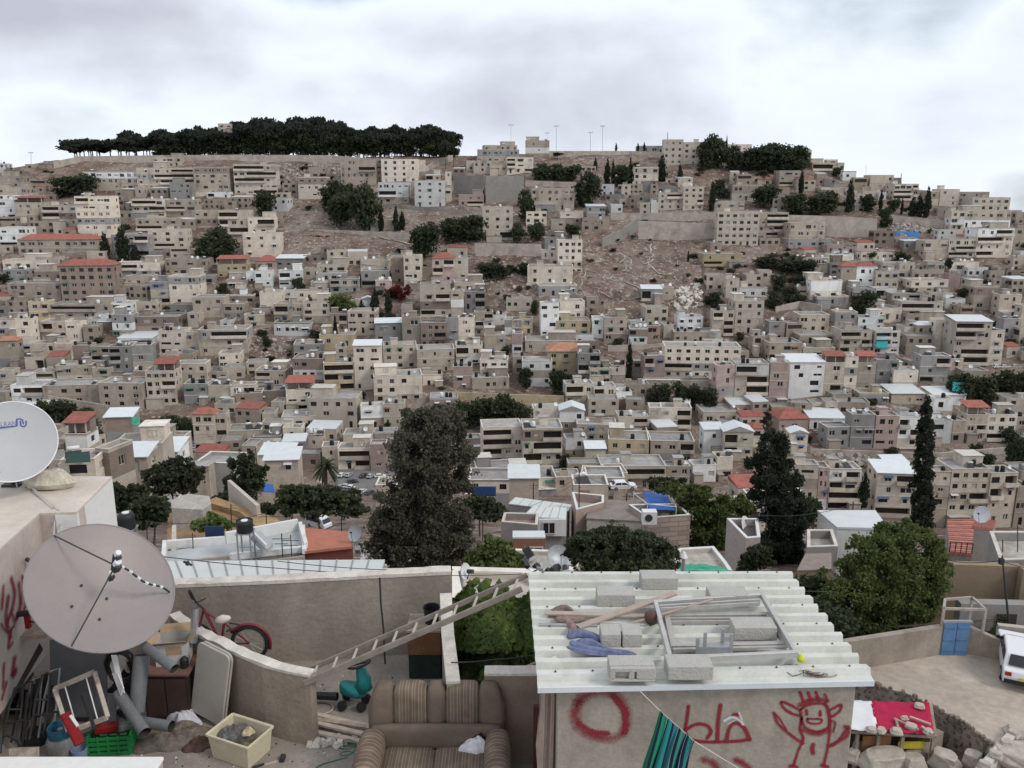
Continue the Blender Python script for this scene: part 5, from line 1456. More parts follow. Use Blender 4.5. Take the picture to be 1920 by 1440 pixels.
p = Gp; tarp('blue_tarpaulin', [g(1676, 447, 2.5), g(1722, 447, 2.5), g(1722, 459, .3), g(1676, 459, .3)], 'large blue tarpaulin high on the right slope', M('tarp_blue', (.03, .13, .32), rough=.7, var=.2, scale=.6), .2)
tarp('turquoise_canopy', [g(1640, 662, 6), g(1662, 662, 6), g(1662, 672, 3), g(1640, 672, 3)], 'turquoise canopy on a grey house roof', M('turquoise', (.03, .30, .33), rough=.8), .2)
tarp('turquoise_canopy', [g(1782, 752, 6), g(1806, 752, 6), g(1806, 760, 4), g(1782, 760, 4)], 'turquoise awning beside red roofs above the near cypress', M('turquoise_b', (.03, .30, .30), rough=.8), .2)
tarp('white_cloth_roof', [g(1266, 762, 3), g(1294, 762, 3), g(1292, 796, 3), g(1276, 790, 3)], 'white cloth draped over the roof of a balcony house', WHITEPL, .3)
# ---------------------------------------------------------------- vehicles
TYRE = M('tyre_rubber', (.02, .02, .02), rough=.9); RIM = M('wheel_rim', (.35, .35, .36), rough=.4, metal=.6); LAMPR = M('red_lamp', (.35, .02, .02), rough=.3); LAMPW = M('clear_lamp', (.6, .6, .6), rough=.2)
def car_proto(paint, van=False):
 e = thing('parked_car', (0, 0, -500)); L, W = (4.9, 1.9) if van else (4.2, 1.66); org = e.location
 if van: prof = [(-2.42, .35), (-2.45, 1.2), (-2.35, 2.1), (-2.2, 2.2), (1.2, 2.2), (1.7, 1.95), (2.15, 1.2), (2.4, 1.0), (2.45, .4)]
 else: prof = [(-2.1, .35), (-2.12, .62), (-2.05, .86), (-1.75, .92), (-1.35, 1.34), (-1.1, 1.40), (.15, 1.41), (.35, 1.36), (.95, .95), (1.9, .80), (2.08, .62), (2.1, .35)]
 def loft(prof, ws):
  vs = []; n = len(prof)
  for s in ws:
   for x, z in prof:
    zz = (z - .9) / .55 if z > .9 else 0
    vs.append((x * (1 if abs(s) < .99 else .985), s * W / 2 * (1 - .13 * max(0, min(1, zz if not van else zz * .35))), z if abs(s) < .99 else z - .02))
  m = MB(); fs = [(j * n + i, j * n + (i + 1) % n, (j + 1) * n + (i + 1) % n, (j + 1) * n + i) for j in range(len(ws) - 1) for i in range(n)]
  fs += [tuple(range(n - 1, -1, -1)), tuple((len(ws) - 1) * n + i for i in range(n))]; m.add(vs, fs); return m
 o = loft(prof, (-1, -.9, 0, .9, 1)).build('body', paint, bev=.03); o.parent = e
 def pane(nm, pts): m = MB(); m.add(pts, [tuple(range(len(pts)))]); q = m.build(nm, GLASS); q.parent = e
 if van:
  pane('windscreen', [(1.75, -.78, 1.93), (2.17, -.85, 1.25), (2.17, .85, 1.25), (1.75, .78, 1.93)])
  for s in (-1, 1): pane('side_window', [(-2.1, s * .965, 1.25), (1.5, s * .965, 1.25), (1.2, s * .93, 1.95), (-2.1, s * .93, 1.95)])
  pane('rear_window', [(-2.46, -.75, 1.25), (-2.46, .75, 1.25), (-2.39, .7, 1.95), (-2.39, -.7, 1.95)])
 else:
  pane('windscreen', [(.40, -.60, 1.35), (.93, -.70, .99), (.93, .70, .99), (.40, .60, 1.35)])
  pane('rear_window', [(-1.78, -.66, .99), (-1.43, -.58, 1.34), (-1.43, .58, 1.34), (-1.78, .66, .99)])
  for s in (-1, 1):
   pane('side_window', [(-1.45, s * .825, .97), (-.45, s * .825, .97), (-.45, s * .755, 1.31), (-1.2, s * .755, 1.31)])
   pane('side_window', [(-.35, s * .825, .97), (.75, s * .825, .97), (.22, s * .755, 1.31), (-.35, s * .755, 1.31)])
 wb = 1.28 if not van else 1.45
 for x in (-wb, wb):
  for s in (-1, 1):
   m = MB(); rt = Matrix.Rotation(R(90), 3, 'X'); m.lathe([(0, -.09), (.3, -.09), (.31, -.07), (.31, .07), (.3, .09), (0, .09)], (x, s * (W / 2 - .06), .31), rt, n=18); w = m.build('wheel', TYRE); w.parent = e
   m = MB(); m.lathe([(0, -.1), (.18, -.1), (.18, .1), (0, .1)], (x, s * (W / 2 - .06), .31), rt, n=14); q = m.build('rim', RIM); q.parent = w
 for s in (-1, 1):
  m = MB(); m.box((-L / 2 + .0, s * W * .39, .74 if not van else 1.0), (.06, .24, .16)); q = m.build('tail_light', LAMPR); q.parent = e
  m = MB(); m.box((L / 2 - .03, s * W * .36, .62 if not van else .85), (.08, .3, .14)); q = m.build('headlight', LAMPW); q.parent = e
  m = MB(); m.box((.75, s * (W / 2 + .07), .98), (.1, .16, .12)); q = m.build('mirror', BLACKPL); q.parent = e
 for x in (-L / 2 - .02, L / 2 + .0): m = MB(); m.box((x, 0, .43), (.1, W * .94, .16)); q = m.build('bumper', BLACKPL); q.parent = e
 m = MB(); m.box((-L / 2 - .075, 0, .62), (.02, .5, .12)); q = m.build('number_plate', M('plate_yellow', (.6, .5, .08), rough=.5)); q.parent = e
 PROTOS.append(e); return e
CARP = {c: car_proto(M('car_paint_' + c, col, rough=.25, var=.03, spec=.6)) for c, col in (('white', (.7, .7, .7)), ('silver', (.4, .41, .42)), ('dark', (.05, .055, .06)), ('blue', (.06, .09, .16)))}
VANP = car_proto(M('van_paint_white', (.68, .70, .74), rough=.3, var=.03, spec=.6), True)
def car(c, px, py, ang, label, z=-75 + .16, group='cars parked in the valley car park', s=.72, proto=None, Y=None):
 p = atz(px, py, z) if Y is None else at(px, py, Y); e = dup(proto or CARP[c], (p.x, p.y, p.z), ang, (s, s, s), label=label, cat='car' if proto is None else 'van', group=group); return e
for c, x, y, a, lab in [('white', 641, 893, 1.3, 'leftmost white car in the back row of the car park'), ('silver', 654, 893, 1.3, 'silver car second from the left in the back row of the car park'), ('dark', 682, 894, 1.2, 'dark car in the middle of the back row of the car park'),
      ('silver', 696, 895, 1.1, 'silver car right of the dark one in the back row'), ('white', 713, 895, .2, 'white car parked lengthways at the right of the back row'), ('dark', 661, 905, .4, 'dark car alone in the left middle of the car park'),
      ('white', 716, 911, .35, 'white car alone in the right middle of the car park'), ('silver', 645, 914, 2.9, 'silver car at the left front of the car park'), ('white', 655, 916, 2.8, 'white car at the left front of the car park'),
      ('white', 679, 924, 1.2, 'white car nose on at the front edge of the car park'), ('dark', 693, 926, 1.2, 'dark car at the front edge of the car park'), ('dark', 744, 913, .3, 'dark car half hidden by the big brown tree')]:
 car(c, x, y, a, lab)
for i, (c, x, y) in enumerate([('silver', 545, 640), ('dark', 556, 641), ('dark', 569, 641), ('white', 580, 641), ('dark', 593, 641)]):
 p = g(x, y); car(c, x, y, R(80), ['silver car at the left end of the row on the mid slope', 'dark car second in the row on the mid slope', 'dark car in the centre of the row on the mid slope', 'white car in the row on the mid slope', 'dark car at the right end of the row on the mid slope'][i], group='cars parked in a row on the mid slope', Y=Drow(y), s=.8)
car('white', 1168, 917, .1, 'white car parked under the long balcony building', Y=140, group='single parked cars', s=1.1)
car('silver', 365, 845, .2, 'silver car parked below the pink-roofed corner house', Y=Drow(848), group='single parked cars')
for i, x in enumerate((1870, 1885, 1905)): car(('white', 'white', 'silver')[i], x, 690, .1, ['white car left of two others by the right-hand road', 'white car between two others by the right-hand road', 'silver car at the right of three by the right-hand road'][i], Y=Drow(688), group='cars by the road on the right', s=.8)
car('white', 598, 988, R(-35), 'white van parked on the lane behind the orange roof', Y=100, proto=VANP, group=None, s=.72)
p, q = atz(1919, 1300, YZ), atz(1906, 1222, YZ); d_ = (q - p).normalized(); p = p + d_ * 2.1; dup(CARP['white'], (p.x, p.y, YZ + .01), math.atan2(d_.y, d_.x), (1.0, 1, 1), label='white hatchback parked on the dirt yard seen from behind', cat='car', group='single parked cars')
# ---------------------------------------------------------------- large trees of the middle distance
def big_tree(name, px, yt, yb, Y, lobes_px, mat, n, s, label, cat='tree', trunks=None, z0=None, seed=1, extra=None, shell=.4, trunk_r=.22, hang=0.):
 """lobes_px: (px, py, rx_px, ry_px, dY) clusters of leaves"""
 b = at(px, yb, Y); e = thing(name, (b.x, Y, b.z), label, cat); k = Y / FPX * 1.0; L = []
 rng = random.Random(seed)
 for x, y, rx, ry, dy in lobes_px:
  c = at(x, y, Y + dy); L.append((c.x, c.y, c.z, rx * k, max(rx, ry) * k * .8, ry * k))
  for _ in range(9):   # smaller sprays round every lobe, for an uneven outline
   a, r = rng.uniform(0, 6.28), rng.uniform(.7, 1.3); f = rng.uniform(.14, .36)
   L.append((c.x + math.cos(a) * rx * k * r, c.y + rng.uniform(-.5, .5) * rx * k, c.z + math.sin(a) * ry * k * r, rx * k * f, rx * k * f, ry * k * f))
 rg = np.random.default_rng(seed); me = crown('crown', L, n, s, mat, seed, shell=shell, over=2.5, fq=26)
 o = bpy.data.objects.new('crown', me); COL.objects.link(o)
 co = np.empty(len(me.vertices) * 3, np.float32); me.vertices.foreach_get('co', co); co = co.reshape(-1, 3) - np.array(e.location, np.float32); me.vertices.foreach_set('co', co.ravel()); me.update()
 o.parent = e
 tr = MB(); z = Vector((b.x, Y, b.z - 2)); 
 for (x, y) in (trunks or [(px, (yt + yb) / 2)]):
  t = at(x, y, Y); mid = z.lerp(t, .5) + Vector((rng.uniform(-.3, .3), 0, 0)); tr.tube([z, mid, t], [trunk_r, trunk_r * .7, trunk_r * .3], 7)
  for q in L[::6]:
   if rng.random() < .8: tr.tube([mid.lerp(t, rng.uniform(0, .8)), (Vector(q[:3]) + t) / 2, Vector(q[:3])], [trunk_r * .35, trunk_r * .2, .02], 5)
 tr.build('trunk', BARK, e); return e
big_tree('eucalyptus_tree', 780, 770, 1090, 52, [(800, 800, 45, 32, 0), (840, 790, 32, 26, 1), (770, 850, 46, 36, -.5), (835, 850, 50, 36, .5), (790, 905, 62, 38, 0), (850, 900, 36, 32, .6), (760, 945, 45, 30, -.6), (815, 955, 55, 40, .2), (735, 985, 46, 36, -.5), (790, 1005, 62, 42, 0), (845, 1000, 44, 42, .4), (720, 1030, 36, 30, -.4), (765, 1045, 42, 25, -.5), (835, 1045, 46, 25, .3), (865, 965, 22, 26, .2), (765, 800, 18, 15, .2)], LEAF['euc'], 90000, .075, 'tall grey brown eucalyptus tree rising behind the courtyard wall', trunks=[(800, 830), (830, 880), (750, 960), (770, 850)], seed=3)
big_tree('broadleaf_tree', 925, 1005, 1075, 30, [(925, 1030, 32, 20, 0), (900, 1048, 26, 18, 0), (950, 1050, 28, 20, 0), (928, 1060, 40, 18, -.3)], LEAF['green'], 9000, .06, 'bright green tree right of the tall eucalyptus', seed=4, trunk_r=.1)
big_tree('conifer_tree', 1450, 785, 1100, 64, [(1440, 800, 10, 22, 0), (1465, 835, 14, 26, 0), (1445, 850, 24, 34, 0), (1452, 900, 36, 38, 0), (1462, 940, 44, 36, 0), (1470, 985, 42, 36, 0), (1450, 1025, 40, 30, -.3), (1425, 1040, 26, 26, -.5), (1485, 1030, 22, 30, .2), (1420, 860, 8, 14, 0), (1402, 870, 10, 12, 0), (1475, 880, 12, 20, 0)], LEAF['cyp'], 52000, .09, 'tall dark spreading conifer right of the leafy trees', trunks=[(1450, 850), (1465, 900)], seed=5)
big_tree('broadleaf_tree', 1310, 905, 1065, 72, [(1290, 930, 36, 22, 1), (1330, 945, 36, 24, 0), (1300, 970, 40, 28, 0), (1350, 975, 34, 28, 0), (1370, 950, 26, 24, 1), (1320, 1010, 46, 30, 0), (1345, 1035, 36, 24, 0), (1395, 960, 18, 26, 1), (1300, 1040, 28, 22, 0), (1255, 915, 24, 12, 4)], LEAF['green'], 32000, .10, 'broad yellow green leafy tree right of the blue tarpaulin', trunks=[(1310, 980), (1345, 990)], seed=6)
big_tree('broadleaf_tree', 1165, 985, 1090, 34, [(1110, 1020, 40, 26, 0), (1150, 1010, 42, 24, 0), (1190, 1020, 40, 24, 0), (1240, 1030, 30, 20, 0), (1130, 1050, 50, 26, -.3), (1190, 1055, 60, 26, -.3), (1250, 1060, 24, 14, 0), (1085, 1030, 22, 20, 0)], LEAF['dark'], 34000, .06, 'dense dark green tree just behind the corrugated shed roof', trunks=[(1140, 1030), (1190, 1040)], seed=7, trunk_r=.13)
big_tree('pepper_tree', 1650, 975, 1215, 41, [(1690, 1010, 56, 28, 1), (1640, 1030, 46, 26, 0), (1740, 1040, 40, 32, .5), (1620, 1070, 46, 34, 0), (1680, 1070, 52, 40, 0), (1745, 1090, 36, 44, .5), (1600, 1110, 56, 36, -.5), (1660, 1125, 56, 38, -.3), (1720, 1130, 40, 38, 0), (1575, 1140, 38, 24, -.5), (1630, 1160, 48, 20, -.5), (1760, 1060, 20, 30, .5), (1690, 1165, 30, 20, 0)], LEAF['green'], 75000, .056, 'broad drooping green tree over the yard wall', trunks=[(1640, 1060), (1700, 1060), (1600, 1110)], seed=8)
big_tree('cypress_tree', 1737, 742, 1000, 85, [(1738, 752, 5, 9, 0), (1736, 772, 8, 16, 0), (1735, 800, 11, 22, 0), (1735, 830, 14, 24, 0), (1733, 865, 17, 26, 0), (1732, 900, 18, 26, 0), (1731, 940, 19, 28, 0), (1730, 975, 19, 22, 0)], LEAF['cyp'], 20000, .11, 'very tall narrow cypress in front of the valley houses on the right', seed=9, shell=.6)
def Dnear(py):
 ys = np.linspace(44, 198, 80); rr_ = np.array([np.interp(y, PY_, PZ_) / y for y in ys]); return float(np.interp(ratio(py), rr_, ys))
rn = random.Random(77)
for k in range(46):      # scrub covering the near slope
 x, y = rn.uniform(1480, 1800), rn.uniform(1085, 1215)
 if not (x < 1640 and y > 1085 or y > 1180): continue
 Y = rn.uniform(37.5, 44); p = at(x, y + 10, Y); w = rn.uniform(1.4, 2.6)
 dup(rn.choice(TP['dark']), (p.x, Y, min(p.z, -21.5) - .8), rn.uniform(0, 6), (w, w, w * .8), label='dark green scrub bush behind the yard wall', cat='bush', group='scrub bushes behind the yard wall')
for px, yt, yb, Y, L, mt, n, lab, sd in [
 (325, 855, 930, 100, [(325, 885, 40, 22, 0), (300, 895, 30, 22, 0), (350, 890, 28, 24, 0), (330, 908, 42, 16, 0)], 'olive', 9000, 'rounded grey green tree above the ruined terrace', 21),
 (235, 910, 960, 75, [(225, 930, 26, 18, 0), (255, 925, 22, 16, 0), (215, 945, 24, 16, 0)], 'dark', 6000, 'dark leafy tree left of the garden beside the pale neighbour wall', 22),
 (285, 925, 985, 72, [(285, 945, 30, 16, 0), (300, 960, 24, 14, 0), (270, 970, 26, 18, 0)], 'dark', 6000, 'dark leafy tree right of the black tank', 23),
 (460, 850, 950, 95, [(458, 870, 20, 20, 0), (465, 900, 30, 26, 0), (450, 925, 28, 22, 0), (480, 885, 18, 16, 0)], 'dark', 9000, 'tall dark tree in the middle of the left gardens', 24),
 (600, 905, 975, 92, [(560, 925, 30, 14, 0), (600, 928, 36, 16, 0), (645, 935, 30, 16, 0), (590, 950, 44, 16, 0), (650, 955, 32, 14, 0), (540, 945, 24, 12, 0)], 'dark', 12000, 'wide dark green tree belt in front of the car park', 25),
 (545, 915, 950, 100, [(545, 925, 26, 12, 0)], 'green', 3000, 'fresh green tree top left of the dark tree belt', 26),
 (405, 960, 1000, 60, [(400, 975, 20, 10, 0), (380, 985, 22, 10, 0), (420, 985, 16, 10, 0)], 'vine', 3500, 'yellow green creeper over the garden pergola', 27),
 (900, 925, 985, 90, [(900, 945, 30, 14, 0), (920, 960, 30, 16, 0), (885, 960, 22, 14, 0)], 'dark', 5000, 'dark green tree right of the tall eucalyptus', 28),
 (1245, 895, 930, 110, [(1245, 908, 26, 12, 0), (1265, 915, 22, 12, 0)], 'dark', 3500, 'dark tree behind the blue tarpaulin', 29),
 (1525, 940, 985, 95, [(1520, 955, 20, 20, 0), (1510, 975, 16, 14, 0)], 'dark', 3000, 'dark tree right of the big conifer', 30),
 (1415, 1060, 1110, 52, [(1420, 1045, 26, 22, 0), (1400, 1060, 16, 14, 0)], 'dark', 4000, 'small dark tree at the foot of the big conifer', 31),
 (1345, 1180, 1215, 40, [(1880, 1160, 8, 5, 0), (1868, 1190, 14, 10, 0)], 'dark', 1500, 'low dark shrub beside the dark square doorway', 32),
 (440, 940, 975, 85, [(430, 935, 30, 10, 0), (500, 955, 24, 10, 0), (475, 965, 18, 10, 0)], 'olive', 4000, 'low grey green shrubs on the garden slope', 33)]:
 big_tree('broadleaf_tree' if sd != 27 else 'creeper', px, yt, yb, Y, L, LEAF[mt], n, Y * .0017, lab, 'tree' if sd not in (27, 32, 33) else 'shrub', seed=sd, trunk_r=.12)
def palm(px, yt, yb, Y, label):
 b, t = at(px, yb, Y), at(px, yt, Y); e = thing('palm_tree', b, label, 'tree'); mb = MB(); mb.tube([b - Vector((0, 0, 3)), t], [.4, .3], 8); mb.build('trunk', BARK, e); cr_ = MB(); r = random.Random(2)
 for k in range(46):
  a = r.uniform(0, 6.28); el = r.uniform(-.9, 1.2); d = Vector((math.cos(a) * math.cos(el), math.sin(a) * math.cos(el), math.sin(el))); s = Vector((-math.sin(a), math.cos(a), 0)) * .28; L = r.uniform(2.3, 3.2)
  pts = [t + d * L * f - Vector((0, 0, 1.6 * f * f)) for f in (0, .35, .7, 1)]
  cr_.add(sum([[p - s * w, p + s * w] for p, w in zip(pts, (.3, 1, .9, .1))], []), [(0, 1, 3, 2), (2, 3, 5, 4), (4, 5, 7, 6)])
 cr_.build('crown', LEAF['dark'], e); return e
palm(610, 872, 925, 140, 'palm tree with drooping fronds left of the car park')
# floodlight masts and antennas on the skyline
def mast(px, yt, yb, Y, label, head=True, r=.12):
 b, t = at(px, yb, Y), at(px, yt, Y); e = thing('floodlight_mast' if head else 'antenna', b, label, 'mast' if head else 'antenna'); mb = MB(); mb.tube([b - Vector((0, 0, 1)), t], r, 6); mb.build('pole', GALV, e)
 if head:
  mb = MB(); mb.bar(t - Vector((1.4, 0, 0)), t + Vector((1.4, 0, 0)), .12, .12); mb.build('crossbar', GALV, e)
  for k in (-1.1, -.4, .4, 1.1): mb = MB(); mb.box(t + Vector((k, -.1, .3)), (.4, .25, .35)); mb.build('lamp', GALV, e)
Ys = Drow(292)
mast(958, 235, 282, Ys, 'thin floodlight mast left of the fort-like skyline house', True, .08); mast(1043, 237, 284, Ys, 'tall floodlight mast right of the fort-like skyline house'); mast(1107, 249, 284, Ys + 20, 'shorter floodlight mast between two tall ones'); mast(1130, 237, 284, Ys, 'tall floodlight mast furthest right on the skyline'); mast(1026, 250, 284, Ys + 30, 'faint thin mast just left of a tall floodlight mast', True, .06)
mast(1252, 248, 266, Ys, 'dark antenna pole on the skyline school tower', False, .25); mast(1624, 310, 336, Drow(340), 'thin antenna on the right skyline', False, .07); mast(1690, 325, 345, Drow(350), 'dark pole on the right skyline', False, .2); mast(58, 287, 312, Drow(314), 'lattice pole at the left skyline', True, .1); mast(2, 300, 322, Drow(322), 'thin pole at the far left skyline', False, .1)
# thin poles, aerials and sagging wires of the middle distance
def aerial(px, yt, yb, Y, label, arms=3):
 b, t = at(px, yb, Y), at(px, yt, Y); e = thing('rooftop_aerial', b, label, 'aerial'); mb = MB(); mb.tube([b - Vector((0, 0, 1)), t], .035 * Y / 50, 5); mb.build('pole', DARKST, e)
 mb = MB()
 for k in range(arms): z = t - Vector((0, 0, .25 + .3 * k)); mb.bar(z - Vector((.5 - .1 * k, .2, 0)), z + Vector((.5 - .1 * k, -.2, 0)), .03, .03)
 mb.build('arms', DARKST, e)
for a in [(275, 975, 1036, 48, 'tall thin pole left of the white roof terrace', 0), (361, 1000, 1036, 46, 'thin post on the left roof terrace', 0), (499, 960, 992, 52, 'thin bent pole behind the grey roof court', 1), (433, 945, 990, 60, 'thin pole above the roof court water tank', 1), (528, 1000, 1014, 45, 'small aerial standing on the grey roof court', 2), (545, 1003, 1012, 45, 'second small aerial on the grey roof court', 2),
          (1086, 880, 975, 72, 'tall thin pole right of the white panel roofs', 0), (1000, 905, 935, 90, 'thin aerial above the long white panel roof', 2), (1228, 890, 925, 95, 'thin aerial behind the blue tarpaulin', 2), (640, 960, 995, 60, 'thin aerial above the orange red roof', 3), (1420, 960, 985, 60, 'aerial on the pale corner roof', 2), (1175, 925, 945, 75, 'aerial on the brown sheet roof', 2), (905, 960, 990, 60, 'aerial right of the tall eucalyptus', 3), (1600, 940, 962, 63, 'aerial on the white building', 2)]: aerial(*a)
WIR = [((1086, 885, 72), (1228, 895, 95)), ((1086, 890, 72), (1000, 908, 90)), ((275, 978, 48), (499, 962, 52)), ((640, 965, 60), (905, 965, 60)), ((905, 965, 60), (1086, 900, 72)), ((1228, 895, 95), (1420, 965, 60)), ((1420, 965, 60), (1600, 945, 63)), ((1879, 1050, 39.5), (1740, 1040, 45)), ((1879, 1052, 39.5), (1990, 1060, 42))]
for i, (a, b) in enumerate(WIR):
 A2, B2 = at(*a), at(*b); L_ = (B2 - A2).length; P = [A2.lerp(B2, k / 12) - Vector((0, 0, L_ * .05 * 4 * (k / 12) * (1 - k / 12))) for k in range(13)]; mb = MB(); mb.tube(P, .018, 4)
 tag(mb.build('overhead_wire', DARKST, org=A2), 'thin sagging overhead wire between ' + ['the tall thin pole and the blue tarpaulin aerial', 'the tall thin pole and the white panel roof aerial', 'the roof terrace pole and the roof court pole', 'the orange roof aerial and the eucalyptus', 'the eucalyptus aerial and the tall thin pole', 'the blue tarpaulin aerial and the pale corner roof', 'the pale corner roof and the white building', 'the utility pole and the yard tree', 'the utility pole and the right picture edge'][i], 'wire')
for i, (x, y, Y) in enumerate([(968, 1035, 42), (985, 1050, 40), (1010, 1058, 38), (1025, 1040, 44), (950, 1062, 38), (1060, 1060, 36), (690, 1020, 60), (700, 1040, 50)]):
 p = at(x, y, Y); mb = MB(); r_ = random.Random(i)
 for k in range(14): s = r_.uniform(.1, .45); mb.box(p + Vector((r_.uniform(-.8, .8), r_.uniform(-.8, .8), r_.uniform(-1.4, 0))), (s, s * 1.4, s), Matrix.Rotation(r_.uniform(0, 3), 3, Vector((r_.random(), r_.random(), 1)).normalized()), mi=r_.randrange(3))
 tag(mb.build('clutter_heap', [ROOFM, WHITEPL, DARKST], org=p), 'heap of pale rubbish and boxes on the roofs behind the courtyard', kind='stuff')
poly_house('house', [(925, 1035), (1075, 1040), (1075, 1080), (925, 1075)], at(1000, 1050, 40).z - 1.2, 5, 'low cluttered flat roof behind the corrugated roof', CREAMW, ROOFD, par=.2)
# ---------------------------------------------------------------- the terrace in front
ZF = -6.1
PLAST = M('rough_render', (.29, .255, .215), rough=.97, var=.2, scale=1.6, fine=22, dirt=.5, dirtcol=(.19, .155, .125), dscale=1.3, streak=1.5, bump=.5)
PLASTB = M('tan_render', (.31, .255, .20), rough=.97, var=.2, scale=1.8, fine=25, dirt=.55, dirtcol=(.22, .165, .12), dscale=1.4, streak=1.5, bump=.5)
COPE = M('pale_coping', (.60, .55, .49), rough=.95, var=.15, scale=5, fine=40, dirt=.5, dirtcol=(.3, .26, .22), dscale=4, bump=.6)
FLOORM = M('terrace_concrete', (.27, .235, .205), rough=.95, var=.2, scale=2, fine=25, dirt=.6, dirtcol=(.22, .18, .15), dscale=1.6, bump=.4)
HOUSEP = M('pink_white_plaster', (.50, .43, .385), rough=.9, var=.12, scale=1.5, fine=14, dirt=.45, dirtcol=(.36, .27, .23), dscale=2.2, streak=2.5, bump=.35)
ROOFP = M('plaster_roof', (.58, .51, .44), rough=.9, var=.12, scale=1.4, fine=18, dirt=.4, dirtcol=(.40, .33, .27), dscale=1.1, bump=.35)
WHITEF = M('white_side_plaster', (.70, .69, .66), rough=.9, var=.06, scale=1.2, fine=15, dirt=.25, dirtcol=(.5, .46, .4), dscale=1, bump=.3)
TIM = M('old_timber', (.30, .245, .19), rough=.9, var=.3, scale=7, fine=60)
TIML = M('pale_timber', (.44, .36, .29), rough=.85, var=.2, scale=7, fine=60)
PINKT = M('pink_board', (.40, .32, .27), rough=.85, var=.12, scale=7, fine=60)
ALU = M('aluminium', (.50, .49, .47), rough=.45, var=.1, scale=8, metal=.4)
mb = MB(); q = [(-7.2, 3.5), (.42, 3.5), (3.1, 3.5), (3.1, 8.75), (.6, 8.8), (.55, 10.35), (-7.2, 10.35)]
mb.prism(q, -24, ZF); tag(mb.build('terrace_floor', FLOORM), kind='structure')
def wall_run(name, pix, z1, th, mat, label, cap=COPE, z0=ZF - .02, side=1, ch=.03, jag=0., capw=.01):
 """free standing wall whose top front edge follows the given pixels at height z1"""
 T = [atz(x, y, z1) for x, y in pix]; n = len(T); off = []
 for i in range(n):
  d = T[min(i + 1, n - 1)] - T[max(i - 1, 0)]; d.z = 0; d.normalize(); off.append(Vector((-d.y, d.x, 0)) * th * side)
 e = thing(name, (T[0].x, T[0].y, ZF), label, 'wall'); r = random.Random(len(label))
 mb, cb = MB(), MB()
 S = []
 for i in range(n - 1):
  k = max(1, int((T[i + 1] - T[i]).length / .12)) if jag else 1
  for j in range(k): S.append((T[i].lerp(T[i + 1], j / k), off[i].lerp(off[i + 1], j / k)))
 S.append((T[-1], off[-1])); J = [r.uniform(-jag, jag) for _ in S]
 for i in range(len(S) - 1):
  (a, oa), (b, ob) = S[i], S[i + 1]; za, zb = z1 - ch, z1 - ch
  lo = [(a.x, a.y, z0), (b.x, b.y, z0), (b.x + ob.x, b.y + ob.y, z0), (a.x + oa.x, a.y + oa.y, z0)]
  if side < 0: lo = lo[::-1]
  mb.hexa(lo, [(x, y, z1 - ch) for x, y, _ in lo])
  f = 1 + capw * 2 / th
  lo = [(a.x - oa.x * .06, a.y - oa.y * .06, 0), (b.x - ob.x * .06, b.y - ob.y * .06, 0), (b.x + ob.x * 1.06, b.y + ob.y * 1.06, 0), (a.x + oa.x * 1.06, a.y + oa.y * 1.06, 0)]
  hz = [z1 + J[i], z1 + J[i + 1], z1 + J[i + 1], z1 + J[i]]
  if side < 0: lo, hz = lo[::-1], hz[::-1]
  cb.hexa([(x, y, z1 - ch) for x, y, _ in lo], [(x, y, h) for (x, y, _), h in zip(lo, hz)])
 mb.build('wall_face', mat, e); cb.build('coping', cap, e); return e
wall_run('courtyard_wall', [(220, 1102), (320, 1096), (520, 1088), (720, 1077), (846, 1071)], -4.93, .16, PLAST, 'long grey rendered courtyard wall with a pale worn coping', jag=.008, ch=.045)
wall_run('side_wall', [(826, 1112), (829, 1190), (838, 1278)], -5.03, .13, PLAST, 'low side wall with a white coping beside the vine', side=1, jag=.004)
wall_run('curved_wall', [(318, 1152), (345, 1174), (390, 1198), (440, 1222), (490, 1244), (535, 1256), (580, 1264)], -5.2, .12, PLASTB, 'curved low tan wall with a broken white top edge', jag=.014, ch=.04)
wall_run('sofa_side_wall', [(908, 1262), (1012, 1262)], -5.0, .14, M('brown_render', (.25, .19, .15), rough=.95, var=.15, scale=2, fine=20, dirt=.5, dirtcol=(.1, .07, .055), dscale=1.5, bump=.4), 'brown rendered wall between the sofa and the shed curtain', jag=.004)
# crack and drain pipe on the courtyard wall
p0, p1 = at(712, 1083, 9.98), at(722, 1245, 9.85); mb = MB(); mb.tube([p0, at(714, 1130, 9.95), at(719, 1180, 9.93), p1], .012, 6)
tag(mb.build('cable', DARKST, org=p0), 'thin dark cable running down the courtyard wall', 'cable')
# broken sill between terrace and courtyard
mb = MB(); r = random.Random(4); a, b = atz(582, 1398, ZF), atz(700, 1402, ZF)
for k in range(60):
 p = a.lerp(b, r.random()) + Vector((0, r.uniform(0, .12), r.uniform(0, .05))); s = r.uniform(.03, .09); mb.box(p, (s * 1.4, s, s * .7), Matrix.Rotation(r.uniform(0, 3), 3, 'Z'), taper=.7)
tag(mb.build('broken_sill', COPE), 'crumbled white plaster along the sill between terrace and courtyard', kind='stuff')
mb = MB(); r = random.Random(8)
for k in range(260):
 p = atz(r.uniform(585, 830), r.uniform(1262, 1330), ZF) if r.random() < .5 else atz(r.uniform(100, 640), r.uniform(1380, 1440), ZF); s = r.uniform(.008, .03); mb.box(p, (s, s * .8, s * .6), Matrix.Rotation(r.uniform(0, 3), 3, 'Z'), taper=.6, mi=r.randrange(3))
tag(mb.build('ground_litter', [COPE, TIM, DARKST]), 'small stones and scraps littering the terrace floor', kind='stuff')
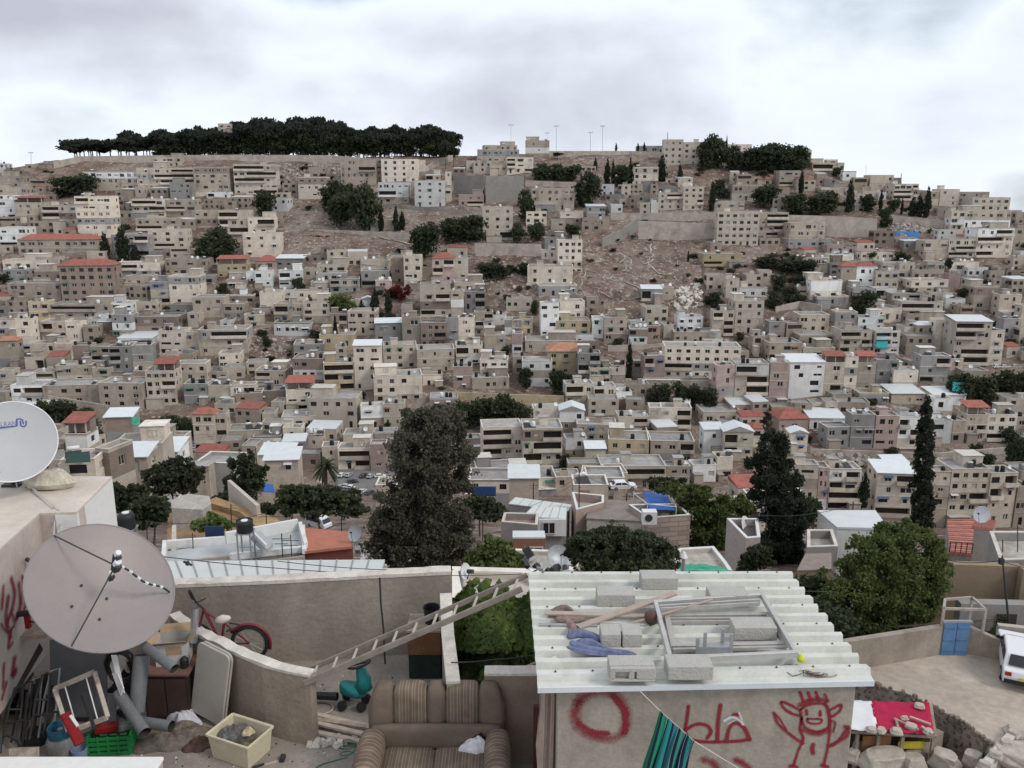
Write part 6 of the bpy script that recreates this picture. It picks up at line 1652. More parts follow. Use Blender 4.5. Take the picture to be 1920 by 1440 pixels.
# ---- neighbour's house on the left
ZR = -3.9
A_, B_, C2, D2, E_ = atz(-500, 893, ZR), atz(210, 893, ZR), atz(143, 960, ZR), atz(74, 962, ZR), atz(0, 1028, ZR)
F_ = E_ + (E_ - D2).normalized() * 5.5
e = thing('neighbour_house', (D2.x - 2, D2.y, ZF), 'pinkish plastered neighbour house with red painted scrawls at the left edge', 'house')
def wallq(name, a, b, z0, z1, mat, par, n=1):
 mb = MB(); d = Vector((b.x - a.x, b.y - a.y, 0)); nn = Vector((d.y, -d.x, 0)).normalized() * -.25
 mb.hexa([(a.x, a.y, z0), (b.x, b.y, z0), (b.x + nn.x, b.y + nn.y, z0), (a.x + nn.x, a.y + nn.y, z0)], [(a.x, a.y, z1), (b.x, b.y, z1), (b.x + nn.x, b.y + nn.y, z1), (a.x + nn.x, a.y + nn.y, z1)]); return mb.build(name, mat, par)
ZU = -5.62
wallq('wall', F_, D2 - (D2 - F_).normalized() * .003, ZU, ZR - .03, HOUSEP, e); wallq('wall', D2, C2 - (C2 - D2).normalized() * .003, -9, ZR - .03, HOUSEP, e); wallq('side_wall', C2, B_, -12, ZR - .03, WHITEF, e)
mb = MB(); poly = [A_, F_ + Vector((-6, 0, 0)), F_, E_, D2, C2, B_]; cc = Vector((-9, 9, 0))
for pl in ((poly[0], poly[1], poly[2], poly[3]), (poly[0], poly[3], poly[4]), (poly[0], poly[4], poly[5], poly[6])): mb.prism([(p.x, p.y) for p in pl[::-1]], ZR - .028, ZR)
o = mb.build('roof', ROOFP, e)
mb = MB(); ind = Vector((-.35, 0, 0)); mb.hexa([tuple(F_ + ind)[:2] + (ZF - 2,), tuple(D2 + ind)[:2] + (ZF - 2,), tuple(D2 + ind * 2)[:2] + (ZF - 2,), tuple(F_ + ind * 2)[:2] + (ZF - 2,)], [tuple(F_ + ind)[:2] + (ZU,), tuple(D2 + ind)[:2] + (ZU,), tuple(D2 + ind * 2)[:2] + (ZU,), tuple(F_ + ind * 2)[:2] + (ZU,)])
mb.build('recess_base', M('overhang_shade', (.10, .08, .07), rough=1, var=.3, scale=3), e)  # recessed base; the overhang's dark void is painted into its colour
mb = MB(); a, b = at(33, 1177, 8.9), at(86, 1179, 9.3); mb.box((a + b) / 2 + Vector((-.1, 0, 0)), (.62, .5, .05), Matrix.Rotation(.2, 3, 'Z')); mb.build('shelf', TIM, e)
def spraymat(name, col):
 m = bpy.data.materials.new(name); m.use_nodes = True; nt = m.node_tree; N, L = nt.nodes, nt.links; bs = N['Principled BSDF']; bs.inputs['Base Color'].default_value = (*col, 1); bs.inputs['Roughness'].default_value = .8
 uv = N.new('ShaderNodeUVMap'); sx = N.new('ShaderNodeSeparateXYZ'); L.new(uv.outputs[0], sx.inputs[0])
 def mt(op, a, b=None, cl=False):
  n = N.new('ShaderNodeMath'); n.operation = op; n.use_clamp = cl
  for i, s in enumerate((a, b)):
   if s is None: continue
   if isinstance(s, (int, float)): n.inputs[i].default_value = s
   else: L.new(s, n.inputs[i])
  return n.outputs[0]
 d = mt('ABSOLUTE', mt('SUBTRACT', mt('MULTIPLY', sx.outputs[1], 2.), 1.)); tc = N.new('ShaderNodeTexCoord')
 nz = N.new('ShaderNodeTexNoise'); nz.inputs['Scale'].default_value = 60; nz.inputs['Detail'].default_value = 4; L.new(tc.outputs['Object'], nz.inputs['Vector'])
 n2 = N.new('ShaderNodeTexNoise'); n2.inputs['Scale'].default_value = 7; n2.inputs['Detail'].default_value = 4; L.new(tc.outputs['Object'], n2.inputs['Vector'])
 fall = mt('MULTIPLY', mt('SUBTRACT', 1.0, d), sx.outputs[0]); al = mt('ADD', mt('MULTIPLY', fall, 2.1), mt('MULTIPLY', mt('SUBTRACT', nz.outputs[0], .60), 1.3)); al = mt('MULTIPLY', al, mt('ADD', mt('MULTIPLY', n2.outputs[0], 1.3), .15), True)
 L.new(mt('MULTIPLY', al, .92, True), bs.inputs['Alpha']); return m
REDSP = spraymat('red_spray_paint', (.25, .010, .022)); WSP = spraymat('white_paint_splash', (.65, .6, .6))
def stroke(mb, P, w, nrm, s=1.0):
 """soft ribbon along P, facing nrm; s = paint density"""
 if mb.uv is None: mb.uv = []
 Q = []
 for i in range(len(P) - 1):
  p0, p1, p2, p3 = P[max(i - 1, 0)], P[i], P[i + 1], P[min(i + 2, len(P) - 1)]
  for k in range(5):
   t = k / 5; Q.append(.5 * ((2 * p1) + (p2 - p0) * t + (2 * p0 - 5 * p1 + 4 * p2 - p3) * t * t + (3 * p1 - p0 - 3 * p2 + p3) * t ** 3))
 Q.append(P[-1]); vs = []
 d0, d1 = (Q[1] - Q[0]).normalized(), (Q[-1] - Q[-2]).normalized(); Q = [Q[0] - d0 * w * .5] + Q + [Q[-1] + d1 * w * .5]
 for i, p in enumerate(Q):
  t = (Q[min(i + 1, len(Q) - 1)] - Q[max(i - 1, 0)]).normalized(); sd = t.cross(nrm).normalized() * w / 2; o_ = nrm * (.0002 * (len(mb.v) % 17)); vs += [p - sd + o_, p + sd + o_]
  den = s * (0 if i in (0, len(Q) - 1) else 1); mb.uv += [(den, 0), (den, 1)]
 mb.add(vs, [(2 * i, 2 * i + 1, 2 * i + 3, 2 * i + 2) for i in range(len(Q) - 1)])
# scrawl on the neighbour's wall
wd = (D2 - F_).normalized(); wn_ = Vector((wd.y, -wd.x, 0)); wn_ = wn_ if wn_.x > 0 else -wn_
def onwall(px, py):
 d = ray(px, py); t = (D2 - Vector((0, 0, 0))).dot(wn_) / d.dot(wn_); return d * t + wn_ * .012
mb = MB()
for P, w in [([(20, 1085), (26, 1110), (22, 1140), (12, 1165)], .07), ([(34, 1095), (38, 1130), (30, 1160)], .08), ([(14, 1120), (10, 1160), (18, 1195)], .07), ([(5, 1100), (2, 1140)], .06), ([(20, 1180), (14, 1215), (22, 1205)], .05), ([(26, 1235), (22, 1265), (28, 1258)], .09), ([(6, 1245), (4, 1290)], .05), ([(40, 1080), (48, 1120), (42, 1150)], .04), ([(0, 1170), (12, 1185), (26, 1170), (20, 1150)], .03), ([(2, 1310), (10, 1280)], .05), ([(52, 1060), (50, 1100)], .04)]:
 stroke(mb, [onwall(*p) for p in P], w * 1.5, wn_, .75)
mb.build('painted_scrawl', REDSP, e)
# stone on the roof
mb = MB(); c = atz(95, 915, ZR); r = random.Random(5); vs = []
mb.lathe([(0, 0), (.24, .0), (.29, .06), (.27, .13), (.16, .19), (0, .2)], (0, 0, 0), n=10)
vs = [(c.x + x * 1.15 + r.uniform(-.02, .02), c.y + y * .6 + r.uniform(-.02, .02), ZR + .02 + z * 1.1 + r.uniform(-.015, .015)) for x, y, z in mb.v]; mb.v = vs
tag(mb.build('stone', M('roof_stone', (.55, .50, .40), rough=.95, var=.2, scale=8, bump=.8), org=c), 'pale weathered stone block lying beside the lettered dish', 'stone')
# ---- dishes
def aim_from(px, py, tilt, ax, ay):
 los = ray(px, py).normalized(); tw = -los; rgt = los.cross(Vector((0, 0, 1))).normalized(); up = rgt.cross(los).normalized(); s = Vector((ax, ay)).normalized()
 return (rgt * s.x + up * s.y) * math.sin(tilt) + tw * math.cos(tilt)
DISHG = M('grey_dish_paint', (.275, .24, .23), rough=.5, var=.06, scale=2.2, fine=30, dirt=.35, dirtcol=(.24, .19, .17), dscale=1.2, metal=.1)
DISHR = M('dish_rim', (.22, .2, .2), rough=.6, var=.1)
def front_dish(c, r, aim, depth, label, mat, rim, name='satellite_dish', base=None):
 e = thing(name, base if base is not None else c, label, 'satellite dish'); rot = aim.to_track_quat('Z', 'Y').to_matrix()
 mb = MB(); pr = [(r * k / 12, depth * r * (k / 12) ** 2) for k in range(13)]
 mb.lathe(pr, c, rot, n=64); mb.build('reflector', mat, e, smooth=True)
 mb = MB(); mb.lathe([(a, b - .02) for a, b in pr][::-1], c, rot, n=64); mb.build('back_skin', DISHR, e, smooth=True)
 mb = MB(); mb.lathe([(r, depth * r - .02), (r + .012, depth * r - .012), (r + .012, depth * r + .006), (r - .002, depth * r + .004)], c, rot, n=64); mb.build('rim', rim, e)
 return e, rot
pc = at(184, 1112, 8.55); aim = aim_from(184, 1112, R(31), .62, .79); r_ = 130 / FPX * (pc.y / ray(184, 1112).y)
base = Vector((D2.x - .05, 8.9, at(60, 1180, 9.0).z))
e, rot = front_dish(pc, r_, aim, .22, 'big grey satellite dish with three feed struts over the junk corner', DISHG, DISHR)
feed = at(214, 1070, 8.55); feed = pc + aim * (r_ * .80)
def rimpt(px, py):  # point on the rim plane under a pixel
 d = ray(px, py); c = pc + aim * (.22 * r_); return d * (c.dot(aim) / d.dot(aim))
for px, py, r0 in ((101, 1004, .008), (134, 1212, .008), (318, 1112, .012)):
 mb = MB(); p = rimpt(px, py)
 if px > 300:
  pts = [feed.lerp(p, t) + Vector((0, 0, .025 * math.sin(t * 9))) for t in [k / 14 for k in range(15)]]; mb.tube(pts, r0, 6, mi=0)
  for k in range(2, 14, 2): mb.tube([pts[k - 1].lerp(pts[k], .3), pts[k]], .02, 6, mi=1)
  mb.build('feed_strut', [DARKST, WHITEPL], e)
 else: mb.tube([feed, p], r0, 6); mb.build('feed_strut', DARKST, e)
for dx, dz, s in ((.02, .11, 1.), (-.0, .0, 1.2), (-.07, -.11, .9)):
 c = feed + Vector((dx, 0, dz)); mb = MB(); rq = (-aim).to_track_quat('Z', 'Y').to_matrix()
 mb.lathe([(0, -.075 * s), (.03 * s, -.075 * s), (.032 * s, -.02 * s), (.02 * s, -.01 * s), (.022 * s, .03 * s), (0, .035 * s)], c, rq, n=12, mi=0); mb.box(c - rq @ Vector((0, .03, .0)), (.05 * s, .05 * s, .09 * s), rq, mi=1); mb.build('receiver_head', [WHITEPL, DARKST], e, smooth=False)
mb = MB(); mb.bar(feed + Vector((0, 0, .13)), feed + Vector((-.06, 0, -.13)), .03, .02); mb.build('head_bracket', DARKST, e)
for px, py in ((153, 1097), (134, 1138), (201, 1121), (186, 1162)):
 d = ray(px, py); rl = pc + aim * .03; p = d * (rl.dot(aim) / d.dot(aim)) ; q = (p - pc); rad = (q - aim * q.dot(aim)).length; p = pc + (q - aim * q.dot(aim)) + aim * (.22 * r_ * (rad / r_) ** 2 + .012)
 mb = MB(); mb.lathe([(.0, .012), (.014, .008), (.016, -.01)], p, rot, n=8); mb.build('bolt', DARKST, e)
mb = MB(); mb.tube([pc - aim * .03, pc - aim * .25, Vector((D2.x + .05, 8.9, pc.z - .45)), Vector((D2.x - .2, 9.0, pc.z - .55))], .035, 8); mb.tube([pc - aim * .2, Vector((D2.x + .1, 9.2, pc.z + .1))], .025, 6); mb.build('mount_arm', DARKST, e)
# lettered dish on the roof
pt = at(24, 830, 10.4); aim2 = aim_from(24, 830, R(12), -.3, .9); r2 = 75 / FPX * (pt.y / ray(24, 830).y)
e, rot = front_dish(pt, r2, aim2, .18, 'white dish with blue lettering standing on the neighbour roof', M('white_dish_paint', (.44, .445, .45), rough=.5, var=.04, scale=3, dirt=.15, dirtcol=(.35, .33, .3)), WHITEPL)
up2 = (Vector((0, 0, 1)) - aim2 * aim2.z).normalized(); rg2 = up2.cross(aim2).normalized()
BLUEP = M('blue_print', (.03, .06, .33), rough=.6, var=.05); GREYP = M('grey_print', (.20, .22, .33), rough=.6, var=.05)
def on_dish(u, v, lift=.004):
 d2 = (u * u + v * v) / (r2 * r2); return pt + rg2 * u + up2 * v + aim2 * (.18 * r2 * d2 + lift)
S = pt.y / ray(24, 830).y / FPX
def px_dish(px, py): return ((px - 24) * S, (830 - py) * S)
cu = bpy.data.curves.new('lettering', 'FONT'); cu.body = 'TELRAN'; cu.size = 13 * S; to = bpy.data.objects.new('tmp', cu); COL.objects.link(to)
dg = bpy.context.evaluated_depsgraph_get(); me = bpy.data.meshes.new_from_object(to.evaluated_get(dg)); bpy.data.objects.remove(to)
xs = [v.co.x for v in me.vertices]; wd_ = max(xs) - min(xs); u0, v0 = px_dish(-4, 798.5); u1, _ = px_dish(33, 799)
for v in me.vertices: v.co = on_dish(u0 + (v.co.x - min(xs)) / wd_ * (u1 - u0), v0 + v.co.y) - pt
me.materials.append(GREYP); o = bpy.data.objects.new('lettering', me); COL.objects.link(o); o.parent = e
mb = MB()
def dstroke(P, w):
 for a, b in zip(P, P[1:]):
  A2, B2 = on_dish(*px_dish(*a), .005), on_dish(*px_dish(*b), .005); mb.bar(A2, B2, w * S, .003, up=aim2)
dstroke([(-20, 801), (34, 799.5), (34.5, 787), (40, 787), (44, 790), (44.5, 798)], 1.8); dstroke([(40, 791), (40, 799), (42, 802), (46, 802.5), (49, 799), (49.5, 792)], 1.9)
mb.build('emblem', BLUEP, e)
mb = MB(); f0 = at(64, 884, 10.75); mb.tube([on_dish(*px_dish(96, 852)), at(82, 870, 10.8), f0], .012, 6); mb.tube([at(52, 905, 10.8), at(56, 892, 10.75), f0], .014, 6); mb.tube([on_dish(*px_dish(0, 884)), at(30, 905, 10.9), at(42, 906, 10.8)], .008, 6); mb.build('feed_arm', GALV, e)
mb = MB(); mb.lathe([(0, -.06), (.035, -.06), (.04, .04), (0, .05)], f0, (-aim2).to_track_quat('Z', 'Y').to_matrix(), n=12); mb.box(at(52, 903, 10.7), (.09, .12, .06)); mb.build('receiver_head', GALV, e)
mb = MB(); pb = atz(26, 909.5, ZR); mb.tube([pb, pt - aim2 * .1], .03, 8); mb.box(pb + Vector((0, 0, .02)), (.22, .2, .03)); mb.box(pb + Vector((.02, 0, .07)), (.06, .08, .12)); mb.build('mast', DARKST, e)
def cable(pts, r, label, mat=DARKST, name='cable', cat='cable', sag=0., n=10):
 P = []
 for a, b in zip(pts, pts[1:]):
  for k in range(n): t = k / n; P.append(a.lerp(b, t) - Vector((0, 0, sag * 4 * t * (1 - t))))
 P.append(pts[-1]); mb = MB(); mb.tube(P, r, 5); return tag(mb.build(name, mat, org=pts[0]), label, cat)
c0 = atz(54, 915, ZR) + Vector((0, 0, .06)); r0 = .15; lp = [c0 + Vector((math.cos(a) * .16, 0, math.sin(a) * .15)) for a in [k * .5 for k in range(14)]]
mb = MB(); mb.tube(lp, .008, 5); mb.tube([c0, atz(70, 930, ZR) + Vector((0, 0, .03)), atz(100, 955, ZR) + Vector((0, 0, .02)), atz(103, 962, ZR - .3), rimpt(101, 1004)], .008, 5); mb.tube([c0, atz(80, 935, ZR) + Vector((0, 0, .03)), atz(110, 958, ZR) + Vector((0, 0, .02)), atz(114, 975, ZR - .3), rimpt(116, 1000)], .008, 5)
tag(mb.build('antenna_cable', M('pale_cable', (.5, .46, .42), rough=.6), org=c0), 'pale looped antenna cable running down from the lettered dish', 'cable')
cable([at(300, 1043, 9.4), at(1003, 1075, 12)], .006, 'long thin cable crossing above the courtyard wall', sag=.12)
cable([at(520, 1052, 9.4), at(850, 1068, 11)], .005, 'second thin cable above the courtyard wall', sag=.05)
cable([at(846, 1242, 8.2), at(925, 1237, 8.4), at(1003, 1228, 8.6)], .008, 'pair of thin lines strung past the vine to the shed', sag=.01)
cable([at(1500, 1108, 12), at(1570, 1110, 12)], .006, 'short dark line end right of the corrugated roof')
mb = MB(); c = at(352, 1057, 9.5); mb.lathe([(0, -.03), (.03, -.01), (.02, .03), (0, .04)], c, n=8); mb.bar(c + Vector((-.05, 0, .03)), c + Vector((.05, 0, -.02)), .02, .02); tag(mb.build('cable_clamp', DARKST, org=c), 'small black clamp hanging on the cable', 'clamp')
# ---- shed
YS = 6.78; ZS = -4.29
x0, x1 = at(1044, 1300, YS).x, at(1604, 1300, YS).x
SHEDW = M('shed_render', (.335, .295, .245), rough=.97, var=.16, scale=2, fine=28, dirt=.7, dirtcol=(.2, .165, .13), dscale=3.2, bump=.5, streak=.5)
e = thing('shed', ((x0 + x1) / 2, YS, ZF), 'rendered shed with red graffiti under a corrugated white roof', 'shed')
mb = MB(); mb.hexa([(x0, YS, -10), (x1, YS, -10), (x1, YS + .15, -10), (x0, YS + .15, -10)], [(x0, YS, ZS - .03), (x1, YS, ZS - .03), (x1, YS + .15, ZS - .03), (x0, YS + .15, ZS - .03)]); mb.build('front_wall', SHEDW, e, bev=.012)
mb = MB(); mb.hexa([(x1 - .15, YS + .153, -10), (x1, YS + .153, -10), (x1, 8.6, -10), (x1 - .15, 8.6, -10)], [(x1 - .15, YS + .153, ZS - .03), (x1, YS + .153, ZS - .03), (x1, 8.6, ZS - .03), (x1 - .15, 8.6, ZS - .03)]); mb.build('side_wall', SHEDW, e)
mb = MB(); mb.hexa([(x0, YS + .153, -10), (x0 + .15, YS + .153, -10), (x0 + .15, 8.6, -10), (x0, 8.6, -10)], [(x0, YS + .153, ZS - .03), (x0 + .15, YS + .153, ZS - .03), (x0 + .15, 8.6, ZS - .03), (x0, 8.6, ZS - .03)]); mb.hexa([(x0, 8.603, -10), (x1, 8.603, -10), (x1, 8.75, -10), (x0, 8.75, -10)], [(x0, 8.603, ZS - .03), (x1, 8.603, ZS - .03), (x1, 8.75, ZS - .03), (x0, 8.75, ZS - .03)]); mb.build('rear_wall', SHEDW, e)
RFW = M('white_corrugated_sheet', (.60, .60, .55), rough=.6, var=.1, scale=2, fine=30, dirt=.6, dirtcol=(.36, .35, .31), dscale=2.6, streak=0)
FL, FR, BR, BL = atz(1008, 1289, ZS), atz(1638, 1276, ZS), atz(1480, 1079, ZS), atz(990, 1079, ZS)
prf = []; NP = 11
for k in range(NP):   # pan, web, crown, web
 for t, h in ((0, 0), (.44, 0), (.52, .06), (.86, .06), (.985, 0)): prf.append(((k + t) / NP, h))
prf.append((1, 0)); SW = 4
for s in range(SW):   # four overlapping sheets side by side
 mb = MB(); vs = []
 for t, h in prf:
  a, b = FL.lerp(BL, t), FR.lerp(BR, t); jig = .012 * math.sin(t * 40)
  p, q2 = a.lerp(b, s / SW), a.lerp(b, (s + 1) / SW + (.006 if s < 3 else 0) + (jig / 3 if s == 3 else 0))
  vs += [p + Vector((0, 0, h + s * .0015)), q2 + Vector((0, 0, h + s * .0015))]
 mb.add(vs, [(2 * i, 2 * i + 1, 2 * i + 3, 2 * i + 2) for i in range(len(prf) - 1)]); o = mb.build('roof_sheet', RFW, e); sm = o.modifiers.new('t', 'SOLIDIFY'); sm.thickness = .006; sm.offset = -1
mb = MB()      # fixing screws with their washers along every other rib
for k in range(0, NP, 2):
 for j in range(9): p = FL.lerp(BL, (k + .7) / NP).lerp(FR.lerp(BR, (k + .7) / NP), (j + .5) / 9); mb.lathe([(.011, .066), (.011, .070), (.005, .072), (.005, .078), (0, .079)], p, n=6)
tag(mb.build('roof_screws', RUST, e), kind='stuff')
mb = MB(); mb.bar(FL + Vector((0, -.012, -.018)), FR + Vector((0, -.012, -.018)), .02, .05); mb.build('eaves_trim', WMETAL, e)
def onsh(px, py, l=.004): return at(px, py, YS - l)
mb = MB(); NR = Vector((0, -1, 0)); K_ = 1.35
def sp(P, wpx, s=1.): stroke(mb, [onsh(*p) for p in P], wpx * K_ / FPX * 7.7, NR, s)
sp([(1085, 1315), (1110, 1300), (1150, 1302), (1172, 1330), (1174, 1360), (1160, 1382), (1130, 1384), (1095, 1372), (1078, 1345), (1085, 1315)], 24, .5)
sp([(1150, 1305), (1171, 1335), (1172, 1372)], 12, .9); sp([(1085, 1355), (1110, 1372), (1140, 1375)], 12, .8)
mb.build('graffiti_ring', REDSP, e); mb = MB()
sp([(1291, 1324), (1288, 1350), (1285, 1372), (1296, 1386), (1320, 1391), (1350, 1391), (1380, 1390), (1406, 1387)], 7, 1.1)
sp([(1287, 1368), (1305, 1358), (1325, 1360), (1333, 1372), (1326, 1384)], 7, 1.1); sp([(1351, 1322), (1347, 1350), (1345, 1389)], 8, 1.1)
sp([(1362, 1390), (1368, 1365), (1380, 1356), (1395, 1364), (1405, 1385)], 8, 1.1); sp([(1376, 1340), (1386, 1340)], 8, 1.)
sp([(1320, 1424), (1335, 1430), (1345, 1440)], 18, .6); sp([(1380, 1424), (1395, 1432), (1405, 1440)], 16, .6)
mb.build('graffiti_word', REDSP, e); mb = MB()
# childlike figure
sp([(1502, 1330), (1520, 1320), (1548, 1322), (1556, 1345), (1552, 1365), (1530, 1372), (1508, 1362), (1502, 1340), (1502, 1330)], 7, .8)
sp([(1500, 1322), (1525, 1312), (1550, 1314)], 12, .7); sp([(1505, 1368), (1530, 1376), (1552, 1370)], 12, .6)
for x in (1503, 1518, 1533, 1549): sp([(x - 3, 1298 if x < 1540 else 1302), (x, 1306), (x + 3, 1314)], 6, .95)
sp([(1512, 1332), (1513, 1340)], 6, 1.); sp([(1538, 1334), (1538, 1342)], 6, 1.)
sp([(1514, 1348), (1526, 1348), (1540, 1349), (1538, 1356), (1525, 1357), (1515, 1354), (1514, 1348)], 5, 1.)
sp([(1500, 1332), (1482, 1322), (1465, 1316), (1470, 1328), (1485, 1338), (1500, 1342)], 6, .95); sp([(1552, 1334), (1566, 1326), (1577, 1322), (1574, 1334), (1560, 1344)], 6, .95)
sp([(1504, 1345), (1500, 1368), (1506, 1385), (1496, 1410), (1488, 1436)], 6, .95); sp([(1548, 1318), (1556, 1350), (1554, 1390), (1548, 1420), (1545, 1437)], 6, .95)
sp([(1452, 1338), (1456, 1352), (1468, 1366), (1488, 1382), (1506, 1394)], 6, .9); sp([(1450, 1336), (1462, 1348), (1474, 1368)], 5, .8)
sp([(1554, 1400), (1570, 1390), (1582, 1376), (1590, 1362)], 7, .85); sp([(1584, 1362), (1592, 1366), (1586, 1382), (1562, 1396)], 9, .7); sp([(1558, 1350), (1566, 1356), (1562, 1372)], 5, .8)
sp([(1525, 1396), (1523, 1406), (1525, 1412)], 9, 1.); sp([(1482, 1436), (1494, 1438)], 8, 1.); sp([(1541, 1434), (1552, 1438)], 8, 1.)
mb.build('graffiti_figure', REDSP, e)
mb = MB()
def sp2(P, wpx, s=1.): stroke(mb, [onsh(p[0], p[1], .009) for p in P], wpx / FPX * 7.7, NR, s)
sp2([(1358, 1352), (1372, 1345), (1386, 1350), (1394, 1358)], 9, .8); sp2([(1386, 1336), (1391, 1350)], 7, .7); sp2([(1364, 1358), (1378, 1350)], 5, .6)
mb.build('paint_splash', WSP, e)
# curtain at the shed door
mb = MB(); vs = []; n = 26
for j in range(9):
 for i in range(n + 1):
  t = i / n; px = 1012 + 30 * t - (j / 8) * 10 * (1 - t) + (3 * math.sin(j * 1.7) if i == 0 else 0); p = at(px, 1290, YS + .10 + .035 * math.sin(t * 13 + j * .25) + .015 * math.sin(t * 31 + j * .5)); vs.append(Vector((p.x, p.y, ZS - .05 - j * .24)))
mb.add(vs, [(j * (n + 1) + i, j * (n + 1) + i + 1, (j + 1) * (n + 1) + i + 1, (j + 1) * (n + 1) + i) for j in range(8) for i in range(n)])
o = mb.build('curtain', M('dusty_pink_curtain', (.40, .31, .26), rough=.95, var=.15, scale=3, fine=30, dirt=.4, dirtcol=(.16, .1, .08)), smooth=True, org=vs[0]); tag(o, 'dusty pinkish curtain hanging beside the graffiti wall', 'curtain')
mb = MB(); p = at(1008, 1290, 7.6); mb.box((p.x + .12, 7.6, -5.75), (.32, .05, 1.3)); tag(mb.build('shed_door', M('dark_red_door', (.085, .03, .022), rough=.9, var=.3, scale=3), org=(p.x, 7.6, -6)), 'dark red brown door panel behind the curtain', 'door')
# ---- things on the corrugated roof
ZT = ZS + .062
BLOCKM = M('concrete_block', (.44, .425, .39), rough=.97, var=.1, scale=6, fine=70, dirt=.25, dirtcol=(.3, .28, .25), dscale=5, bump=.7)
def block(xl, xr, yf, label, holes=0, slit=False, rz=0., d=.21, h=.135):
 a, b = atz(xl, yf, ZT), atz(xr, yf, ZT); w = (b - a).length; c = (a + b) / 2 + Vector((0, d / 2, 0)); e = thing('concrete_block', c, label, 'concrete block', 'concrete blocks weighing down the corrugated roof'); mb = MB(); rt = Matrix.Rotation(rz, 3, 'Z')
 if slit: mb.box((c.x - w / 4 - .003, c.y, ZT + h / 2), (w / 2 - .01, d, h), rt); mb.box((c.x + w / 4 + .003, c.y, ZT + h / 2), (w / 2 - .01, d, h), rt); mb.box((c.x, c.y + .04, ZT + h / 2 - .005), (.05, d * .7, h * .96), rt)
 elif holes:
  mb.box((c.x, c.y + .02, ZT + h / 2), (w, d - .04, h), rt); mb.box((c.x, c.y - d / 2 + .01, ZT + h - .02), (w, .04, .04), rt); mb.box((c.x, c.y - d / 2 + .01, ZT + .012), (w, .04, .024), rt)
  for k in (-.44, -.02, .3): mb.box((c.x + k * w, c.y - d / 2 + .01, ZT + h / 2 - .005), (w * (.12 if k < .2 else .42), .038, h - .062), rt)
 else: mb.box((c.x, c.y, ZT + h / 2), (w, d, h), rt)
 mb.build('block_body', BLOCKM, e, bev=.006); return e
block(1203, 1271, 1106, 'concrete block at the far edge of the corrugated roof'); block(1120, 1191, 1138, 'concrete block behind the long pink plank', rz=-.02); block(1331, 1404, 1139, 'concrete block half under the back bar of the window frame')
block(1127, 1204, 1214, 'split concrete block beside the blue cloth', slit=True); block(1376, 1456, 1201, 'concrete block inside the window frame'); block(1143, 1228, 1278, 'hollow concrete block at the front edge of the corrugated roof', holes=1); block(1252, 1337, 1276, 'solid concrete block at the front edge of the corrugated roof')
def frame(name, pix, z, w, h, mat, label, cat='window frame', extra=()):
 P = [atz(x, y, z) for x, y in pix]; c = sum(P, Vector()) / len(P); e = thing(name, c, label, cat)
 for i in range(len(P)):
  mb = MB(); a, b = P[i], P[(i + 1) % len(P)]; d = (b - a).normalized() * w / 2; mb.bar(a - d, b - d, w, h * (1 + .02 * i)); mb.build('frame_bar', mat, e, bev=.003)
 for (a, b), ww in extra: mb = MB(); mb.bar(atz(*a, z), atz(*b, z), ww, h * .7); mb.build('glazing_bar', mat, e)
 return e
frame('window_frame', [(1229, 1131), (1429, 1117), (1492, 1226), (1257, 1237)], ZT + .10, .04, .055, ALU, 'large aluminium window frame lying on the corrugated roof', extra=[(((1236, 1138), (1425, 1126)), .02), (((1238, 1143), (1424, 1132)), .015)])
frame('window_frame', [(1250, 1155), (1440, 1153), (1474, 1208), (1262, 1212)], ZT + .03, .055, .045, M('aluminium_dull', (.42, .40, .37), rough=.55, var=.12, scale=8, metal=.3), 'smaller window frame lying inside the large frame', extra=[(((1250, 1161), (1442, 1160)), .03), (((1252, 1167), (1444, 1166)), .02), (((1262, 1219), (1474, 1214)), .03)])
def plank(a, b, w, h, mat, label, z=ZT, za=None, zb=None, name='plank', cat='plank'):
 A2, B2 = atz(*a, za if za is not None else z + h / 2), atz(*b, zb if zb is not None else z + h / 2); mb = MB(); mb.bar(A2, B2, w, h); o = mb.build(name, mat, org=A2, bev=.002); return tag(o, label, cat)
plank((1084, 1176), (1266, 1112), .075, .022, PINKT, 'long pink plank lying diagonally on the corrugated roof', zb=ZT + .10)
plank((1022, 1149), (1232, 1156), .065, .02, PINKT, 'shorter pink plank lying across the brown cloth', za=ZT + .05)
plank((1172, 1172), (1336, 1124), .022, .018, PINKT, 'thin stick lying over the window frame', za=ZT + .02, zb=ZT + .15)
plank((1010, 1171), (1120, 1173), .035, .02, GALV, 'grey metal strip under the brown cloth')
plank((1120, 1166), (1210, 1172), .03, .02, ALU, 'thin aluminium strip behind the split block')
plank((1270, 1233), (1492, 1224), .02, .02, ALU, 'thin aluminium strip in front of the window frame', z=ZT + .01)
plank((1275, 1205), (1480, 1222), .035, .02, ALU, 'flat aluminium profile between the two window frames', z=ZT + .01)
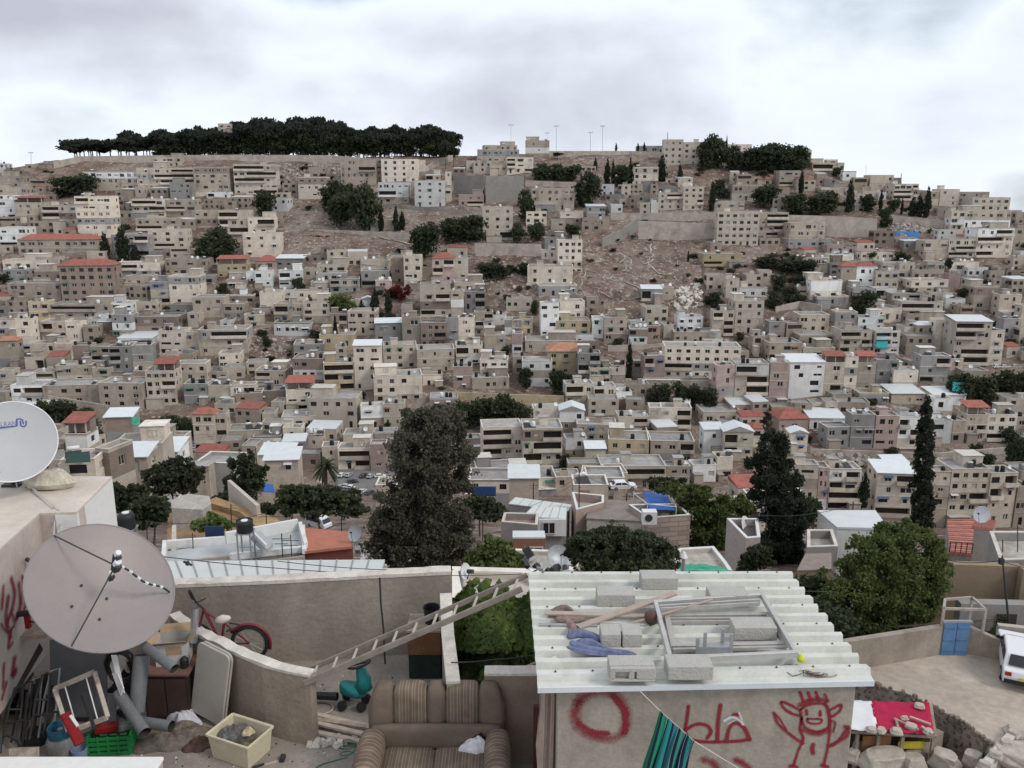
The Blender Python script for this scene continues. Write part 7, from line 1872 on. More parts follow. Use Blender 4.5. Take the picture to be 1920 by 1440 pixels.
def crumple(name, pix_c, rx, ry, h, z, mat, label, cat, seed=0, rot=0., n=26, fold=1., uvp=False):
 """a crumpled cloth heap: an uneven cushion of folds"""
 r = random.Random(seed); c = atz(*pix_c, z); vs = []; ph = [r.uniform(0, 6) for _ in range(8)]; m = n // 2
 for j in range(m + 1):
  for i in range(n):
   a = 2 * math.pi * i / n; t = j / m; k = (1 - t) ** .8
   er = 1 + .22 * math.sin(2 * a + ph[0]) + .13 * math.sin(5 * a + ph[1]) + .06 * math.sin(9 * a + ph[2])
   x, y = math.cos(a) * rx * er * k, math.sin(a) * ry * er * k
   z2 = h * (t ** .6) * (.62 + .25 * math.sin(x / rx * 4 + ph[3]) * math.cos(y / ry * 3 + ph[4]) + .22 * fold * abs(math.sin(x / rx * 9 + y / ry * 5 + ph[5])) + .12 * fold * math.sin(a * 7 + t * 6 + ph[6]))
   x, y = x * math.cos(rot) - y * math.sin(rot), x * math.sin(rot) + y * math.cos(rot); vs.append((c.x + x, c.y + y, z + max(.004, z2) * (1 if j else .1)))
 mb = MB(); mb.add(vs, [(j * n + i, j * n + (i + 1) % n, (j + 1) * n + (i + 1) % n, (j + 1) * n + i) for j in range(m) for i in range(n)])
 o = mb.build(name, mat, smooth=True, org=c); s = o.modifiers.new('s', 'SUBSURF'); s.levels = s.render_levels = 1; return tag(o, label, cat)
def tube_cloth(name, pts, rs, mat, label, cat='cloth', z=ZT):
 r = random.Random(9); P = [atz(x, y, z) + Vector((0, 0, q * .6)) for (x, y), q in zip(pts, rs)]; mb = MB(); mb.tube(P, list(rs), 12); mb.v = [(x + r.uniform(-.012, .012), y + r.uniform(-.012, .012), max(z, z + (zz - z) * .7 + r.uniform(-.01, .012))) for x, y, zz in mb.v]
 o = mb.build(name, mat, smooth=True, org=P[0]); s = o.modifiers.new('s', 'SUBSURF'); s.levels = s.render_levels = 1; return o
BRC = M('brown_pink_cloth', (.22, .155, .14), rough=.95, var=.35, scale=6, fine=25, bump=1.); BLC = M('blue_grey_cloth', (.15, .17, .28), rough=.95, var=.25, scale=6, fine=25, bump=1.)
e = thing('cloth', atz(1060, 1160, ZT), 'crumpled brown pink cloth on the corrugated roof', 'cloth')
for k, (P, rs) in enumerate([([(1030, 1152), (1045, 1145), (1062, 1142), (1075, 1150)], (.02, .05, .06, .03)), ([(1040, 1160), (1055, 1166), (1075, 1164), (1108, 1160)], (.03, .05, .045, .015)), ([(1058, 1160), (1068, 1172), (1078, 1182), (1066, 1192)], (.04, .05, .045, .02)), ([(1024, 1156), (1050, 1158), (1090, 1166)], (.015, .03, .02))]):
 o = tube_cloth('cloth_fold', P, rs, BRC, ''); o.parent = e; o.location = o.location - e.location
e = thing('cloth', atz(1110, 1205, ZT), 'crumpled blue cloth trailing over the corrugated roof', 'cloth')
for k, (P, rs) in enumerate([([(1062, 1198), (1078, 1190), (1095, 1192), (1115, 1196), (1126, 1204)], (.03, .06, .06, .05, .03)), ([(1068, 1204), (1080, 1216), (1105, 1222), (1140, 1224), (1180, 1226), (1195, 1228)], (.03, .055, .05, .045, .03, .006)), ([(1075, 1210), (1100, 1206), (1120, 1210), (1130, 1216)], (.03, .06, .045, .02)), ([(1060, 1212), (1085, 1222), (1120, 1228), (1165, 1230)], (.012, .035, .03, .012))]):
 o = tube_cloth('cloth_fold', P, rs, BLC, ''); o.parent = e; o.location = o.location - e.location
mb = MB(); c = atz(1221, 1168, ZT); mb.lathe([(0, 0), (.05, .005), (.075, .05), (.065, .10), (.04, .12), (0, .122)], c, n=16); tag(mb.build('clay_pot', M('brown_clay', (.12, .055, .045), rough=.7, var=.2, scale=12), org=c, smooth=True), 'round dark brown clay pot beside the window frame', 'pot')
e = thing('metal_bracket', atz(1338, 1222, ZT), 'galvanised bracket box with four upright posts on the roof', 'bracket'); z = ZT + .05
a, b, c_, d = atz(1307, 1226, z), atz(1370, 1226, z), atz(1370, 1206, z), atz(1305, 1206, z)
mb = MB(); mb.box((a + b) / 2 + Vector((0, 0, .035)), ((b - a).length, .012, .07)); mb.build('front_plate', GALV, e); mb = MB(); mb.box((a + c_) / 2 - Vector((0, 0, .0)), ((b - a).length, (c_ - b).length, .012)); mb.build('base_plate', GALV, e)
for p, h in ((a + Vector((0.0, 0, 0)), .16), (b, .20), (c_ + Vector((-.08, 0, 0)), .15), (a + Vector((.07, .02, 0)), .2)): mb = MB(); mb.box(p + Vector((0, 0, h / 2)), (.028, .02, h)); mb.build('post', GALV, e)
mb = MB(); c = atz(1501, 1241, ZT); mb.lathe([(0, 0), (.03, .012), (.036, .04), (.02, .068), (0, .072)], c, n=14); tag(mb.build('yellow_ball', M('yellow_rubber', (.55, .60, .03), rough=.6, var=.1), org=c, smooth=True), 'small bright yellow ball at the corner of the window frame', 'ball')
mb = MB(); c = atz(1047, 1243, ZS); mb.lathe([(0, .006), (.075, .006), (.085, .022), (.09, .022), (.09, .0)], c, n=24); tag(mb.build('pot_lid', ALU, org=c), 'round dull metal lid near the left corner of the roof', 'lid')
mb = MB(); r = random.Random(6); c = atz(1503, 1262, ZS)
for k in range(46):
 a0 = r.uniform(0, 6); cx, cy = r.gauss(0, .11), r.gauss(0, .025); ra = r.uniform(.02, .07)
 mb.tube([c + Vector((cx + math.cos(a0 + t * .7) * ra * 1.6, cy + math.sin(a0 + t * .7) * ra * .8, .01 + .05 * math.exp(-(cx / .12) ** 2) * r.random())) for t in range(r.randint(4, 9))], .0035, 4)
tag(mb.build('wire_tangle', RUST, org=c), 'tangle of rusty wire on the right front of the roof', 'wire')
# clothes line and striped blanket
L0, L1, L2, L3 = at(1195, 1291, 6.7), at(1240, 1335, 6.45), at(1302, 1390, 6.15), at(1400, 1450, 5.8)
cable([L0, L1, L2, L3], .004, 'pale clothes line slanting from the shed roof', M('pale_cord', (.6, .57, .5), rough=.8), 'clothes_line', 'clothes line', n=4)
bm_ = bpy.data.materials.new('striped_blanket'); bm_.use_nodes = True
def _bl():
 N, L = bm_.node_tree.nodes, bm_.node_tree.links; bs = N['Principled BSDF']; bs.inputs['Roughness'].default_value = .95
 uv = N.new('ShaderNodeUVMap'); sx = N.new('ShaderNodeSeparateXYZ'); L.new(uv.outputs[0], sx.inputs[0]); r = N.new('ShaderNodeValToRGB'); L.new(sx.outputs[0], r.inputs[0]); c = r.color_ramp; c.interpolation = 'CONSTANT'
 cols = [(.01, .12, .06), (.0, .02, .05), (.02, .30, .15), (.01, .16, .09), (.5, .55, .5), (.01, .015, .05), (.02, .28, .25), (.03, .36, .30), (.01, .02, .06), (.02, .22, .28), (.12, .04, .16), (.02, .25, .2), (.5, .5, .5), (.01, .02, .05), (.03, .34, .22), (.18, .05, .2), (.02, .2, .2), (.01, .015, .04), (.45, .5, .5), (.01, .02, .06), (.02, .26, .2), (.01, .1, .12), (.55, .5, .6), (.02, .02, .07), (.1, .05, .2), (.02, .3, .18)]
 ws = [.06, .04, .05, .05, .008, .055, .04, .05, .045, .06, .03, .05, .008, .05, .055, .02, .05, .05, .01, .05, .06, .04, .01, .05, .04, .05]
 t = 0; c.elements[0].color = (*cols[0], 1); c.elements[0].position = 0; c.elements.remove(c.elements[1])
 for w, k in zip(ws[:-1], cols[1:]): t += w; el = c.elements.new(min(t, .999)); el.color = (*k, 1)
 L.new(r.outputs[0], bs.inputs['Base Color'])
_bl()
mb = MB(); mb.uv = []; n, m = 40, 12; vs = []
for j in range(m + 1):
 for i in range(n + 1):
  u, v = i / n, j / m; top = at(1237 + 66 * u, 1333 + 57 * u, 6.44 - .3 * u); bot = at(1202 + 84 * u, 1460 + 0 * u, 6.36 - .24 * u); p = top.lerp(bot, v); p.y += (.015 + .03 * v) * math.sin(u * 26 + v * 2) - .012 * math.sin(v * 5 + u * 3); vs.append(p); mb.uv.append((u, v))
mb.add(vs, [(j * (n + 1) + i, (j + 1) * (n + 1) + i, (j + 1) * (n + 1) + i + 1, j * (n + 1) + i + 1) for j in range(m) for i in range(n)])
tag(mb.build('striped_blanket', bm_, smooth=True, org=vs[0]), 'green blue and purple striped blanket hung on the clothes line', 'blanket')
# ---- ladder
b0, b1 = at(575, 1279, 8.30), at(586, 1252, 8.66); t0, t1 = at(974, 1106, 8.48), at(984, 1080, 8.80)
e = thing('ladder', b0, 'wooden ladder leaning from the curved wall to the corrugated roof', 'ladder'); LADM = M('weathered_ladder', (.23, .20, .17), rough=.85, var=.2, scale=5, fine=50)
for a, b, w in ((b0, t0, .045), (b1, t1, .04)): mb = MB(); ext = (b - a).normalized() * .03; mb.bar(a - ext, b + ext, .028, w * 1.5); mb.build('rail', LADM, e, bev=.004)
for k in range(11):
 t = (k + .25) / 10.6; mb = MB(); mb.tube([b0.lerp(t0, t), b1.lerp(t1, t)], .016, 8); mb.build('rung', M('rung_wood', (.42, .37, .32), rough=.8, var=.1) if k == 0 else bpy.data.materials['rung_wood'], e)
# ---- vine behind the side wall
rg = np.random.default_rng(5)
def leafy(name, pts_fn, n, s, mat, label, cat='shrub', loc=None, stems=()):
 P = np.array([pts_fn() for _ in range(n)]); c = P.mean(axis=0) if loc is None else np.array(loc); e = thing(name, tuple(c), label, cat)
 U = rg.normal(size=(n, 3)); U /= np.linalg.norm(U, axis=1)[:, None]; Nn = np.array([0, -.5, .8]) + rg.normal(size=(n, 3)) * .45; V = np.cross(U, Nn); V /= np.linalg.norm(V, axis=1)[:, None]; sz = s * rg.uniform(.6, 1.4, n)[:, None]
 me = quads_mesh('leaves', P - c, U * sz, V * sz * .85, mat); o = bpy.data.objects.new('leaves', me); COL.objects.link(o); o.parent = e
 mb = MB(); 
 for st in stems: mb.tube(st, .012, 5)
 if stems: mb.build('stem', BARK, e)
 return e
rv = random.Random(12)
def vp():
 for _ in range(50):
  px, py = rv.uniform(846, 1012), rv.uniform(1085, 1275)
  if py < 1120 and (px > 885 and px < 960 + (1120 - py) * 0): 
   if rv.random() < .85: continue
  if py > 1215 and rv.random() < .55: continue
  nz = math.sin(px * .11) * math.cos(py * .13) + .6 * math.sin(px * .23 + py * .19)
  if nz < -.75 and rv.random() < .8: continue
  break
 base_z = -5.35 + .25 * math.sin(px * .05) - (.35 if py > 1220 else 0) - abs(rv.gauss(0, .16)); p = atz(px, py, base_z); return (p.x, min(p.y, 10.8), p.z)
leafy('vine', vp, 9000, .038, LEAF['vine'], 'broad leaved green vine filling the gap beside the shed', 'vine', stems=[[atz(870, 1262, -5.9), atz(900, 1200, -5.6), atz(960, 1150, -5.4)], [atz(990, 1260, -5.9), atz(960, 1200, -5.6), atz(890, 1150, -5.4)]])
mb = MB(); mb.box((.05, 9.6, -6.45), (1.5, 2.9, .3)); 
a, b = atz(948, 1268, -5.3), atz(1003, 1243, -5.2); mb = MB(); mb.tube([a, b], .014, 6); tag(mb.build('stick', TIML, org=a), 'slanting stick leaning out of the vine toward the shed', 'stick')
# ---- sofa
def stripes(name, axis, base, alt, alt2, freq, ph=0.):
 m = bpy.data.materials.new(name); m.use_nodes = True; N, L = m.node_tree.nodes, m.node_tree.links; bs = N['Principled BSDF']; bs.inputs['Roughness'].default_value = .95; bs.inputs['Specular IOR Level'].default_value = .1
 tc = N.new('ShaderNodeTexCoord'); sx = N.new('ShaderNodeSeparateXYZ'); L.new(tc.outputs['Object'], sx.inputs[0])
 nz = N.new('ShaderNodeTexNoise'); nz.inputs['Scale'].default_value = 6; nz.inputs['Detail'].default_value = 5; L.new(tc.outputs['Object'], nz.inputs['Vector'])
 mm = N.new('ShaderNodeMath'); mm.operation = 'MULTIPLY_ADD'; L.new(sx.outputs[axis], mm.inputs[0]); mm.inputs[1].default_value = freq; mm.inputs[2].default_value = ph
 fr = N.new('ShaderNodeMath'); fr.operation = 'FRACT'; L.new(mm.outputs[0], fr.inputs[0]); r = N.new('ShaderNodeValToRGB'); L.new(fr.outputs[0], r.inputs[0]); c = r.color_ramp; c.interpolation = 'LINEAR'
 c.elements[0].position = 0; c.elements[0].color = (*base, 1); c.elements[1].position = .96; c.elements[1].color = (*base, 1)
 for p, k in ((.18, base), (.24, alt), (.34, alt), (.40, base), (.52, base), (.56, alt2), (.66, alt2), (.70, alt), (.76, alt), (.80, base)): el = c.elements.new(p); el.color = (*k, 1)
 mr = N.new('ShaderNodeMapRange'); L.new(nz.outputs[0], mr.inputs[0]); mr.inputs[1].default_value = .3; mr.inputs[2].default_value = .7; mr.inputs[3].default_value = .75; mr.inputs[4].default_value = 1.2
 v = N.new('ShaderNodeVectorMath'); v.operation = 'SCALE'; L.new(r.outputs[0], v.inputs[0]); L.new(mr.outputs[0], v.inputs['Scale']); L.new(v.outputs[0], bs.inputs['Base Color']); return m
SB, SA, SC2 = (.15, .115, .088), (.245, .195, .145), (.19, .13, .095)
SOL = M('sofa_brown_fabric', (.15, .115, .09), rough=.97, var=.14, scale=5, fine=60, spec=.1, dirt=.4, dirtcol=(.22, .18, .14), dscale=3)
STX, STY = stripes('sofa_stripe', 0, SB, SA, SC2, 15.), stripes('arm_stripe', 1, SB, SA, SC2, 9.)
sx0, sx1 = at(690, 1330, 7.85).x, at(946, 1330, 7.85).x; sc = (sx0 + sx1) / 2; W = sx1 - sx0; YB = 8.0
e = thing('sofa', (sc, 7.7, ZF), 'old brown two seat sofa with striped cushions standing on the terrace', 'sofa')
def cushion(name, x0, x1, y0, y1, z0, z1, mat, r=.06, puff=.03, top_arch=None, tilt=0., n=8, par=None):
 """rounded upholstered block; superellipsoid-like grid"""
 mb = MB(); cx, cy, cz = (x0 + x1) / 2, (y0 + y1) / 2, (z0 + z1) / 2; hx, hy, hz = (x1 - x0) / 2, (y1 - y0) / 2, (z1 - z0) / 2
 b = bpy.data.meshes.new(name); import bmesh; bm = bmesh.new(); bmesh.ops.create_cube(bm, size=2); bmesh.ops.subdivide_edges(bm, edges=bm.edges[:], cuts=n, use_grid_fill=True)
 for v in bm.verts:
  x, y, z = v.co; 
  q = Vector((x * hx, y * hy, z * hz)); inner = Vector((max(-hx + r, min(hx - r, q.x)), max(-hy + r, min(hy - r, q.y)), max(-hz + r, min(hz - r, q.z)))); d = q - inner
  if d.length > 1e-6: q = inner + d.normalized() * min(r, d.length if d.length < r else r)
  px_, py_, pz_ = puff * (1 - y * y) * (1 - z * z), puff * (1 - x * x) * (1 - z * z), puff * (1 - x * x) * (1 - y * y)
  q += Vector((x * px_, y * py_, z * pz_)) 
  if top_arch and z > -.2: q.z += top_arch(x) * (z + .2) / 1.2
  q.y += tilt * (q.z + hz); q += Vector((cx, cy, cz)) - e.location; v.co = q
 bm.to_mesh(b); bm.free(); b.materials.append(mat); b.shade_smooth(); o = bpy.data.objects.new(name, b); COL.objects.link(o); o.parent = e; return o
zb0, zt0 = ZF + .42, -5.09; f = lambda px: at(px, 1330, 7.85).x
segs = [(690, 737, SOL, lambda x: -.16 * max(0, -x) ** 2.2), (737, 800, STX, None), (800, 835, SOL, None), (835, 898, STX, None), (898, 946, SOL, lambda x: -.16 * max(0, x) ** 2.2)]
for a, b, m_, ar in segs: cushion('back_cushion', f(a) + .001, f(b) - .001, 7.82, 8.04, zb0, zt0, m_, r=.06, puff=.012, top_arch=ar, tilt=.06)
cushion('lower_back', f(698), f(938), 7.74, 7.83, zb0 - .05, zb0 + .23, SOL, r=.035, puff=.01)
cushion('seat_cushion', f(722), f(816) , 7.15, 7.76, ZF + .27, ZF + .44, STX, r=.05, puff=.015); cushion('seat_cushion', f(818), f(912), 7.15, 7.76, ZF + .27, ZF + .44, STX, r=.05, puff=.015)
for a, b in ((676, 724), (910, 958)):
 cushion('armrest', f(a), f(b), 7.12, 7.84, ZF + .05, ZF + .63, STY, r=.12, puff=.01)
 cushion('arm_front', f(a) + .03, f(b) - .03, 7.085, 7.14, ZF + .08, ZF + .59, SOL, r=.02, puff=.008)
cushion('base', f(724), f(910), 7.2, 7.8, ZF + .03, ZF + .27, SOL, r=.03, puff=0)
crumple('cloth_heap', (893, 1404), .15, .11, .16, ZF + .44, M('white_cloth', (.62, .60, .62), rough=.95, var=.12, scale=9, fine=30), 'white crumpled garment lying on the sofa seat', 'clothes', 3)
crumple('cloth_heap', (903, 1398), .15, .09, .17, ZF + .44, M('black_cloth', (.02, .02, .025), rough=.95, var=.3, scale=9), 'black crumpled garment beside the white one on the sofa', 'clothes', 5)
# ---- courtyard objects
p = atz(797, 1274, ZF); e = thing('old_cabinet', (p.x, p.y + .2, ZF), 'old wooden stove cabinet in the corner of the courtyard', 'cabinet'); cw = 63 / FPX * 10.7
mb = MB(); mb.box((p.x, p.y + .2, ZF + .5), (cw, .4, .32)); mb.build('upper_panel', M('orange_brown_board', (.17, .085, .04), rough=.8, var=.25, scale=5), e, bev=.005); mb = MB(); mb.box((p.x, p.y + .21, ZF + .17), (cw * .96, .4, .33)); mb.build('lower_panel', M('dark_green_panel', (.02, .03, .026), rough=.7, var=.3), e, bev=.005)
mb = MB(); mb.box((p.x, p.y + .2, ZF + .675), (cw * 1.04, .44, .025)); mb.build('top', TIM, e)
mb = MB(); c = Vector((p.x + .08, p.y + .2, ZF + .69)); mb.lathe([(0, .0), (.085, 0), (.10, .2), (.108, .2), (.108, .215), (.098, .21), (.085, .03), (0, .02)], c, n=22); tag(mb.build('black_bucket', BLACKPL, org=c), 'black plastic bucket on top of the old cabinet', 'bucket')
# ride-on toy car
p = atz(668, 1332, ZF); TEAL = M('teal_plastic', (.015, .17, .165), rough=.4, var=.1, scale=8); e = thing('ride_on_toy', (p.x, p.y + .1, ZF), 'teal ride-on swing car toy on the courtyard floor', 'toy car')
def pxv(px, py, Y): return at(px, py, Y)
Yt = p.y + .1; sx = 10.2 / FPX
def V3(px, dy, h): return Vector(((px - 960) * sx * (Yt + dy) / Yt, Yt + dy, ZF + h))
mb = MB(); prof_ = [(636, .26, .03), (645, .27, .10), (660, .24, .13), (676, .22, .12), (690, .26, .06)]
rings = []
for px_, h, w in prof_:
 rings.append([V3(px_, math.cos(a) * w * 1.1, h + math.sin(a) * .05 - (.06 if math.sin(a) < 0 else 0)) for a in [k * math.pi / 5 for k in range(10)]])
vs = [v for rr_ in rings for v in rr_]; fs = [(i * 10 + k, i * 10 + (k + 1) % 10, (i + 1) * 10 + (k + 1) % 10, (i + 1) * 10 + k) for i in range(4) for k in range(10)] + [tuple(range(9, -1, -1)), tuple(40 + k for k in range(10))]
mb.add(vs, fs); o = mb.build('seat', TEAL, e, smooth=True); s_ = o.modifiers.new('s', 'SUBSURF'); s_.levels = s_.render_levels = 1
mb = MB(); mb.tube([V3(682, -.02, .24), V3(680, -.02, .36), V3(676, 0, .48), V3(675, 0, .52)], [.11, .07, .045, .03], 12); o = mb.build('front_column', TEAL, e, smooth=True)
mb = MB(); mb.tube([V3(690, .02, .22), V3(692, .02, .36), V3(684, .02, .47)], [.05, .03, .03], 8); mb.build('rear_support', TEAL, e, smooth=True)
mb = MB(); cst = V3(675, 0, .56); ring = [cst + Vector((math.cos(a) * .13, math.sin(a) * .09, .035 * math.cos(a))) for a in [k * .3927 for k in range(16)]]; mb.tube(ring, .018, 8, closed=True); mb.tube([ring[0], ring[8]], .015, 6); mb.build('steering_wheel', BLACKPL, e, smooth=True)
for px_, dy in ((640, -.1), (650, .12), (676, -.12), (686, .05)): mb = MB(); mb.lathe([(0, -.025), (.055, -.025), (.06, 0), (.055, .025), (0, .025)], V3(px_, dy, .06), Matrix.Rotation(R(75), 3, 'X'), n=16); mb.build('wheel', BLACKPL, e)
mb = MB(); c = V3(600, .05, .10); mb.tube([c + Vector((-.1, 0, 0)), V3(632, 0, .12)], [.045, .05], 10); tag(mb.build('black_tube', BLACKPL, org=c), 'short fat black tube lying left of the toy car', 'tube')
mb = MB(); c = atz(598, 1330, ZF); mb.tube([c + Vector((math.cos(a) * .17, math.sin(a) * .13, .012)) for a in [k * .3142 for k in range(20)]], .01, 6, closed=True); tag(mb.build('hoop', TIML, org=c), 'pale hoop lying on the floor behind the wall end', 'hoop')
for i, (a, b) in enumerate([((584, 1338), (690, 1362)), ((584, 1346), (700, 1372)), ((586, 1354), (698, 1380)), ((585, 1362), (690, 1386)), ((588, 1372), (676, 1390)), ((600, 1350), (706, 1366))]):
 plank(a, b, .06, .03, (TIML, TIM)[i % 2], ['uppermost thin timber of the pile behind the wall end', 'second timber of the pile behind the wall end', 'third timber, pale, in the middle of the pile', 'fourth timber of the pile behind the wall end', 'shortest timber at the front of the pile', 'dark crossing timber on top of the pile'][i], z=ZF + .02 + (i % 3) * .035, name='timber', cat='timber')
# bicycle
Yb = 9.28; sb = (at(470, 1205, Yb)).length / FPX; e = thing('bicycle', at(420, 1240, Yb), 'small red and pink bicycle leaning against the courtyard wall', 'bicycle')
REDB = M('pink_red_paint', (.14, .018, .03), rough=.4, var=.15, scale=8); BLK = BLACKPL
wc, fc = at(468, 1206, Yb), at(368, 1200, Yb + .1); wr = 30 * sb
def wheel(nm, c, r):
 mb = MB(); mb.tube([c + Vector((math.cos(a) * r, 0, math.sin(a) * r)) for a in [k * math.pi / 14 for k in range(28)]], .022, 8, closed=True); w = mb.build(nm, TYRE, e, smooth=True)
 mb = MB(); mb.tube([c + Vector((math.cos(a) * (r - .028), 0, math.sin(a) * (r - .028))) for a in [k * math.pi / 14 for k in range(28)]], .008, 6, closed=True)
 for k in range(12): mb.tube([c, c + Vector((math.cos(k * .5236) * (r - .03), 0, math.sin(k * .5236) * (r - .03)))], .0025, 4)
 o = mb.build('rim', GALV, e); o.parent = w; o.location = (0, 0, 0)
wheel('wheel', wc, wr); wheel('wheel', fc, wr)
mb = MB(); mb.tube([wc + Vector((math.cos(a) * (wr + .04), -.0, math.sin(a) * (wr + .04))) for a in [-.3 + k * .19 for k in range(16)]], .02, 8); mb.build('mudguard', REDB, e, smooth=True)
st, hd, bb = at(420, 1168, Yb), at(382, 1142, Yb), at(415, 1208, Yb)
mb = MB(); mb.tube([st, bb], .015, 8); mb.tube([hd, bb], .018, 8); mb.tube([st, hd + Vector((0, 0, -.03))], .014, 8); mb.tube([bb, wc], .011, 8); mb.tube([st, wc], .010, 8); mb.tube([hd, fc], .014, 8); mb.build('frame', REDB, e)
mb = MB(); hb = at(368, 1130, Yb - .02); mb.tube([hd, hb], .012, 8); mb.tube([at(355, 1108, Yb - .18), hb, at(385, 1122, Yb + .1)], .011, 8); mb.tube([at(355, 1108, Yb - .18), at(362, 1122, Yb - .1)], .02, 8); mb.build('handlebar', BLK, e)
mb = MB(); c = at(418, 1161, Yb); mb.lathe([(0, -.09), (.035, -.08), (.055, 0), (.03, .08), (0, .1)], c, Matrix.Rotation(R(80), 3, 'Y'), n=12); mb.build('saddle', M('cream_saddle', (.55, .48, .42), rough=.7), e, smooth=True)
mb = MB(); mb.tube([at(430, 1168, Yb), at(455, 1172, Yb), at(452, 1182, Yb)], .01, 6); mb.bar(at(425, 1182, Yb), at(455, 1178, Yb), .06, .008); mb.build('carrier', BLK, e)
for k in range(3): mb = MB(); mb.tube([at(408 + k * 3, 1192 + k * 5, Yb - .1), at(440 + k * 4, 1212 + k * 2, Yb - .12)], .006, 5); mb.build('rod', GALV, e)
mb = MB(); p0, p1 = at(364, 1182, 9.1), at(366, 1139, 9.1); mb.tube([p0 + (p0 - p1) * .5, p1], .045, 14, caps=False); mb.tube([p0 + (p0 - p1) * .5, p1], .041, 14, caps=False); tag(mb.build('duct_pipe', M('shiny_duct', (.6, .62, .65), rough=.3, metal=.8), org=p0), 'shiny metal duct pipe standing in front of the bicycle', 'pipe')
# ---- junk corner
p = atz(447, 1427, ZF); rt = Matrix.Rotation(R(-24), 3, 'Z'); CRM = M('cream_plastic', (.60, .545, .40), rough=.55, var=.08, scale=6, dirt=.3, dirtcol=(.3, .24, .16), dscale=5)
e = thing('storage_crate', p, 'cream plastic crate filled with rags and scraps', 'crate'); L_, W_, H_ = .56, .40, .30
mb = MB(); base_c = p + Vector((0, .12, 0))
def tray(mb, c, L, W, H, t, fl, mat=0):
 o = [(-1, -1), (1, -1), (1, 1), (-1, 1)]; lo = [c + rt @ Vector((sx * L / 2 * fl, sy * W / 2 * fl, 0)) for sx, sy in o]; hi = [c + rt @ Vector((sx * L / 2, sy * W / 2, H)) for sx, sy in o]; hi2 = [c + rt @ Vector((sx * (L / 2 - t), sy * (W / 2 - t), H)) for sx, sy in o]; lo2 = [c + rt @ Vector((sx * (L / 2 * fl - t), sy * (W / 2 * fl - t), t)) for sx, sy in o]
 mb.add(lo + hi + hi2 + lo2, [(3, 2, 1, 0)] + [(i, (i + 1) % 4, 4 + (i + 1) % 4, 4 + i) for i in range(4)] + [(4 + i, 4 + (i + 1) % 4, 8 + (i + 1) % 4, 8 + i) for i in range(4)] + [(8 + i, 8 + (i + 1) % 4, 12 + (i + 1) % 4, 12 + i) for i in range(4)] + [(12, 13, 14, 15)], mat)
tray(mb, base_c, L_, W_, H_, .012, .88); mb.build('crate_body', CRM, e, bev=.006)
mb = MB(); hi = [base_c + rt @ Vector((sx * (L_ / 2 + .006), sy * (W_ / 2 + .006), H_ - .012)) for sx, sy in [(-1, -1), (1, -1), (1, 1), (-1, 1)]]
for i in range(4): mb.bar(hi[i], hi[(i + 1) % 4], .02, .03)
mb.build('rim', CRM, e, bev=.004)
def heap(px, py, z, rx, ry, h, mat, label, cat='rag', seed=1, **k): return crumple('heap' if cat != 'rag' else 'rag', (px, py), rx, ry, h, z, mat, label, cat, seed, **k)
GREYC = M('grey_rag', (.13, .12, .115), rough=.95, var=.35, scale=12, fine=50)
heap(440, 1380, ZF + .17, .20, .14, .17, GREYC, 'grey rags heaped in the cream crate', seed=21); heap(466, 1375, ZF + .25, .07, .05, .11, M('tan_scrap', (.5, .42, .28), rough=.8, var=.3, scale=12), 'tan and white scraps in the cream crate', seed=22)
crumple('plastic_bag', (427, 1412), .07, .05, .30, ZF + .04, M('grey_blue_film', (.22, .24, .27), rough=.4, var=.3, scale=12), 'grey blue plastic bag hanging over the front of the cream crate', 'bag', 23)
a, b = atz(485, 1437, ZF), atz(530, 1425, ZF); mb = MB(); mb.tube([a, b], .013, 8, mi=0); mb.box(b + Vector((.0, 0, .02)), (.05, .09, .05), mi=1); mb.box(a, (.12, .03, .03), Matrix.Rotation(.5, 3, 'Z'), mi=1); tag(mb.build('hammer', [TIML, DARKST], org=a), 'hammer with a wooden handle lying right of the cream crate', 'hammer')
PATCH = M('patchwork_blanket', (.19, .15, .115), rough=.95, var=.5, scale=4, fine=30, hue=(.09, .085, .09), dirt=.5, dirtcol=(.30, .22, .15), dscale=2.5)
crumple('old_blanket', (325, 1385), .40, .26, .17, ZF, PATCH, 'dirty patchwork blanket heaped on the terrace floor', 'blanket', 31, n=40, fold=.7); crumple('old_blanket', (375, 1398), .16, .14, .12, ZF, M('dark_red_rag', (.11, .06, .05), rough=.95, var=.35, scale=8), 'dark reddish rag beside the patchwork blanket', 'rag', 32)
crumple('old_blanket', (430, 1345), .15, .07, .12, ZF, M('dark_red_rag_b', (.13, .075, .06), rough=.95, var=.35, scale=8), 'reddish brown rag behind the cream crate', 'rag', 33)
crumple('white_bag', (345, 1352), .20, .13, .24, ZF, M('white_film', (.52, .52, .56), rough=.6, var=.12, scale=9), 'white crumpled bag leaning on the dark cabinet', 'bag', 34, n=34, fold=.35)
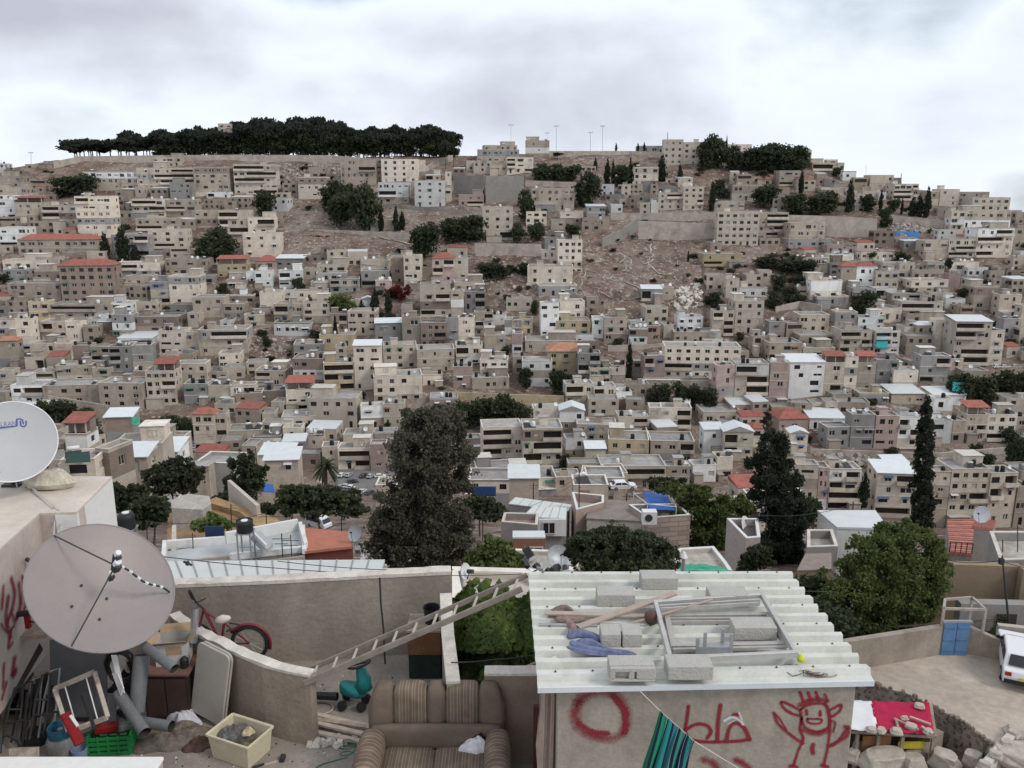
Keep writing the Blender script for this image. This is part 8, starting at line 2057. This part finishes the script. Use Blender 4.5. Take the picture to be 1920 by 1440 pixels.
# cabinet, cardboard box, folding table
p = atz(316, 1352, ZF); e = thing('dark_cabinet', (p.x, p.y + .25, ZF), 'dark brown cabinet carrying a cardboard box', 'cabinet'); cz = at(316, 1264, p.y).z
mb = MB(); mb.box((p.x, p.y + .25, (ZF + cz) / 2), (.50, .48, cz - ZF - .03)); mb.build('carcass', M('dark_board', (.035, .022, .018), rough=.8, var=.3, scale=4), e); mb = MB(); mb.box((p.x, p.y + .24, cz), (.58, .54, .03)); mb.build('top', M('red_brown_top', (.17, .095, .075), rough=.7, var=.2, scale=6), e, bev=.004)
for k in (-.12, .12): mb = MB(); mb.box((p.x + k, p.y + .005, (ZF + cz) / 2), (.22, .015, cz - ZF - .12)); mb.build('door', M('dark_door', (.05, .03, .025), rough=.75, var=.2) if k < 0 else bpy.data.materials['dark_door'], e)
c = Vector((p.x + .02, p.y + .3, cz + .016)); CARD = M('cardboard', (.38, .27, .17), rough=.95, var=.1, scale=8); CARDW = M('white_cardboard', (.50, .48, .47), rough=.9, var=.12, scale=9, dirt=.3, dirtcol=(.3, .32, .36), dscale=9)
e = thing('cardboard_box', c, 'open cardboard box with white printed sides', 'box'); rt = Matrix.Rotation(R(10), 3, 'Z'); mb = MB(); bw, bd, bh = .36, .30, .27
for sx, sy, L2 in ((0, -1, bw), (0, 1, bw), (-1, 0, bd), (1, 0, bd)):
 mb = MB(); ctr = c + rt @ Vector((sx * bw / 2, sy * bd / 2, bh / 2)); mb.box(ctr, (L2 if sy else .008, L2 if sx else .008, bh), rt); mb.build('side', CARDW, e)
 mb = MB(); ctr = c + rt @ Vector((sx * (bw / 2 + .04), sy * (bd / 2 + .04), bh + .035)); mb.box(ctr, (bw if sy else .11, bd if sx else .11, .006), rt @ (Matrix.Rotation(-sx * .7, 3, 'Y') @ Matrix.Rotation(sy * .7, 3, 'X'))); mb.build('flap', CARD, e)
mb = MB(); mb.box(c + rt @ Vector((.03, -bd / 2 - .006, .19)), (.17, .006, .1), rt); mb.build('tape_patch', CARD, e)
mb = MB(); mb.box(c + rt @ Vector((0, 0, .01)), (bw - .02, bd - .02, .015), rt); mb.build('bottom', CARD, e)
mb = MB(); cc = Vector((p.x + .2, p.y + .12, cz + .02)); mb.lathe([(0, 0), (.045, 0), (.05, .1), (.02, .13), (0, .13)], cc, n=12); tag(mb.build('dark_jar', BLACKPL, org=cc), 'small dark jar beside the cardboard box', 'jar')
def rrect(L, H, r, n=5):
 P = []
 for cx, cy, a0 in ((L / 2 - r, H / 2 - r, 0), (-L / 2 + r, H / 2 - r, 90), (-L / 2 + r, -H / 2 + r, 180), (L / 2 - r, -H / 2 + r, 270)):
  for k in range(n + 1): a = R(a0 + 90 * k / n); P.append((cx + r * math.cos(a), cy + r * math.sin(a)))
 return P
tb = atz(395, 1356, ZF + .02); c = Vector((tb.x + .02, tb.y + .05, ZF + .50)); rot_ = Matrix.Rotation(R(-28), 3, 'Z') @ Matrix.Rotation(R(8), 3, 'Y') @ Matrix.Rotation(R(84), 3, 'X')
e = thing('folding_table', (c.x, c.y, ZF), 'folded beige plastic table standing on edge against the curved wall', 'table')
def plate(L, H, r, t, off, mat, nm, bev=.008):
 P = rrect(L, H, r); n = len(P); mb = MB(); vs = [c + rot_ @ Vector((x, y, off - t / 2)) for x, y in P] + [c + rot_ @ Vector((x, y, off + t / 2)) for x, y in P]
 mb.add(vs, [(i, (i + 1) % n, n + (i + 1) % n, n + i) for i in range(n)] + [tuple(range(n - 1, -1, -1)), tuple(range(n, 2 * n))]); mb.build(nm, mat, e, bev=bev)
TBM = M('beige_table_plastic', (.42, .385, .34), rough=.6, var=.06, scale=5, dirt=.3, dirtcol=(.3, .26, .22), dscale=3)
plate(.50, .90, .07, .03, .0, TBM, 'table_half'); plate(.50, .90, .09, .03, -.045, TBM, 'table_half')
def pipe(a, b, r, label, mat=GALV, Ya=None, Yb_=None, seg=14, name='pipe'):
 A2, B2 = at(a[0], a[1], Ya), at(b[0], b[1], Yb_); mb = MB(); mb.tube([A2, B2], r, seg, caps=False); mb.tube([B2, A2], r * .9, seg, caps=False, mi=1); d = (B2 - A2).normalized()
 o = mb.build(name, [mat, INTER], org=A2, smooth=True); return tag(o, label, 'pipe')
GPV = M('grey_pvc', (.15, .155, .16), rough=.5, var=.15, scale=6)
pipe((273, 1213), (327, 1254), .055, 'short grey pipe resting on the dark cabinet', GPV, 8.55, 8.3); pipe((266, 1228), (256, 1335), .085, 'upright fat grey duct behind the dark cabinet', GPV, 8.6, 8.35)
pipe((222, 1300), (272, 1374), .065, 'slanting dark grey pipe pointing at the blanket', GPV, 8.4, 7.95); pipe((255, 1352), (322, 1362), .06, 'grey pipe lying flat beside the slanting pipe', GPV, 8.3, 8.15)
def panel(pts, label, mat, t=.02, name='metal_sheet', cat='sheet'):
 P = [at(*q) for q in pts]; nn = (P[1] - P[0]).cross(P[3] - P[0]).normalized() * t; mb = MB(); mb.hexa([p - nn for p in P], P); return tag(mb.build(name, mat, org=P[0]), label, cat)
panel([(95, 1345, 8.75), (200, 1345, 8.7), (200, 1205, 8.95), (93, 1200, 9.0)], 'dull grey metal sheet standing behind the old window frame', M('dull_sheet', (.13, .135, .14), rough=.6, var=.12, scale=3, dirt=.3))
panel([(226, 1302, 8.35), (233, 1300, 8.35), (218, 1228, 8.6), (208, 1228, 8.6)], 'narrow white board leaning beside the grey ducts', WHITEPL, .015); panel([(212, 1262, 8.5), (222, 1262, 8.45), (233, 1290, 8.3), (228, 1304, 8.3)], 'short white board against the narrow one', WHITEPL, .015)
panel([(205, 1370, 8.3), (218, 1370, 8.3), (216, 1300, 8.5), (202, 1300, 8.5)], 'thin grey board left of the slanting pipe', GPV, .02)
PEEL = M('peeling_white_wood', (.46, .41, .36), rough=.9, var=.15, scale=9, dirt=.8, dirtcol=(.15, .09, .06), dscale=7)
Pf = [at(102, 1292, 8.35), at(177, 1260, 8.45), at(202, 1345, 8.15), at(128, 1372, 8.05)]; e = thing('old_window', Pf[3], 'old wooden window frame with peeling white paint leaning on the junk', 'window frame')
for i in range(4): mb = MB(); mb.bar(Pf[i], Pf[(i + 1) % 4], .045, .045); mb.build('frame_bar', PEEL, e, bev=.003)
mb = MB(); mb.bar(Pf[0].lerp(Pf[1], .25), Pf[3].lerp(Pf[2], .22), .012, .012); mb.bar(Pf[0].lerp(Pf[1], .78), Pf[3].lerp(Pf[2], .75), .012, .012); mb.build('glazing_bar', WHITEPL, e)
# gas cylinder, jerry can, green crate, small bucket
c = atz(110, 1427, ZF) + Vector((0, .1, 0)); e = thing('gas_cylinder', c, 'grey and blue gas cylinder at the left of the junk corner', 'gas cylinder')
mb = MB(); mb.lathe([(0, 0), (.13, 0), (.155, .03), (.155, .19), (.13, .25), (0, .27)], c, n=24); mb.build('cylinder_body', M('dirty_grey_paint', (.24, .24, .235), rough=.7, var=.2, scale=9, dirt=.5, dscale=5), e, smooth=True)
mb = MB(); mb.lathe([(.125, .22), (.125, .36), (.115, .37), (.11, .36), (.11, .24)], c, n=24); mb.build('collar', M('blue_paint', (.03, .12, .20), rough=.5, var=.2, scale=10), e, smooth=True); mb = MB(); mb.lathe([(0, .26), (.03, .26), (.03, .33), (0, .34)], c, n=10); mb.build('valve', GALV, e)
REDP = M('red_metal_paint', (.22, .012, .015), rough=.45, var=.2, scale=9)
e = thing('trolley_jack', at(135, 1392, 7.75), 'red metal jack standing between gas cylinder and green crate', 'jack'); mb = MB(); mb.bar(at(122, 1338, 8.0), at(150, 1395, 7.75), .10, .05); mb.build('jack_body', REDP, e, bev=.01); mb = MB(); mb.bar(at(132, 1342, 7.97), at(146, 1362, 7.88), .03, .02); mb.build('label_plate', WHITEPL, e); mb = MB(); mb.tube([at(154, 1302, 8.1), at(178, 1368, 7.8)], .018, 8); mb.build('lever', BLK, e)
c = atz(205, 1414, ZF) + Vector((0, .12, 0)); rt = Matrix.Rotation(R(6), 3, 'Z'); GRC = M('green_crate_plastic', (.015, .20, .05), rough=.5, var=.1, scale=8); e = thing('green_crate', c, 'bright green plastic crate with a red tool lying in it', 'crate')
for sx, sy in ((0, -1), (0, 1), (-1, 0), (1, 0)):
 mb = MB()
 for k in range(4): ctr = c + rt @ Vector((sx * .22, sy * .15, .03 + k * .06)); mb.box(ctr, (.45 if sy else .014, .31 if sx else .014, .032), rt)
 for k in range(5):
  t = -.5 + k / 4; ctr = c + rt @ Vector((sx * .22 + (t * .43 if sy else 0), sy * .15 + (t * .29 if sx else 0), .12)); mb.box(ctr, (.02, .02, .23), rt)
 mb.build('side', GRC, e)
mb = MB(); mb.box(c + Vector((0, 0, .012)), (.43, .29, .02), rt); mb.build('bottom', GRC, e)
e2 = thing('red_tool', c + Vector((-.05, .02, .2)), 'red power tool lying on top of the green crate', 'tool'); mb = MB(); mb.box(c + Vector((-.05, -.02, .26)), (.24, .10, .08), Matrix.Rotation(.35, 3, 'Z')); mb.build('tool_body', REDP, e2, bev=.015, seg=2); mb = MB(); mb.tube([c + Vector((-.18, -.06, .24)), c + Vector((-.27, -.1, .22))], .02, 8); mb.build('tool_head', DARKST, e2)
crumple('net_bag', (222, 1362), .16, .10, .14, ZF + .2, M('grey_green_net', (.14, .16, .145), rough=.8, var=.4, scale=14), 'grey green netting heaped behind the green crate', 'net', 41)
mb = MB(); c = atz(151, 1424, ZF); mb.lathe([(0, 0), (.07, 0), (.085, .14), (.075, .14), (.065, .01)], c, n=16); tag(mb.build('small_bucket', M('pale_blue_plastic', (.18, .26, .38), rough=.5, var=.1), org=c), 'small pale blue bucket between gas cylinder and green crate', 'bucket')
# tangle of dark chair frames at the far left
r = random.Random(17)
for i in range(5):
 x = 18 + i * 17; Y = 8.3 + .12 * (i % 3); e = thing('chair_frame', at(x, 1390, Y), ['black tubular chair frame nearest the picture edge', 'black tubular chair frame leaning second from the edge', 'dark tubular chair frame in the middle of the stack', 'dark tubular chair frame fourth in the stack', 'dark tubular chair frame nearest the old window'][i], 'chair frame')
 P = [at(x - 14, 1395 - i * 3, Y - .15), at(x - 2, 1330 - i * 6, Y), at(x + 10, 1290 - i * 8, Y + .1), at(x + 26, 1285 - i * 8, Y + .15), at(x + 22, 1330 - i * 6, Y + .05), at(x + 12, 1390 - i * 3, Y - .1)]
 mb = MB(); mb.tube(P, .013, 7); mb.build('tube_frame', GALV if i in (2, 4) else DARKST, e); mb = MB(); mb.tube([P[1], P[4]], .011, 6); mb.build('crossbar', DARKST, e); mb = MB(); mb.tube([P[1].lerp(P[0], .4), at(x + 30, 1350 - i * 4, Y - .1)], .011, 6); mb.build('crossbar', DARKST, e)
mb = MB(); P = [at(0, 1412, 7.5), at(2, 1385, 7.6), at(14, 1378, 7.65), at(35, 1390, 7.6), at(38, 1398, 7.55)]; mb.tube(P, .016, 8); tag(mb.build('bent_tube', BLK, org=P[0]), 'bent black tube at the bottom left corner', 'tube')
panel([(2, 1345, 8.2), (80, 1215, 9.2), (74, 1205, 9.3), (0, 1330, 8.3)], 'long dark board propped along the foot of the scrawled wall', M('dark_board_b', (.06, .045, .04), rough=.9, var=.2), .03, 'dark_board', 'board')
panel([(18, 1424, 7.5), (64, 1424, 7.5), (64, 1402, 7.55), (16, 1404, 7.55)], 'pale stained box lid at the bottom left corner', M('stained_lid', (.35, .31, .27), rough=.9, var=.3, scale=9), .1, 'box_lid', 'box')
for i, (x, yt, yb) in enumerate(((90, 1240, 1370), (60, 1270, 1390), (40, 1300, 1395), (75, 1262, 1340))): plank((x, yb), (x + 12, yt), .05, .025, M('dark_wood', (.05, .04, .035), rough=.9, var=.3) if i == 0 else bpy.data.materials['dark_wood'], ['dark upright board nearest the grey sheet', 'dark upright board left of the first', 'dark upright board nearest the picture edge', 'short dark upright board in the stack'][i], za=ZF + .05, zb=ZF + .62, name='board', cat='board')
mb = MB(); p = at(52, 1165, 8.85); mb.box(p, (.05, .05, .16)); mb.tube([p, at(80, 1168, 8.8)], .012, 6); tag(mb.build('red_clamp', REDP, org=p), 'small red metal clamp on the shelf under the big dish', 'clamp')
for i, (x, y, rx, h, c_) in enumerate(((238, 1300, .22, .3, 0), (240, 1345, .16, .2, 0), (75, 1385, .2, .25, 0), (175, 1345, .2, .22, 1), (290, 1372, .18, .14, 2), (60, 1330, .25, .4, 0))):  # black sacks added to darken the back of the junk
 crumple('filler_sack', (x, y), rx, rx * .7, h, ZF, (M('black_film', (.02, .02, .022), rough=.5, var=.3, scale=9), GREYC, M('brown_sacking', (.13, .10, .075), rough=.95, var=.3, scale=9))[c_], ['added black sack behind the slanting pipe', 'small added black sack under the upright duct', 'added black sack behind the gas cylinder', 'grey rag bundle behind the green crate', 'brown sacking between pipes and patchwork blanket', 'large added black sack behind the chair frames'][i], 'sack', 60 + i)
mb = MB(); c = at(225, 1245, 8.7); mb.tube([c + Vector((math.cos(t * .6) * (.17 - .001 * t), .02 * math.sin(t), math.sin(t * .6) * .2 - .002 * t)) for t in range(44)], .016, 6); tag(mb.build('coiled_hose', BLK, org=c), 'coil of black hose hanging behind the white boards', 'hose')
# front ledge
a, b = at(-60, 1440, 6.65), at(300, 1431, 6.55); z1 = a.z
e = thing('white_ledge', (b.x, 6.3, ZF), 'white painted parapet ledge at the bottom left corner', 'ledge'); mb = MB(); mb.hexa([(-4.6, 5.9, ZF), (b.x, 5.9, ZF), (b.x, 6.6, ZF), (-4.6, 6.6, ZF)], [(-4.6, 5.9, b.z - .02), (b.x, 5.9, b.z - .02), (b.x, 6.6, b.z - .02), (-4.6, 6.6, b.z - .02)]); mb.build('ledge_body', HOUSEP, e)
mb = MB(); mb.hexa([(-4.6, 6.42, b.z - .02), (b.x + .01, 6.42, b.z - .02), (b.x + .01, 6.62, b.z - .02), (-4.6, 6.62, b.z - .02)], [(-4.6, 6.42, b.z + .02), (b.x + .01, 6.42, b.z + .02), (b.x + .01, 6.62, b.z + .02), (-4.6, 6.62, b.z + .02)]); mb.build('ledge_cap', WHITEF, e, bev=.01)
# green hose loop
c = atz(652, 1420, ZF); mb = MB(); mb.tube([c + Vector((math.cos(t * .5) * (.08 + .01 * math.sin(t)), math.sin(t * .5) * .06, .01 + .006 * t)) for t in range(30)], .006, 6); mb.tube([c, c + Vector((-.25, -.12, .01)), c + Vector((-.4, -.3, .01))], .006, 6); tag(mb.build('cord', M('green_cord', (.03, .16, .10), rough=.6), org=c), 'coil of thin green cord on the floor left of the sofa', 'cord')
# ---- shack with the red cloth roof, boulders and broken walls at the lower right
RC = M('crimson_cloth', (.38, .012, .055), rough=.8, var=.12, scale=1.5, fine=12); WC = M('white_cloth_sheet', (.66, .66, .66), rough=.8, var=.06, scale=1.5)
zs = -20.5; tarp('red_cloth', [atz(1632, 1315, zs + .15), atz(1742, 1318, zs + .1), atz(1752, 1378, zs - .1), atz(1645, 1372, zs)], 'crimson cloth stretched over the shack roof', RC, .12, 14, 'cloth', .04)
tarp('white_sheet', [atz(1560, 1313, zs + .15), atz(1634, 1315, zs + .15), atz(1648, 1373, zs + .01), atz(1560, 1366, zs)], 'white sheet on the left half of the shack roof', WC, .05, 10, 'sheet', .02)
P = [atz(x, y, zs - .22) for x, y in ((1560, 1368), (1757, 1380), (1748, 1318), (1560, 1314))]
e = thing('shack', (P[0].x, P[0].y, zs - 2.2), 'low plank shack under the white and crimson roof cloths', 'shack'); mb = MB(); mb.hexa([p - Vector((0, 0, .12)) for p in P], P); mb.build('roof', TIM, e)
mb = MB(); mb.hexa([(p.x * .99 + .2, p.y + (.5 if i < 2 else -.1), zs - 2.5) for i, p in enumerate(P)], [(p.x * .99 + .2, p.y + (.5 if i < 2 else -.1), zs - .36) for i, p in enumerate(P)]); mb.build('wall', M('shaded_planks', (.075, .05, .035), rough=.9, var=.4, scale=2), e)  # plank colour darkened to stand for the unlit interior under the roof
for t in (0.25, .45, .68, .97): p = P[0].lerp(P[1], t); mb = MB(); mb.box((p.x, p.y + .02, zs - 1.3), (.12, .12, 1.9)); mb.build('post', TIM, e)
mb = MB(); p = P[0].lerp(P[1], .78); mb.box((p.x, p.y + .1, zs - .75), (1.0, .05, .3)); mb.build('yellow_board', M('yellow_board', (.5, .42, .04), rough=.7, var=.2), e); mb = MB(); p = P[0].lerp(P[1], .45); mb.box((p.x, p.y + .12, zs - .85), (1.1, .05, .8)); mb.build('brown_board', M('orange_board', (.25, .12, .06), rough=.8, var=.2), e)
SMST = M('field_stone', (.43, .385, .33), rough=.95, var=.18, scale=3, fine=18, dirt=.4, dirtcol=(.3, .24, .19), dscale=2, bump=.7)
def boulder(px, py, z, rx, ry, rz, label, seed, group=None, name='boulder'):
 r = random.Random(seed); c = atz(px, py, z); import bmesh; bm = bmesh.new(); bmesh.ops.create_cube(bm, size=2); bmesh.ops.subdivide_edges(bm, edges=bm.edges[:], cuts=2, use_grid_fill=True)
 rt = Matrix.Rotation(r.uniform(-.8, .8), 3, 'Z') @ Matrix.Rotation(r.uniform(-.2, .2), 3, 'X'); tp = r.uniform(.72, .95)
 for v in bm.verts:
  x, y, q = v.co; k = tp if q > 0 else 1; s_ = 1 - .10 * (abs(x) > .9) * (abs(y) > .9) - .07 * (abs(q) > .9) * ((abs(x) > .9) + (abs(y) > .9))
  v.co = rt @ Vector((x * rx * k * s_ + r.uniform(-.09, .09) * rx, y * ry * k * s_ + r.uniform(-.09, .09) * ry, (q + .8) * rz * .45 + r.uniform(-.06, .06) * rz))
 me = bpy.data.meshes.new(name); bm.to_mesh(me); bm.free(); me.materials.append(SMST); o = bpy.data.objects.new(name, me); COL.objects.link(o); o.location = c
 b = o.modifiers.new('edge', 'BEVEL'); b.width = .04 * rx; b.segments = 1; b.limit_method = 'ANGLE'; b.angle_limit = R(15); return tag(o, label, name.replace('_', ' '), group)
B_ = 'boulders below the shack'
for i, (x, y, rx, ry, rz) in enumerate([(1612, 1400, .42, .35, .5), (1650, 1408, .45, .4, .5), (1690, 1400, .42, .4, .45), (1655, 1432, 1.0, .5, .7), (1725, 1390, .4, .4, .5), (1770, 1436, .6, .4, .8), (1822, 1432, .38, .35, .6), (1600, 1425, .3, .3, .5), (1712, 1440, .45, .4, .6)]):
 boulder(x, y, -21.9, rx, ry, rz, ['rounded boulder right beside the shed wall corner', 'boulder second from the shed wall', 'boulder under the middle of the shack', 'largest flat pale boulder at the lower edge', 'boulder under the right end of the shack', 'pale pointed boulder at the bottom edge', 'small squared stone near the curved retaining edge', 'small boulder low beside the shed wall', 'boulder between the largest one and the pointed one'][i], 50 + i, B_)
for i, (x, y, z, s_) in enumerate([(1652, 1372, zs + .05, .2), (1681, 1374, zs + .02, .24), (1708, 1365, zs, .22), (1724, 1326, zs + .12, .2), (1740, 1374, zs, .2), (1696, 1348, zs + .0, .16), (1634, 1370, zs + .05, .2)]):
 boulder(x, y, z, s_, s_ * .8, s_ * .9, ['stone on the seam of white and red cloth', 'large stone on the front edge of the crimson cloth', 'stone among the sticks on the crimson cloth', 'stone at the far right of the crimson cloth', 'stone at the front right corner of the crimson cloth', 'small stone in the middle of the crimson cloth', 'stone on the front edge of the white sheet'][i], 70 + i, 'stones holding down the roof cloths', 'stone')
for i, (a, b) in enumerate([((1676, 1347), (1722, 1368)), ((1706, 1344), (1745, 1358)), ((1680, 1348), (1686, 1372)), ((1728, 1362), (1748, 1376))]): plank(a, b, .09, .06, TIML if i % 2 else TIM, ['long board lying across the crimson cloth', 'short dark board upper right on the crimson cloth', 'thin board pointing to the front of the crimson cloth', 'short stick at the corner of the crimson cloth'][i], z=zs + .08, name='board', cat='board')
seg_wall('ruined_wall', atz(1700, 1425, -21.5), atz(1768, 1385, -21.5), -25, (-21.6, -21.2), .35, ROUGHW, 'broken plastered wall standing right of the shack')
seg_wall('ruined_wall', atz(1838, 1440, -20.5), atz(1905, 1372, -20.5), -25, (-20.9, -20.7), .3, COPE, 'broken pale block wall at the lower right corner')
for i, (x, y) in enumerate([(1846, 1440), (1866, 1420), (1886, 1398), (1900, 1380)]): boulder(x, y, -20.85, .24, .22, .3, ['lowest pale block of the broken corner wall', 'second pale block of the broken corner wall', 'third pale block of the broken corner wall', 'topmost pale block of the broken corner wall'][i], 90 + i, 'blocks of the broken corner wall', 'stone_block')
boulder(1912, 1376, YZ, .6, .4, .35, 'dark rock lying right of the broken corner wall', 99, None)
boulder(1905, 1425, YZ - .2, .9, .7, .6, 'ochre rock in the bottom right corner', 100, None)
# ---------------------------------------------------------------- labels that single out houses and trees
MARKS = [(560, 250, 'the ridge pine wood'), (1275, 285, 'the skyline school'), (1100, 275, 'the floodlight masts'), (1040, 275, 'the fort-like skyline house'), (910, 350, 'the big grey retaining wall'), (815, 360, 'the white stepped house'),
 (480, 340, 'the five-storey balcony block'), (110, 465, 'the long red-roofed house'), (172, 530, 'the red-roofed apartment block'), (233, 460, 'the three dark cypresses'), (495, 465, 'the cream three-column block'),
 (403, 460, 'the big round dark tree'), (650, 385, 'the dark tree clump'), (797, 450, 'the big dark pine'), (932, 415, 'the house on pillars'), (1060, 480, 'the tall cream block'), (1205, 510, 'the bare brown slope'),
 (1408, 430, 'the wide cream apartment block'), (1560, 425, 'the broad pale retaining wall'), (1725, 385, 'the cypress row'), (1860, 350, 'the right skyline'), (1710, 455, 'the blue tarpaulin'), (1645, 485, 'the arched pink house'),
 (543, 495, 'the green-walled house'), (740, 535, 'the small pink house'), (752, 545, 'the red bougainvillea'), (850, 560, 'the tall windowless cream house'), (232, 600, 'the white and grey tower house'),
 (305, 700, 'the brick-topped house'), (8, 665, 'the orange hipped roof'), (565, 735, 'the brown-roofed terrace house'), (690, 690, 'the white-roofed tall house'), (580, 640, 'the parked cars'), (1060, 660, 'the orange-roofed villa'),
 (1179, 680, 'the lone tall cypress'), (1280, 700, 'the blue-shuttered long building'), (1508, 705, 'the white-roofed grey house'), (1650, 670, 'the turquoise canopy'), (1850, 640, 'the big five-bay block'), (1368, 720, 'the brown tower house'),
 (1185, 830, 'the yellow house'), (975, 840, 'the balcony block with dark awning'), (700, 900, 'the car park'), (1185, 890, 'the long balcony building'), (1430, 900, 'the big conifer'), (1735, 860, 'the tall near cypress'), (1830, 920, 'the grid-windowed block'),
 (395, 810, 'the pink-roofed corner house'), (620, 770, 'the four-bay white house'), (940, 770, 'the dark tree belt'), (1368, 810, 'the red-gabled house'), (30, 830, 'the lettered dish'), (1290, 790, 'the white cloth roof'),
 (1340, 290, 'the skyline pines'), (1500, 300, 'the right skyline pines'), (1440, 490, 'the olive grove'), (1860, 720, 'the right-hand dark trees'), (910, 510, 'the olive shrubs in the gully'), (1480, 380, 'the middle dark trees'), (1625, 565, 'the dark tree pair')]
CN = {'s': 'beige stone', 'l': 'pale cream', 'w': 'white', 'g': 'grey concrete', 'y': 'ochre', 'p': 'pinkish stone', 'b': 'brown stone'}
RN = {'f': 'flat roof', 'r': 'red tiled roof', 'o': 'orange hipped roof', 'm': 'white metal roof', 't': 'red roof canopy', 'T': 'brown roof storey', 'g': 'white gabled roof'}
NUM = {1: 'one', 2: 'two', 3: 'three', 4: 'four', 5: 'five', 6: 'six', 7: 'seven', 8: 'eight'}
ORD = ['', 'second ', 'third ', 'fourth ', 'fifth ', 'sixth ', 'seventh ', 'eighth ', 'ninth ']
used = set(o['label'] for o in scene.objects if o.get('label'))
def rel(px, py, m):
 dx, dy = px - m[0], py - m[1]; a, b = abs(dx), abs(dy); far = 'just ' if math.hypot(dx, dy) < 55 else ('' if math.hypot(dx, dy) < 110 else 'well ')
 v = 'above' if dy < 0 else 'below'; hh = 'left of' if dx < 0 else 'right of'
 if a > 2.2 * b: return far + hh
 if b > 2.2 * a: return far + v
 return far + v + ' and ' + hh
def unique_label(px, py, heads):
 ms = sorted(MARKS, key=lambda m: (px - m[0]) ** 2 + ((py - m[1]) * 1.2) ** 2)
 for near in (ms[:2], ms[2:4]):
  for hd in heads:
   for m in near:
    if math.hypot(px - m[0], py - m[1]) < 14: continue
    for s in (f'{hd} {rel(px, py, m)} {m[2]}',):
     if s not in used and len(s.split()) <= 16: used.add(s); return s
 for i in range(1, 9):
  for hd in heads[:2]:
   for m in ms[:3]:
    s = f'{hd}, {ORD[i]}from {m[2]}, {rel(px, py, m)} it'.replace('just ', '').replace('well ', '')
    if s not in used and len(s.split()) <= 16: used.add(s); return s
 return heads[0]
for q in HOUSES:
 o = q['o']
 if q['label']: o['label'] = q['label']; continue
 ap = q['ns'] >= 4
 nm = 'apartment_building' if ap else 'house'; o.name = nm; o['category'] = 'apartment block' if ap else 'house'
 o['group'] = 'apartment blocks across the valley' if ap else 'houses across the valley'
 st = f"{NUM.get(q['ns'], 'many')}-storey"; c = CN[q['c']]; r = RN[q['roof']]; kind = 'block' if ap else 'house'
 sz = 'wide' if q['pxw'] > 62 else ('narrow' if q['pxw'] < 27 else '')
 heads = [f'{c} {kind}' + (f' with {r}' if q['roof'] != 'f' else ''), f'{st} {c} {kind}', f'{sz} {c} {kind}'.strip(), f'{c} {kind} with balconies' if q['bal'] else f'{c} {kind} without balconies', f'{st} {c} {kind} with {r}']
 o['label'] = unique_label(q['px'], q['py'], heads)
TN = {'pine': ('umbrella pine', 'dark umbrella pine'), 'cyp': ('slim cypress', 'dark pointed cypress'), 'dark': ('dark leafy tree', 'round dark tree'), 'olive': ('grey green olive tree', 'pale olive tree'), 'green': ('fresh green tree', 'bright leafy tree')}
np_ = 0
for e, px, py, k, auto in TREES:
 if not auto: continue
 if k == 'pine' and e.get('group') == 'umbrella pines of the wood on the ridge':
  t = int((px - 130) / 6.2); q = f'{ORD[min(8, t % 9)]}umbrella pine'
  e['label'] = 'dark umbrella pine standing in the wood along the ridge'; continue
 t = TN.get(k) or {'bush': ('dark green shrub', 'small dark bush'), 'obush': ('grey green shrub', 'pale green bush'), 'dbush': ('dry brown shrub', 'small dry bush')}[k]; e['label'] = unique_label(px, py, [t[0], t[1], 'small ' + t[0], 'broad ' + t[0], 'tall ' + t[0]])
for e, px, py, c, col, hc in ROOFT:
 hs = [f'{col}{c} on a {hc} house', f'small {col}{c} on a {hc} roof', f'{col}rooftop {c}', f'lone {col}{c}']
 e['label'] = unique_label(px, py, hs)
for e in PROTOS:
 for ch in list(e.children_recursive): bpy.data.objects.remove(ch)
 bpy.data.objects.remove(e)
